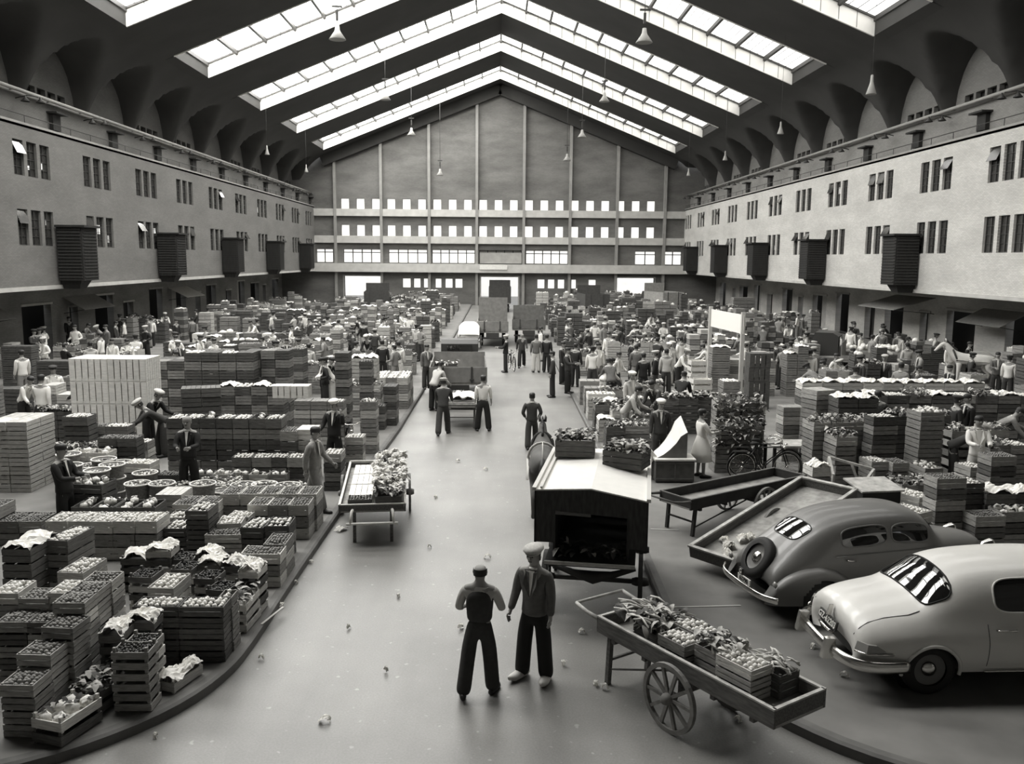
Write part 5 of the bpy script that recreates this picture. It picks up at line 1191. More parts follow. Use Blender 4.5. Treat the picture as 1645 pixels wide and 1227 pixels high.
def wing(s, xs, zt, yo, wx, r=.36):
    n, k = 44, 20; X = np.linspace(xs[0], xs[-1], n); zt_ = np.interp(X, xs, zt); ker = np.ones(5) / 5; zt_ = np.convolve(np.pad(zt_, 2, mode='edge'), ker, 'valid'); G_ = np.zeros((n, k, 3))
    for i in range(n):
        e_ = math.sin(PI * min(1, max(0, (i + .3) / (n - .4)))) ** .35; yw = .5 + (yo - .5) * e_
        a = np.linspace(0, PI / 2, 10); y1 = .5 + (yw - .5) * np.sin(a); z1 = (zt_[i] - .13 * e_) + .13 * e_ * np.cos(a)
        y2 = np.full(10, yw) - np.linspace(0, .02, 10); z2 = np.linspace(z1[-1], max(.30, min(z1[-1], .30)), 11)[1:]
        G_[i, :, 0] = X[i]; G_[i, :, 1] = s * np.concatenate([y1, y2]); G_[i, :, 2] = np.concatenate([z1, z2])
    idx = np.arange(n * k).reshape(n, k); f = np.stack([idx[:-1, :-1], idx[1:, :-1], idx[1:, 1:], idx[:-1, 1:]], -1).reshape(-1, 4); V = G_.reshape(-1, 3); c = V[f].mean(1); keep = ~((c[:, 0] - wx) ** 2 + (c[:, 2] - .3) ** 2 < r * r)
    keep |= np.abs(c[:, 1]) < yo - .1
    return MB().add(V, f[keep] if s < 0 else f[keep][:, ::-1], True)
for s in (-1, 1):
    wing(s, (.02, .12, .3, .55, .85, 1.15, 1.4, 1.6), (.36, .55, .72, .82, .85, .77, .58, .36), .79, .88).build('rear_wing', paintD, o)
    wing(s, (2.6, 2.85, 3.1, 3.4, 3.7, 3.95, 4.12), (.36, .52, .7, .82, .84, .74, .5), .79, 3.5).build('front_wing', paintD, o)
    m = MB(); m.box((2.1, s * .68, .34), (1.3, .22, .04)); m.build('running_board', ironM, o)
    m = MB(); m.lathe([(.001, -.16), (.06, -.12), (.1, 0), (.105, .03), (.09, .05), (.001, .06)], 16, (4.0, s * .42, .86), roty(PI / 2)); m.build('headlamp', chrome, o)
    m = MB(); m.tube([(1.28, s * .665, .9), (1.29, s * .70, .905), (1.42, s * .70, .89)], .011, 6); m.build('door_handle', chrome, o)
    m = MB(); m.tube([(1.1, s * .668, .96), (2.9, s * .63, .98)], .008, 5); m.build('belt_moulding', paintD, o)
    for x_ in (.88, 3.5): wheel(o, x_, s * .64, .33, .15)
    m = MB(); m.blob((.12, s * .66, .62), .055, (.6, 1, 1)); m.build('tail_lamp', lensM, o)
m = MB(); m.tube(bspl(np.array([(.1, -.8, .42), (-.04, -.62, .42), (-.08, -.3, .42), (-.08, .3, .42), (-.04, .62, .42), (.1, .8, .42)]), 30), [(.02, .05)] * 30, 8); m.build('rear_bumper', chrome, o)
wheel(o, .22, 0, .33, .15, roty(-1.05), .80)
m = MB(); m.box((2.1, 0, .34), (3.8, 1.0, .1)); m.box((.88, 0, .45), (.75, 1.1, .2)); m.build('underbody', ironM, o)
m = MB(); m.box((-.07, -.12, .52), (.02, .36, .10)); pl = m.build('number_plate', whiteM, o)
BM = Matrix(((0, 0, -1), (-1, 0, 0), (0, 1, 0))).to_4x4()
text_mesh('63790', .095, 'plate_lettering', ironM, pl, Matrix.Translation((-.083, -.12, .52)) @ BM)
m = MB(); m.box((-.07, -.02, .62), (.02, .10, .10)); p2 = m.build('letter_plate', ironM, o); text_mesh('G', .1, 'plate_letter', whiteM, p2, Matrix.Translation((-.083, -.02, .62)) @ BM)
# --- spoked wheel, handcarts
def spoked(parent, c, r, w=.05, n=10, R=None, m_=None):
    R = rotx(PI / 2) if R is None else R; m = MB(); m.lathe([(r * .87, -w / 2), (r, -w / 2), (r, w / 2), (r * .87, w / 2)], 36, (0, 0, 0), R, smooth=False, closed=True); o_ = m.build('wheel', m_ or mat('cart_wheel_wood', .2, noise=.25, nscale=9), parent); o_.location = c
    m = MB()
    for k in range(n):
        a = 2 * PI * k / n; m.bar(R @ v3(math.cos(a) * .05, math.sin(a) * .05, 0), R @ v3(math.cos(a) * r * .9, math.sin(a) * r * .9, 0), .032, .04)
    m.build('spokes', m_ or MATS['cart_wheel_wood'], o_); m = MB(); m.lathe([(.001, -w * 1.9), (.05, -w * 1.9), (.07, -w), (.07, w), (.05, w * 1.9), (.001, w * 1.9)], 14, (0, 0, 0), R); m.build('hub', m_ or MATS['cart_wheel_wood'], o_)
    return o_
def handcart(name, label, loc, rz, L=2.85, W=.8, zt=.85, d=.2, r=.4, wx=0, tilt=0, hl=.45, woodm=None, rim=None, base=0, bar_=False, legs=True):
    """x runs from the handle end (-) to the open end (+)"""
    o = thing(name, label, 'handcart', loc, rz); woodm = woodm or cartW; rim = rim or cartR; z0 = zt - d
    tl = Matrix.Rotation(tilt, 4, 'Y'); grp = []
    m = MB(); m.box((0, 0, z0 + .015), (L, W - .04, .03)); grp.append(m.build('floor_boards', bedW, o))
    m = MB()
    for s in (-1, 1): m.box((0, s * W / 2, z0 + d / 2), (L, .035, d))
    m.box((L / 2 - .02, 0, z0 + d / 2), (.035, W - .04, d)); m.box((-L / 2 + .02, 0, z0 + d / 2), (.035, W - .04, d))
    for x_ in np.linspace(-L / 2 + .3, L / 2 - .3, 5): m.box((x_, 0, z0 - .03), (.06, W, .06))
    grp.append(m.build('side_boards', woodm, o))
    m = MB()
    for s in (-1, 1): m.box((0, s * W / 2, zt + .008), (L, .045, .02))
    m.box((L / 2 - .02, 0, zt + .008), (.045, W, .02)); m.box((-L / 2 + .02, 0, zt + .006), (.04, W, .02)); grp.append(m.build('rim', rim, o))
    m = MB()
    for s in (-1, 1): m.tube([(-L / 2, s * W / 2, zt - .03), (-L / 2 - hl * .5, s * (W / 2 + .01), zt - .01), (-L / 2 - hl, s * (W / 2), zt + .03)], [.03, .026, .022], 7)
    m.tube([(-L / 2 - hl, -W / 2, zt + .03), (-L / 2 - hl, W / 2, zt + .03)], .02, 7); grp.append(m.build('handle', rim, o))
    if legs:
        for s in (-1, 1):
            m = MB(); m.bar((-L / 2 + .15, s * (W / 2 - .06), 0), (-L / 2 + .2, s * (W / 2 - .05), z0), .06); m.build('leg', woodm, o)
        m = MB(); m.bar((-L / 2 + .17, -W / 2 + .06, z0 * .5), (-L / 2 + .17, W / 2 - .06, z0 * .5), .03); m.bar((-L / 2 + .15, -W / 2 + .05, z0 * .3), (wx - .1, -W / 2 + .1, z0 - .02), .02); m.build('brace', woodm, o)
    for s in (-1, 1): spoked(o, (wx, s * (W / 2 + .1), r), r)
    m = MB(); m.cyl((wx, -W / 2 - .14, r), (wx, W / 2 + .14, r), .025, 8); m.box((wx, 0, (r + z0) / 2), (.08, W * .8, max(.02, z0 - r))); m.build('axle', woodm, o)
    if tilt:
        for g_ in grp: g_.matrix_local = Matrix.Translation((0, 0, zt * .0)) @ tl
    return o
ang = math.atan2(-2.36, 1.53); ctr = (v3(2.85, 8.25, 0) + v3(1.32, 10.61, 0)) / 2 + v3(.84, .54, 0) * .4
handcart('handcart', 'worn wooden handcart with vegetable crates and big spoked wheels nearest the camera', (ctr[0], ctr[1], 0), ang, 2.82, .8, .87, .2, .41)
dirx = v3(math.cos(ang), math.sin(ang), 0); diry = v3(-math.sin(ang), math.cos(ang), 0)
def oncart(a, b, z): p = ctr + dirx * a + diry * b; return (p[0], p[1], z)
def load(kind, fl, w, d, h, a, b, z, n, lab, tone='M', turn=0.0):
    for k in range(n):
        o_ = link('wooden_crate', crate_data(kind, w, d, h, tone, False), None, oncart(a, b, z + k * h), ang + PI / 2 + turn); tag(o_, lab + (', upper' if k == n - 1 and n > 1 else ', lower' if n > 1 else ''), 'crate', 'crates on the nearest handcart')
    R = rotz(ang + PI / 2 + turn)
    for f_ in (fl if isinstance(fl, tuple) else (fl,)): fill(f_, R, np.array(oncart(a, b, z + n * h)), w, d, False)
load('K', 'apple', .34, .44, .15, -.20, -.13, .70, 2, 'crate of small potatoes on the nearest handcart, by the bunched greens', 'M')
load('K', 'apple', .34, .5, .16, -.28, .22, .70, 2, 'crate of potatoes on the far edge of the nearest handcart', 'M')
load('K', ('stick', 'leaf'), .38, .5, .17, .32, .0, .70, 2, 'crate heaped with pale leeks mid handcart', 'M')
load('K', 'apple', .34, .5, .13, .72, -.1, .70, 3, 'crate of potatoes beside the empty end of the nearest handcart', 'L')
load('K', 'stick', .32, .46, .29, .86, .22, .70, 1, 'tall dark crate of roots at the empty end of the handcart', 'D')
load('K', ('leaf', 'stick', 'leaf'), .40, .42, .2, -.75, .0, .70, 1, 'crate buried under bunched greens near the cart handles', 'D')
for _ in range(70):
    p = oncart(rc.uniform(-1.2, -.5), rc.uniform(-.3, .4), rc.uniform(.9, 1.05)); leaf_add(STUFF['leafL' if rc.rand() < .6 else 'leafD'], p, .16)
for _ in range(26):
    p = np.array(oncart(rc.uniform(-1.25, -.6), rc.uniform(-.3, .35), rc.uniform(.93, 1.06))); q = dirx * rc.uniform(.1, .2) * rc.choice((-1, 1)) + diry * rc.uniform(-.1, .1); STUFF['stick'].tube([p - q, p + v3(0, 0, .03), p + q], [.012, .013, .008], 5)
pa, pb = v3(3.41, 16.29, 0), v3(6.43, 18.33, 0); d_ = pb - pa
handcart('handcart', 'long dark empty handcart standing beside the dark car and bicycles', tuple((pa + pb) / 2 + v3(0, 0, PZ)), math.atan2(d_[1], d_[0]), 3.5, .8, .75, .2, .36, .35, woodm=mat('tarred_wood', .04, noise=.2), rim=mat('dark_rim', .12))
# flower cart by the kerb
fc_ = v3(-2.5, 17.65, 0); fa = math.radians(96)
handcart('handcart', 'handcart of white flowers and lettuce with pale push bar at the kerb', tuple(fc_), fa + PI, 3.5, 1.22, .8, .14, .4, -.6, hl=-.02, rim=mat('pale_rim_wood', .6, noise=.1), legs=False).name
hx, hy = v3(math.cos(fa), math.sin(fa), 0), v3(-math.sin(fa), math.cos(fa), 0)
def onfl(a, b, z): p = fc_ + hx * a + hy * b; return (p[0], p[1], z)
cart2 = [q for q in C.objects if q.name.startswith('handcart') and q.parent is None][-1]
for s in (-1, 1):
    m = MB(); m.tube([(1.6, s * .35, .72), (1.85, s * .38, .7), (1.95, s * .4, .5)], .028, 7); m.build('handle', MATS['pale_rim_wood'], cart2)
    m = MB(); m.bar((1.5, s * .35, 0), (1.45, s * .35, .66), .06); m.build('leg', cartW, cart2)
m = MB(); m.tube([(1.95, -.48, .5), (1.95, .48, .5)], .025, 7); m.build('push_bar', MATS['pale_rim_wood'], cart2)
def single(kind, w, d, h, tone, lid, pos, rz, lab, fl=None, group=None, R_=None):
    o_ = link('wooden_crate', crate_data(kind, w, d, h, tone, lid), None, pos, rz); tag(o_, lab, 'crate', group)
    if R_ is not None: o_.rotation_euler = R_
    if fl: fill(fl, rotz(rz), np.array((pos[0], pos[1], pos[2] + h)), w, d, False)
    return o_
single('D', .44, .34, .2, 'D', False, onfl(-1.5, .24, .7), fa - PI / 2, 'dark crate of apples at the push bar end of the flower cart', 'small', 'crates on the flower cart')
single('D', .5, .4, .26, 'D', False, onfl(-1.5, -.3, .7), fa - PI / 2, 'dark crate of greens below the white flowers', 'leaf', 'crates on the flower cart')
for i in range(3): single('K', .46, .8, .16, 'W', True, onfl(-.85 + .85 * i, .24, .7), fa - PI / 2, 'pale lidded flat crate on the flower cart, %s from the push bar' % ORD[i], None, 'flat crates on the flower cart')
for i in range(5): single('D', .5, .5, .2, 'M', False, onfl(-.95 + .55 * i, -.28, .7), fa - PI / 2, 'crate under the white flowers, %s from the push bar' % ORD[i], None, 'crates on the flower cart')
heads = []
for i in range(13):
    for j in range(5):
        p = np.array(onfl(-1.15 + i * .22 + rc.uniform(-.05, .05), -.56 + j * .13 + rc.uniform(-.04, .04), 1.02 + rc.uniform(-.05, .1))); dk = rc.rand() < .2
        for _ in range(5 if dk else 7): leaf_add(STUFF['leafD'] if dk else STUFF['leafL'], p + rc.uniform(-.07, .07, 3), .15)
        if not dk: heads.append(p)
q = MB(); rs_ = np.random.RandomState(1)
for k in range(26):
    th, ph_ = rs_.uniform(0, 6.3), rs_.uniform(0, 1.4); n_ = v3(math.sin(ph_) * math.cos(th), math.sin(ph_) * math.sin(th), math.cos(ph_)); q.blob(n_ * .06, .032, jit=.15)
fm = q.mesh('lettuce', mat('white_floret', .8, noise=.1, nscale=30))
for p in heads: tag(link('lettuce', fm, None, p, rc.uniform(0, 6)), 'round white lettuce or flower head heaped on the kerbside cart', 'lettuce', 'white heads on the flower cart')
# barrow pushed by the two men down the aisle
b1 = handcart('handcart', 'small handcart with white load being wheeled up the carriageway', (-1.12, 28.4, 0), PI / 2, 2.2, .95, .85, .15, .42, .2)
single('D', .7, .6, .25, 'D', False, (-1.15, 28.9, .72), 0, 'dark crate on the wheeled handcart', 'small', 'load of the wheeled handcart')
m = paper_mesh(.9, 1.1, 4, .08); s_ = m.build('white_sheet', fr['paper']); s_.location = (-1.1, 28.0, .95); tag(s_, 'crumpled white sheet covering the load of the wheeled handcart', 'sheet')
b2 = handcart('handcart', 'handcart under a white cover beside the far kerb of the carriageway', (-1.65, 52.5, 0), PI / 2, 2.6, 1.2, .8, .12, .4)
m = MB(); xs_ = np.linspace(-.62, .62, 9); ys_ = np.linspace(-1.2, 1.2, 9); X, Y = np.meshgrid(xs_, ys_, indexing='ij'); Z = .85 + .75 * (1 - (X / .8) ** 4) * np.clip(1 - (Y - .2) ** 2 / 2.3, 0, 1); m.grid(np.stack([X, Y, Z], -1)); m.grid(np.stack([X, Y, Z - .04], -1), flip=True); s_ = m.build('tarpaulin', mat('white_canvas', .75)); s_.location = (-1.65, 52.5, 0); tag(s_, 'white canvas cover draped over the far handcart', 'cover')
# tipped tray and the barrow frame behind the dark car
pa, pb = v3(3.69, 13.95, 0), v3(6.34, 16.03, 0); d_ = pb - pa; L_t = math.hypot(d_[0], d_[1]); o = thing('tipped_barrow', 'shallow pale-rimmed barrow tray tipped on its end behind the dark car', 'handcart', tuple((pa + pb) / 2 + v3(0, 0, PZ)), math.atan2(d_[1], d_[0]))
tl = Matrix.Translation((0, 0, .66)) @ Matrix.Rotation(-math.atan2(.72, L_t), 4, 'Y')
m = MB(); m.box((0, 0, -.1), (L_t, 1.1, .03)); m.build('floor_boards', bedW, o).matrix_local = tl
m = MB(); 
for s in (-1, 1): m.box((0, s * .57, -.02), (L_t, .035, .2)); m.box((s * L_t / 2, 0, -.02), (.035, 1.17, .2))
m.build('side_boards', cartW, o).matrix_local = tl
m = MB()
for s in (-1, 1): m.box((0, s * .57, .09), (L_t + .06, .07, .03)); m.box((s * L_t / 2, 0, .09), (.07, 1.2, .03))
m.build('rim', cartR, o).matrix_local = tl
for s in (-1, 1): spoked(o, (.45, s * .35, .37), .37)
m = MB(); m.bar((1.1, -.4, 0), (1.1, -.4, .75), .06); m.bar((1.1, .4, 0), (1.1, .4, .75), .06); m.build('leg', cartW, o)
for k in range(9): 
    t_ = rc.uniform(-.48, -.2) * L_t; p = Matrix.Translation((0, 0, 0)) @ tl @ Vector((t_, rc.uniform(-.45, .45), -.05)); w_ = o.matrix_basis @ p
    a_ = paper_mesh(.16, .2, k, .06).build('paper_scrap', fr['paper']); a_.location = w_; tag(a_, 'crumpled paper scrap lying in the tipped barrow', 'paper', 'paper scraps in the tipped barrow')
o = thing('barrow_frame', 'bare wooden barrow frame with triangular handles beyond the tipped tray', 'barrow', tuple(at(1362, 815, PZ)), .35)
m = MB(); 
for a_, b_2 in (((-.45, 0, .75), (-.1, .55, 1.0)), ((-.1, .55, 1.0), (.6, -.05, .8)), ((.6, -.05, .8), (.1, -.35, .65)), ((-.1, .55, 1.0), (-.1, .55, 0)), ((.6, -.05, .8), (.6, -.05, 0)), ((-.45, 0, .75), (-.45, 0, 0)), ((.25, .25, .9), (.45, .05, .2))): m.bar(a_, b_2, .05)
m.build('frame', cartR, o)
# table, counter desk, chest with hopper
p = at(1243, 716, .95); o = thing('table', 'plain table with pale worn top standing behind the bicycle', 'table', (p.x + .48, p.y + .35, PZ), .03)
m = MB(); m.box((0, 0, .80), (1.05, .8, .05)); m.build('table_top', cartR, o)
for sx in (-1, 1):
    for sy in (-1, 1): m = MB(); m.box((sx * .46, sy * .33, .39), (.07, .07, .78)); m.build('leg', woodD, o)
p = at(1385, 785, 1.05); o = thing('sloping_desk', 'dark crate desk with pale sloping board top behind the barrow frame', 'desk', (p.x + .35, p.y + .3, PZ), .15)
m = MB(); m.box((0, 0, .42), (.8, .6, .84)); m.build('body', woodD, o); m = MB(); m.hexa([(-.45, -.35, .86), (.45, -.35, .86), (.45, .35, .96), (-.45, .35, .96), (-.45, -.35, .89), (.45, -.35, .89), (.45, .35, .99), (-.45, .35, .99)]); m.build('top_board', cartR, o)
o = thing('sorting_chest', 'low wooden chest with white top and two dark panels in front of the woman', 'chest', (4.26, 20.45, PZ), .0)
m = MB(); m.box((0, 0, .28), (.92, .6, .5)); m.build('body', mat('chest_wood', .1, noise=.2), o); m = MB(); m.box((0, 0, .56), (.98, .66, .04)); m.build('top', whiteM, o)
m = MB(); m.box((0, -.305, .3), (.03, .02, .4)); m.box((0, -.305, .49), (.9, .02, .04)); m.box((0, -.305, .1), (.9, .02, .04)); m.build('front_rails', cartW, o)
o = thing('hopper', 'white-lined wooden hopper with curved dark side panel on the low chest', 'hopper', (4.30, 20.5, PZ + .58), .0)
prof = [(-.45, 0), (-.3, .08), (-.15, .2), (0, .36), (.1, .52), (.22, .6), (.26, .62), (.26, 0)]
m = MB(); m.poly([(x_, -.22, z_) for x_, z_ in prof], (0, .03, 0)); m.build('side_panel', mat('panel_grey', .14, noise=.15), o)
m = MB(); m.poly([(x_ * .9, .5, z_ * 1.45) for x_, z_ in prof], (0, .03, 0)); m.build('side_panel', MATS['panel_grey'], o)
m = MB(); pr = np.array(prof[:7]); m.grid(np.array([[(x_, -.2, z_), (x_ * .9, .5, z_ * 1.45)] for x_, z_ in pr])); m.grid(np.array([[(x_, -.2, z_ - .02), (x_ * .9, .5, z_ * 1.45 - .02)] for x_, z_ in pr]), flip=True); m.build('chute', whiteM, o)
m = MB(); m.hexa([(-.75, -.1, -.4), (-.45, -.1, 0), (-.45, .5, 0), (-.75, .5, -.4), (-.75, -.1, .35), (-.44, -.1, .02), (-.44, .5, .02), (-.75, .5, .35)]); m.build('side_leaf', whiteM, o)
# --- horse wagon
hd = math.radians(-10); o = thing('market_wagon', 'closed horse wagon with white canvas roof and dark tail opening', 'wagon', (1.385, 12.28, 0), hd)   # local: x across, y forward
RW, RL = 1.66, 2.75
def RX_(x): return 2.06 if x <= 0 else 2.06 - .16 * x / .83
m = MB()
m.hexa([(-RW / 2, 0, 2.03), (0, 0, 2.08), (0, RL, 2.08), (-RW / 2, RL, 2.03), (-RW / 2, 0, 2.05), (0, 0, 2.10), (0, RL, 2.10), (-RW / 2, RL, 2.05)]); m.hexa([(0, 0, 2.08), (RW / 2, 0, 1.93), (RW / 2, RL, 1.93), (0, RL, 2.08), (0, 0, 2.10), (RW / 2, 0, 1.95), (RW / 2, RL, 1.95), (0, RL, 2.10)]); m.build('roof', mat('canvas_roof', .8, noise=.03), o)
m = MB()
for x_, z_ in ((-RW / 2, 2.07), (RW / 2, 1.97)): m.bar((x_, -.05, z_), (x_, RL, z_), .06, .05)
m.bar((-RW / 2 + .1, 0, 2.085), (-RW / 2 + .1, RL, 2.085), .03); m.build('roof_rail', mat('rail_white', .6), o)
m = MB(); m.hexa([(-RW / 2, 0.0, 1.26), (RW / 2, 0.0, 1.24), (RW / 2, .03, 1.24), (-RW / 2, .03, 1.26), (-RW / 2, 0, 2.03), (0.0, 0, 2.08), (0, .03, 2.08), (-RW / 2, .03, 2.03)][:8])
m = MB(); bd = mat('wagon_boards', .05, noise=.3, nscale=5, stretch=(5, 1, 1))
def panel(m, pts, y0_, y1_): m.poly([(a, y0_, b) for a, b in pts], (0, y1_ - y0_, 0))
panel(m, [(-RW / 2, 1.26), (-.52, 1.26), (-.52, 1.74), (.55, 1.68), (.55, 1.22), (RW / 2, 1.22), (RW / 2, 1.93), (0, 2.08), (-RW / 2, 2.03)], 0, .03); m.build('rear_board', bd, o)
m = MB(); 
for x_, zt in ((-RW / 2, 2.03), (RW / 2 - .03, 1.93)): m.box2((x_, 0, 1.24), (x_ + .03, RL, zt))
for x_ in (-.54, .54): m.box2((x_ - .015, .1, .95), (x_ + .015, RL, 1.75))
m.box2((-.54, RL - .03, .95), (.54, RL, 2.0)); m.build('side_boards', bd, o)
m = MB(); m.box2((-.66, -.12, .95), (.66, RL, 1.0)); m.build('bed', woodD, o); m = MB(); m.box2((-.66, -.14, .97), (.66, -.11, 1.02)); m.build('bed_edge', chrome if False else cartR, o)
m = MB(); m.bar((-.52, .02, 1.72), (.0, .02, 1.70), .04, .06); m.build('tail_rail', cartW, o)
for _ in range(60): leaf_add(STUFF['leafD' if rc.rand() < .8 else 'leafL'], np.array((1.385, 12.28, 0)) + rotz(hd) @ v3(rc.uniform(-.5, .5), rc.uniform(-.05, .6), 1.02 + rc.uniform(0, .1)), .16)
for s in (-1, 1):
    for y_ in (.85, 2.4):
        spoked(o, (s * .74, y_, .42), .42, .07, 12, roty(PI / 2), mat('wagon_wheel', .05, noise=.2))
for y_ in (.85, 2.4):
    m = MB(); m.cyl((-.74, y_, .42), (.74, y_, .42), .04, 8); m.tube([(-.66, y_, .62), (-.3, y_, .50), (0, y_, .44), (.3, y_, .50), (.66, y_, .62)], [.035, .06, .11, .06, .035], 8); m.build('axle_spring', ironM, o)
    m = MB(); m.bar((-.5, y_, .6), (-.5, y_, .95), .04); m.bar((.5, y_, .6), (.5, y_, .95), .04); m.build('hanger', ironM, o)
m = MB()
for s in (-1, 1): m.tube([(s * .4, 2.6, .8), (s * .4, 4.2, .95), (s * .36, 5.9, 1.1)], .03, 7)
m.build('shaft', cartW, o)
for i, (a_, b_2, rzz) in enumerate(((-.42, 2.2, .03), (.46, 1.75, -.3))):
    p = np.array((1.385, 12.28, 0)) + rotz(hd) @ v3(a_, b_2, 0); zr = 2.10 if i == 0 else 2.04
    single('K', .66, .5, .3, 'D', False, (p[0], p[1], zr), hd + rzz, 'dark crate of leafy greens on the wagon roof, %s' % ('horse side' if i == 0 else 'chest side'), 'leaf', 'crates on the wagon roof')
    for _ in range(60): leaf_add(STUFF['leafL' if rc.rand() < .5 else 'leafD'], np.array((p[0], p[1], zr + .32)) + rc.uniform(-1, 1, 3) * v3(.3, .22, .07), .15)
    if i:
        for _ in range(14): a2 = np.array((p[0], p[1], zr + .36)) + rc.uniform(-1, 1, 3) * v3(.2, .2, .04); STUFF['stick'].tube([a2 - v3(.15, .06, 0), a2, a2 + v3(.16, -.05, 0)], [.014, .016, .01], 5)
# --- horses
def horse(label, loc, rz, coatm, sc=1.0, headdown=0.0, rug=None):
    """faces +x locally"""
    hn = headdown
    nd = {'rump': (v3(-.62, 0, 1.22), .27, .25), 'back': (v3(-.2, 0, 1.16), .30, .29), 'chest': (v3(.3, 0, 1.15), .29, .27), 'brst': (v3(.62, 0, 1.22), .2, .22), 'nk': (v3(.88, 0, 1.50 - hn * .3), .13, .17), 'poll': (v3(1.08, 0, 1.80 - hn * .8), .085, .11), 'brow': (v3(1.22, 0, 1.74 - hn * .9), .085, .1), 'nose': (v3(1.42, 0, 1.52 - hn), .055, .06), 'mouth': (v3(1.49, 0, 1.44 - hn), .048, .045), 'tl': (v3(-.86, 0, 1.3), .05, .05)}
    ed = [('rump', 'back'), ('back', 'chest'), ('chest', 'brst'), ('brst', 'nk'), ('nk', 'poll'), ('poll', 'brow'), ('brow', 'nose'), ('nose', 'mouth'), ('rump', 'tl')]
    for s, n in ((-1, 'L'), (1, 'R')):
        st_ = .12 * s
        nd['f0' + n] = (v3(.5, s * .17, 1.0), .13, .12); nd['f1' + n] = (v3(.5 + st_ * .3, s * .17, .56), .062, .062); nd['f2' + n] = (v3(.5 + st_ * .5, s * .17, .2), .04, .04); nd['f3' + n] = (v3(.54 + st_ * .5, s * .17, .06), .05, .055)
        nd['h0' + n] = (v3(-.62, s * .18, 1.0), .17, .16); nd['h1' + n] = (v3(-.5 - st_ * .5, s * .18, .76), .1, .09); nd['h2' + n] = (v3(-.8 - st_, s * .18, .52), .052, .06); nd['h3' + n] = (v3(-.76 - st_ * 1.4, s * .18, .2), .04, .042); nd['h4' + n] = (v3(-.72 - st_ * 1.4, s * .18, .06), .05, .055)
        ed += [('brst', 'f0' + n), ('f0' + n, 'f1' + n), ('f1' + n, 'f2' + n), ('f2' + n, 'f3' + n), ('rump', 'h0' + n), ('h0' + n, 'h1' + n), ('h1' + n, 'h2' + n), ('h2' + n, 'h3' + n), ('h3' + n, 'h4' + n)]
    o = thing('horse', label, 'horse', loc, rz); o.scale = (sc,) * 3
    V, F_ = skin_mesh(nd, ed, 0, 2); b = MB().add(V, F_, True)
    for s in (-1, 1): b.tube([(1.06, s * .055, 1.86 - hn * .8), (1.07, s * .07, 1.96 - hn * .8), (1.09, s * .06, 2.02 - hn * .8)], [.035, .03, .005], 7)
    b.build('body', coatm, o)
    m = MB(); m.tube([(-.88, 0, 1.32), (-.98, 0, 1.15), (-1.0, 0, .8), (-.98, 0, .5)], [.04, .07, .07, .02], 8); m.build('tail', CL['hair'], o)
    m = MB()
    for k in range(9): t_ = k / 8; m.blob((.66 + .4 * t_, 0, 1.52 + .36 * t_ - hn * .7 * t_), .09, (.9, .35, 1.1), .2)
    m.build('mane', CL['hair'], o)
    m = MB(); 
    t_ = np.linspace(0, 2 * PI, 17)[:-1]; m.tube([(.66 + .1 * math.cos(a) * 0 + .12 * math.cos(a), .235 * math.sin(a), 1.26 + .29 * math.cos(a)) for a in t_], .04, 7, closed=True); m.build('collar', CL['dark'], o)
    m = MB(); m.tube([(.1, .31 * math.sin(a), 1.14 + .32 * math.cos(a)) for a in t_], [(.012, .03)] * 16, 5, closed=True)
    for s in (-1, 1): m.tube([(.66, s * .28, 1.15), (.1, s * .32, 1.1), (-.7, s * .3, 1.08), (-1.3, s * .3, 1.0)], [(.03, .01)] * 4, 5)
    m.tube([(-.86, s_2 * .0, 1.3) for s_2 in (0,)] * 1 + [(-.5, 0, 1.50), (.1, 0, 1.47)], .014, 5); m.tube([(1.13, .09 * math.sin(a), 1.66 - hn * .9 + .11 * math.cos(a)) for a in t_], .012, 4, closed=True)
    m.build('harness', CL['light'] if rug is None else CL['dark'], o)
    if rug:
        m = MB(); a = np.linspace(-2.0, 2.0, 15); m.grid(np.array([[(x_, .325 * math.sin(q_), 1.17 + .335 * math.cos(q_)) for q_ in a] for x_ in np.linspace(-.75, .1, 7)])); m.build('blanket', rug, o)
    return o
horse('dark brown harnessed horse standing before the white-roofed wagon', (1.0, 18.35, 0), PI / 2 - .05, mat('bay_coat', .12, noise=.2, nscale=3), 1.0, .15)
horse('white horse with dark straps standing among traders near the arcade', (20.3, 36.6, PZ), 2.75, mat('grey_horse_coat', .65, noise=.1, nscale=3), 1.0, .0, None)
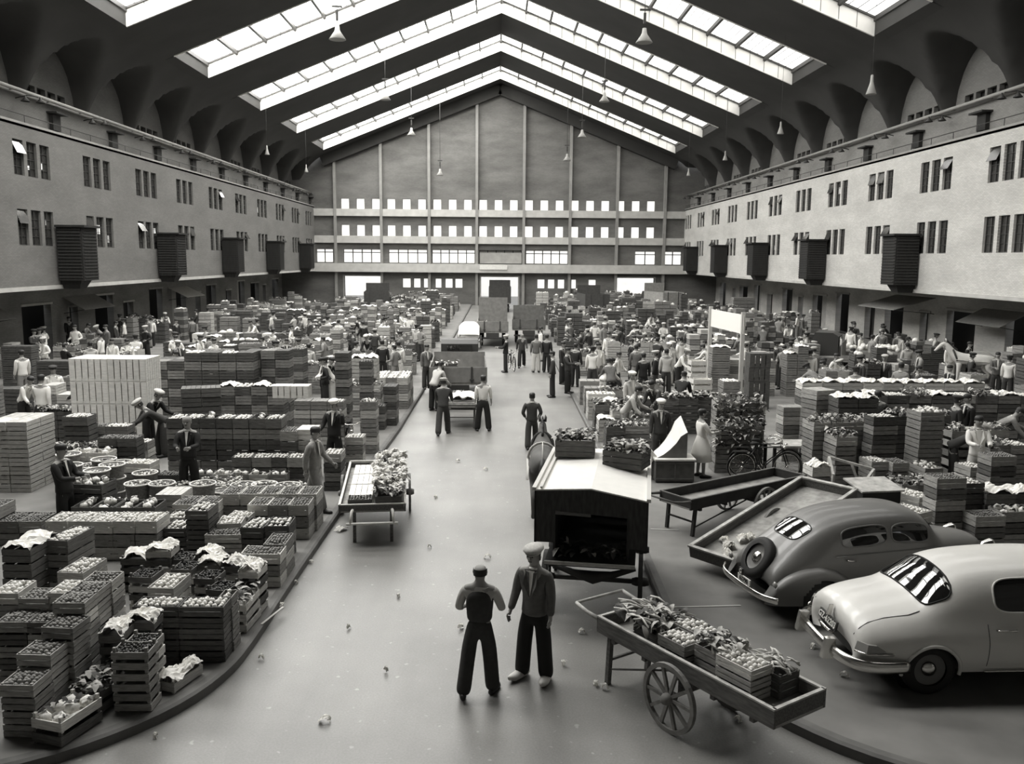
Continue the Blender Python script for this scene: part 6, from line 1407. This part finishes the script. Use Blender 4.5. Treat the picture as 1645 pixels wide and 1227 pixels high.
# --- lorries
def lorry(label, loc, rz, W=2.0, L=4.0, head=1.0, side=.45, tone=.16, base=.95):
    """rear edge at the origin, y forward"""
    o = thing('lorry', label, 'lorry', loc, rz); bm_ = mat('lorry_boards_%d' % int(tone * 100), tone, noise=.15, nscale=5)
    m = MB(); m.box2((-W / 2, 0, base - .1), (W / 2, L, base)); m.build('bed', bedW, o)
    m = MB(); m.box2((-W / 2, -.04, base), (W / 2, 0, base + side)); t_ = m.build('tailgate', bm_, o)
    m = MB(); 
    for x_ in (-W * .27, W * .24): m.box((x_, -.06, base + side / 2), (.07, .03, side + .05)); m.box((x_, -.07, base + .1), (.16, .03, .05))
    m.build('hinge_straps', ironM, t_)
    for s in (-1, 1): m = MB(); m.box2((s * W / 2 - .02, 0, base), (s * W / 2 + .02, L, base + side)); m.build('side_board', bm_, o)
    m = MB(); m.box2((-W / 2, L - .04, base), (W / 2, L, base + head)); m.build('headboard', bm_, o)
    m = MB(); q = [(0, .6), (0, 1.95), (.25, 2.1), (1.0, 2.1), (1.25, 1.5), (2.2, 1.3), (2.35, 1.1), (2.35, .6)]; m.poly([(-.75, L + .15 + a, b) for a, b in q], (1.5, 0, 0)); m.build('cab', mat('lorry_paint', .05, rough=.4), o)
    m = MB(); m.box2((-.5, L + .12, 1.5), (.5, L + .16, 1.9)); m.build('cab_window', carglass, o)
    for s in (-1, 1):
        for y_ in (.9, L + 1.7): wheel(o, 0, 0, .42, .2, roty(PI / 2), .42); t_ = o.children[-1]; t_.location = (s * (W / 2 - .25), y_, .42)
    m = MB(); m.box2((-.4, 0, .55), (.4, L + 1.8, base - .1)); m.cyl((-W / 2 + .3, .9, .45), (W / 2 - .3, .9, .45), .06, 8); m.box2((-W / 2 + .1, -.05, .5), (W / 2 - .1, .02, .58)); m.build('chassis', ironM, o)
    return o
lorry('flat lorry with grey tailgate raised, beside the men with the handcart', (-1.38, 31.2, 0), .03, 2.05, 3.9, .7, .55, .2)
lorry('far lorry with tall plank headboard parked across the carriageway end', (-.25, 53.5, 0), 0, 1.9, 4.0, 1.9, .6, .2)
lorry('far lorry with tall grey boards parked next to the plank-headboard lorry', (2.05, 55.5, 0), -.03, 2.1, 4.0, 1.3, .6, .13)
lorry('flat lorry with dark bonnet standing among buyers near the arcade', (18.3, 37.5, PZ), 1.1, 1.9, 3.0, .75, .2, .2)
lorry('dark high lorry in the middle gateway of the gable', (.3, 88, 0), 0, 2.2, 4, 2.2, 1.6, .05)
lorry('dark lorry behind the greens stalls near the gable', (9, 78, PZ), .1, 2.2, 4, 1.9, 1.2, .07)
lorry('grey lorry near the arcade end of the gable', (17, 84, PZ), .3, 2.2, 4, 2.0, 1.2, .3)
lorry('dark boarded lorry on the shaded platform near the gable', (-11, 80, PZ), .1, 2.2, 4, 1.9, 1.2, .06)
single('T', .6, .5, .3, 'L', False, (-.9, 54.3, .95), 0, 'pale crate on the far plank-headboard lorry, lower', None, 'load of the far lorry'); single('T', .6, .5, .3, 'W', False, (-.9, 54.3, 1.25), 0, 'pale crate on the far plank-headboard lorry, upper', None, 'load of the far lorry')
single('D', .9, .6, .5, 'D', False, (-1.9, 32.4, .95), 0, 'dark crate standing on the bed of the flat lorry', 'leaf', 'load of the flat lorry'); single('D', .6, .4, .3, 'W', True, (-.8, 32.6, .95), 0, 'pale lidded crate standing on the flat lorry', None, 'load of the flat lorry')
# --- bicycles
def bicycle(label, loc, rz):
    o = thing('bicycle', label, 'bicycle', loc, rz); bk_ = mat('bicycle_black', .03, rough=.3)
    for x_ in (-.55, .55):
        m = MB(); t_ = np.linspace(0, 2 * PI, 29)[:-1]; m.tube([(math.cos(a) * .335, 0, math.sin(a) * .335) for a in t_], .018, 7, closed=True); w_ = m.build('wheel', tyreM, o); w_.location = (x_, 0, .355)
        m = MB(); m.tube([(math.cos(a) * .315, 0, math.sin(a) * .315) for a in t_], .010, 5, closed=True); m.build('rim', chrome, w_)
        m = MB()
        for k in range(16): a = 2 * PI * k / 16; m.tube([(0, 0, 0), (math.cos(a) * .315, 0, math.sin(a) * .315)], .0022, 3)
        m.cyl((0, -.04, 0), (0, .04, 0), .025, 8); m.build('spokes', chrome, w_)
        m = MB(); a = np.linspace(-.3, 2.6 if x_ < 0 else 2.2, 14); m.tube([(math.cos(q_) * .37 * (1 if x_ > 0 else -1), 0, math.sin(q_) * .37) for q_ in a], [(.03, .006)] * 14, 6); m.build('mudguard', bk_, w_)
    m = MB(); bb = (-.08, 0, .3); hs = (.38, 0, .85); se = (-.22, 0, .82)
    for a, b in ((bb, se), (bb, (.4, 0, .72)), (se, hs), (bb, (-.55, 0, .355)), (se, (-.55, 0, .355)), (hs, (.55, 0, .355))): m.tube([a, b], .015, 6)
    m.build('frame', bk_, o)
    m = MB(); m.tube([(.12, -.27, .98), (.3, -.25, 1.02), (.38, -.1, .98), (.38, .1, .98), (.3, .25, 1.02), (.12, .27, .98)], .012, 6); m.tube([(.38, 0, .85), (.37, 0, .98)], .014, 6); m.build('handlebar', chrome, o)
    m = MB(); m.blob((-.26, 0, .93), .12, (1.1, .7, .4)); m.tube([se, (-.25, 0, .9)], .014, 5); m.build('saddle', CL['black'], o)
    m = MB(); m.tube([(-.08 + .09 * math.cos(a), .03, .3 + .09 * math.sin(a)) for a in np.linspace(0, 6.28, 15)[:-1]], .008, 4, closed=True); m.bar((-.08, .05, .3), (.04, .09, .18), .02); m.bar((-.08, -.05, .3), (-.2, -.09, .42), .02); m.build('crank', chrome, o)
    m = MB(); m.box((-.6, 0, .74), (.35, .14, .015)); m.tube([(-.7, .05, .74), (-.55, .04, .36)], .007, 4); m.build('carrier', bk_, o)
    m = MB(); m.blob((.47, 0, .82), .05); m.build('front_lamp', chrome, o)
    return o
bicycle('black bicycle parked side-on before the leafy basket crates', (6.45, 20.35, PZ), .04)
bicycle('second black bicycle leaning behind the first by the leafy crates', (6.6, 20.75, PZ), -.08)
bicycle('black bicycle standing on the kerb platform beside the capped man', (-3.85, 22.6, PZ), math.radians(-75))
bicycle('bicycle held by a man in the middle of the carriageway', (.75, 42.2, 0), math.radians(-80))
# --- signboard on posts, awnings
p1, p2 = v3(*atY(1190, 600, 33)), v3(*atY(1138, 600, 36)); o = thing('signboard', 'blank white board on two tall posts above the crates', 'signboard', (p1[0], p1[1], PZ)); dv = p2 - p1
zt1 = atY(1190, 506, 33).z; zt2 = atY(1138, 496, 36).z
for q_, zt in (((0, 0), zt1), ((dv[0], dv[1]), zt2)): m = MB(); m.box2((q_[0] - .07, q_[1] - .07, 0), (q_[0] + .07, q_[1] + .07, zt - PZ + .1)); m.build('post', mat('post_paint', .5), o)
m = MB(); m.hexa([(0, -.1, zt1 - .85), (.03, -.05, zt1 - .85), (dv[0], dv[1] - .05, zt2 - .85), (dv[0], dv[1] - .1, zt2 - .85), (0, -.1, zt1 - .13), (.03, -.05, zt1 - .13), (dv[0], dv[1] - .05, zt2 - .13), (dv[0], dv[1] - .1, zt2 - .13)]); m.build('board', mat('board_white', .85), o)
def awning(label, pA, pB, depth, z, s, m_):
    """A and B on the wall, y range"""
    o = thing('awning', label, 'awning', (pA[0], pA[1], z)); Ly = pB - pA[1]; m = MB(); m.hexa([(0, 0, 0), (s * depth, 0, -.7), (s * depth, Ly, -.7), (0, Ly, 0), (0, 0, .03), (s * depth, 0, -.67), (s * depth, Ly, -.67), (0, Ly, .03)] if s > 0 else [(s * depth, 0, -.7), (0, 0, 0), (0, Ly, 0), (s * depth, Ly, -.7), (s * depth, 0, -.67), (0, 0, .03), (0, Ly, .03), (s * depth, Ly, -.67)]); m.build('canvas', m_, o)
    for y_ in (0.05, Ly - .05): m = MB(); m.tube([(0, y_, -.9), (s * depth, y_, -.68)], .02, 5); m.build('stay', ironM, o)
XSR, XSL = XR + 3.8, XL - 3.8
cv = mat('awning_canvas', .35, noise=.1)
awning('striped-looking pale canvas awning over a stall at the lighter arcade', (XSR, 50), 55, 2.4, 3.3, -1, cv); awning('short canvas awning further down the lighter arcade', (XSR, 41), 45, 1.4, 3.0, -1, cv)
awning('pale canvas awning folded low at the shaded arcade', (XSL, 38), 43, 1.2, 3.0, 1, cv); awning('second pale awning further down the shaded arcade', (XSL, 50), 54, 1.2, 3.0, 1, cv); awning('awning at the far end of the shaded arcade', (XSL, 66), 70, 1.4, 3.0, 1, MATS['white_paint'])
# long slatted stall of cauliflowers by the lorry
o = thing('slatted_stall', 'long slatted stall heaped with cauliflowers beyond the flat lorry', 'stall', (17.6, 43, PZ), -.5)
m = MB(); m.box2((-2.4, -.5, .85), (2.4, .5, .92)); m.build('stall_top', bedW, o)
m = MB(); 
for k in range(24): m.box((-2.35 + k * .2, -.5, .45), (.14, .03, .85))
m.build('front_slats', woodS['M'], o)
for _ in range(90): q_ = rotz(-.5) @ v3(rc.uniform(-2.3, 2.3), rc.uniform(-.45, .45), 0); STUFF['cauli'].blob((17.6 + q_[0], 43 + q_[1], PZ + 1.0 + rc.uniform(0, .15)), .12, jit=.1)
# ================================================================ people in their places
flush_crates()
def P_(px, py, **k):
    """feet at px, py"""
    z = k.pop('z', 0); p = at(px, py, z); return person(p.x, p.y, z, k.pop('rz', 0), **k)
def H_(px, py, **k):
    """top of head at px, py"""
    z = k.pop('z', PZ); h = k.get('h', 1.0); hh = k.pop('hh', 1.70); p = at(px, py, z + hh * h); return person(p.x, p.y, z, k.pop('rz', 0), **k)
D = math.radians
P_(770, 1112, rz=D(172), pose='talk', top='dark', low='dark', head='bald', h=.93, fine=True, coat=False, label='balding person in dark waistcoat, seen from behind, talking to the capped person')
vs = [q for q in C.objects if q.name.startswith('person') and q.parent is None][-1]
for ch in list(vs.children):
    if ch.name.startswith('shirt'): ch.material_slots[0].material = CL['light']; ch.scale = (1, 1, 1)
out, J = person_meshes('talk', True, False, False)
T_ = (J['chest'] - J['pelvis']); T_ /= np.linalg.norm(T_)
V, F_ = skin_mesh({'n': (J['neckb'] - T_ * .0, .125, .105), 'c': (J['chest'] + T_ * .03, .205, .15), 'w': (J['waist'], .178, .138), 'h': (J['pelvis'] + T_ * .02, .195, .15), 's1': (J['shL'] * .72 + J['neckb'] * .28 - v3(0, 0, .03), .115, .115), 's2': (J['shR'] * .72 + J['neckb'] * .28 - v3(0, 0, .03), .115, .115)}, [('c', 'w'), ('w', 'h'), ('c', 's1'), ('c', 's2'), ('c', 'n')], 1, 2)
MB().add(V, F_, True).build('waistcoat', CL['dark'], vs)
P_(858, 1090, rz=D(-30), pose='clog', top='grey', low='black', head='cap', h=.99, fine=True, label='tall person in flat cap, grey jacket and pale wooden clogs facing the balding person')
P_(854, 720, rz=D(178), pose='pocket', top='dark', low='dark', head='hair', h=.9, label='young person in dark jacket walking up the carriageway, hands at pockets')
P_(776, 692, rz=D(182), pose='stand_wide', top='white', low='black', head='hair', h=.97, coat=False, free_=False, label='person in white shirt and black trousers walking beside the wheeled handcart')
P_(712, 698, rz=D(178), pose='push', top='dark', low='dark', head='cap', h=.98, free_=False, label='person in dark overalls and pale cap pushing the wheeled handcart')
P_(887, 638, rz=D(-95), pose='stand', top='dark', low='black', head='hair', h=1.0, label='person in dark suit standing sideways at the kerb of the greens rank')
P_(812, 598, rz=D(-95), pose='carry', top='black', low='black', head='cap', h=.98, label='person in black holding the bicycle in the carriageway')
P_(838, 590, rz=0, pose='walk', top='dark', low='black', head='bald', h=.98, label='person in open dark jacket walking towards the camera down the carriageway')
P_(861, 598, rz=D(180), pose='stand', top='grey', low='light', head='hair', label='person in grey jacket and light trousers, back turned, beyond the bicycle')
P_(878, 598, rz=D(150), pose='stand', top='black', low='black', head='hair', label='person in long black coat beside the light-trousered person')
P_(868, 580, rz=D(100), pose='stand', top='white', low='light', head='hair', label='person in white coat beside the far lorry')
P_(912, 632, rz=D(60), pose='carry', top='dark', low='black', head='hair', z=PZ, label='person in dark jacket reading a slip by the greens rank')
P_(688, 625, rz=D(30), pose='stand', top='grey', low='dark', head='hair', z=PZ, label='person in grey jacket standing by the kerbside crate row')
P_(697, 660, rz=D(140), pose='stoop', top='light', low='black', head='hair', label='person in light shirt loading the flat lorry')
H_(536, 647, hh=1.74, rz=D(-15), pose='wave', top='black', low='black', head='whitecap', label='person in black coat and pale cap raising a hand, beside the crate pile')
H_(503, 690, hh=1.72, rz=D(75), pose='walk', top='mid', low='mid', head='hair', label='person in light grey suit stepping between the crates')
H_(305, 682, hh=1.70, rz=D(5), pose='carry', top='black', low='black', head='grhair', label='person in black coat with white scarf before the dark crate wall')
H_(235, 642, hh=1.45, rz=D(75), pose='stoop', top='black', low='black', head='cap', label='stooping person in black with pale cap at the white slatted block')
H_(100, 730, hh=1.62, rz=D(80), pose='carry', top='black', low='black', head='hair', label='person in dark suit working at the counter beside the baskets')
H_(262, 655, hh=1.3, rz=D(-60), pose='bend', top='dark', low='dark', head='cap', label='bending person in dark cap behind the white slatted block')
H_(380, 612, hh=1.15, rz=D(100), pose='bend', top='white', low='dark', head='hair', label='person in white bending over crates behind the dark wall')
H_(520, 585, hh=1.45, rz=D(60), pose='stoop', top='black', low='black', head='hair', label='person in black stooping beside the tallest crate tower')
H_(533, 588, hh=1.4, rz=D(-60), pose='stoop', top='white', low='light', head='hair', label='person in white stooping beside the tallest crate tower')
H_(463, 547, rz=D(20), pose='stand', top='black', low='black', head='hair', label='person in black among the crates behind the slatted pair')
H_(480, 549, rz=D(-20), pose='stand', top='black', low='black', head='darkcap', label='person in black with dark cap among the crates behind the slatted pair')
H_(614, 551, rz=D(190), pose='stand', top='black', low='black', head='hair', label='person in black, back turned, between the crate towers and kerb')
H_(640, 553, rz=D(170), pose='stand', top='white', low='white', head='hair', label='person in white, back turned, between the crate towers and kerb')
H_(218, 505, hh=1.72, rz=D(200), pose='stand', top='white', low='black', head='hair', coat=False, label='person in white shirt at the shaded arcade')
H_(192, 508, hh=1.7, rz=D(160), pose='stand', top='dark', low='dark', head='darkcap', label='person in dark coat next to the white-shirted one at the arcade')
H_(110, 512, hh=1.7, rz=D(60), pose='stand', top='black', low='black', head='hair', label='person in black near the window of the shaded arcade'); H_(130, 520, hh=1.7, rz=D(90), pose='stoop', top='grey', low='black', head='hair', label='stooping person in grey near the window of the shaded arcade')
# around the hopper and greens
p = (4.62, 20.9); person(5.02, 20.75, PZ, D(100), 'carry', 'white', 'white', 'hair', .93, 'person in white dress beside the white-lined hopper', None, False, True, False)
person(4.15, 21.6, PZ, D(0), 'stand', 'dark', 'dark', 'whitecap', .98, 'person in uniform cap and dark coat behind the hopper')
H_(1093, 600, hh=1.7, rz=D(150), pose='stoop', top='black', low='black', head='hair', label='person in black coat leaning over greens crates')
H_(1010, 605, hh=1.66, rz=D(20), pose='stand', top='light', low='light', head='whitecap', label='person in light coat and pale cap in the greens rank')
H_(1016, 625, hh=1.62, rz=D(70), pose='stoop', top='light', low='mid', head='hair', label='person in light shirt bending at the greens rank')
H_(1057, 618, hh=1.55, rz=D(-40), pose='stoop', top='dark', low='dark', head='hair', label='dark-haired person bending among the greens crates')
H_(1034, 572, rz=D(185), pose='stand', top='black', low='black', head='hair', label='person in black, back turned, next to one in light shirt'); H_(1055, 565, rz=D(178), pose='stand', top='light', low='dark', head='hair', label='person in light shirt, back turned, next to one in black')
H_(968, 575, rz=D(120), pose='stoop', top='white', low='light', head='hair', label='person in white coat stooping by the greens rank'); H_(962, 556, rz=D(150), pose='stand', top='light', low='black', head='hair', label='person in light jacket by the tray towers near the kerb')
H_(983, 583, hh=1.6, rz=D(190), pose='stoop', top='grey', low='black', head='hair', label='person in grey stooping beside the white-coated one'); H_(925, 556, rz=D(150), pose='stand', top='black', low='black', head='hair', label='person in black near the kerb by the greens rank')
H_(904, 553, hh=1.7, rz=D(60), pose='stand', top='dark', low='black', head='hair', label='person in dark suit at the kerb behind the reader'); H_(1075, 555, hh=1.7, rz=D(0), pose='stand', top='light', low='light', head='whitecap', label='person with white head covering among tray towers')
# right-hand crowd
H_(1386, 633, rz=D(185), pose='stand', top='light', low='mid', head='hair', label='person in light jacket, back turned, behind the tall crate pile'); H_(1401, 631, rz=D(160), pose='stand', top='dark', low='dark', head='hair', label='person in dark jacket beside the light-jacketed one behind the tall pile')
H_(1524, 696, hh=1.25, rz=D(60), pose='bend', top='dark', low='black', head='cap', label='person in dark jacket bending low over crates'); H_(1573, 682, hh=1.62, rz=D(-10), pose='carry', top='white', low='light', head='hair', label='person in open white coat sorting produce')
H_(1596, 668, hh=1.3, rz=D(70), pose='bend', top='mid', low='black', head='hair', label='person in grey bending behind the white-coated one'); H_(1538, 643, hh=1.7, rz=D(90), pose='stand', top='black', low='black', head='darkcap', label='person in black with cap beyond the bending one')
H_(1555, 640, hh=1.7, rz=D(-80), pose='stand', top='black', low='black', head='hair', label='person in black facing the capped one'); H_(1600, 612, hh=1.7, rz=D(200), pose='stoop', top='black', low='black', head='hair', label='person in black with white collar near the white horse')
H_(1544, 556, hh=1.72, rz=D(0), pose='stand', top='white', low='white', head='hair', label='person in white leading the white horse'); H_(1530, 553, hh=1.7, rz=D(40), pose='stand', top='black', low='black', head='hair', label='person in black standing before the white horse')
H_(1459, 555, hh=1.7, rz=D(185), pose='stand', top='light', low='mid', head='hair', label='person in light coat, back turned, beyond the flat lorry'); H_(1443, 537, hh=1.7, rz=D(190), pose='stand', top='grey', low='dark', head='hair', label='person in grey suit at the end of the cauliflower stall')
for i, (px, py, tp, ps) in enumerate([(1295, 566, 'white', 'stand'), (1308, 562, 'mid', 'stand'), (1320, 590, 'mid', 'bend'), (1340, 590, 'black', 'stoop'), (1367, 588, 'grey', 'stoop'), (1378, 577, 'dark', 'stand'), (1407, 582, 'dark', 'stoop'), (1425, 575, 'dark', 'stand'), (1272, 548, 'mid', 'stand'), (1283, 560, 'dark', 'stoop'), (1257, 512, 'white', 'stand'), (1290, 508, 'grey', 'stand')]):
    H_(px, py, hh=1.5 if ps != 'stand' else 1.7, rz=D(170 + 23 * i), pose=ps, top=tp, low='dark' if i % 2 else 'mid', head=('hair', 'cap', 'darkcap')[i % 3], label='person in %s, %s of the cluster around the flat lorry' % (CW[tp], ORD[i]), group='buyers around the flat lorry')
# deep crowd
rr = random.Random(21); KL_ = {}
for i, (x, y, z) in enumerate(sorted(CROWD, key=lambda c: c[1])[:228]):
    tp = rr.choice(('black', 'dark', 'dark', 'grey', 'mid', 'light', 'white', 'white')); ps = rr.choice(('stand', 'stand', 'carry', 'stoop', 'walk', 'hips')); hd = rr.choice(('hair', 'hair', 'cap', 'darkcap'))
    zone = ('near the aisle kerb' if abs(x) < 7 else 'inside the shaded platform' if x < -7 and x > -16 else 'inside the lighter platform' if 7 <= x < 16 else 'by the shaded arcade' if x < 0 else 'by the lighter arcade') + (' midway down the hall' if y < 55 else ' deep down the hall')
    person(x, y, z, rr.uniform(0, 6.28), ps, tp, rr.choice(('black', 'dark', 'mid')), hd, rr.uniform(.93, 1.04), 'market person in %s %s, %s' % (CW[tp], {'hair': 'coat, bareheaded', 'cap': 'coat, pale cap', 'darkcap': 'coat, dark cap'}[hd], zone), 'market crowd %s, %s coats' % (zone, CW[tp]), lite=y > 40)
print('PEOPLE', NPER[0])
# litter on the asphalt
for i, (px, py, s_) in enumerate([(522, 1160, .13), (262, 1045, .1), (395, 995, .07), (1215, 1165, .16), (1185, 1158, .08), (935, 1018, .09), (957, 1102, .08), (972, 1108, .08), (548, 852, .25), (500, 905, .07), (475, 938, .06), (453, 975, .09), (783, 897, .12), (740, 1010, .08), (1355, 1103, .1), (1305, 1055, .08), (640, 960, .06), (690, 880, .06), (905, 1070, .07), (1000, 1000, .06), (735, 742, .1), (700, 800, .08), (780, 755, .1), (250, 1185, .06), (420, 1060, .07), (560, 1010, .05), (620, 1080, .05)]):
    p = at(px, py, .0); m = paper_mesh(s_, s_ * .6, i, .015); a_ = m.build('litter_scrap', fr['paper'], None); a_.location = (p.x, p.y, .012 + (PZ if p.x > 2.9 and p.y > 9.3 or p.x < -3.4 and p.y > 10 else 0)); a_.rotation_euler = (0, 0, i * 1.3)
    tag(a_, 'small white scrap of paper lying on the asphalt', 'litter', 'paper scraps on the asphalt')

for i, (ax, ay, bx, by, lb) in enumerate([(404, 936, 440, 934, 'short chalk line across the kerb paving beside the tray piles'), (420, 1003, 455, 975, 'second chalk line across the kerb paving by the trays'), (1068, 976, 1190, 973, 'long chalk line on the paving between the wagon and the dark car'), (1045, 850, 1090, 852, 'faint chalk line on the paving beside the long dark handcart')]):
    a, b = at(ax, ay, PZ), at(bx, by, PZ); m = MB(); m.bar((a.x, a.y, PZ + .006), (b.x, b.y, PZ + .006), .035, .006); tag(m.build('chalk_line', mat('chalk', .5), None), lb, 'marking')
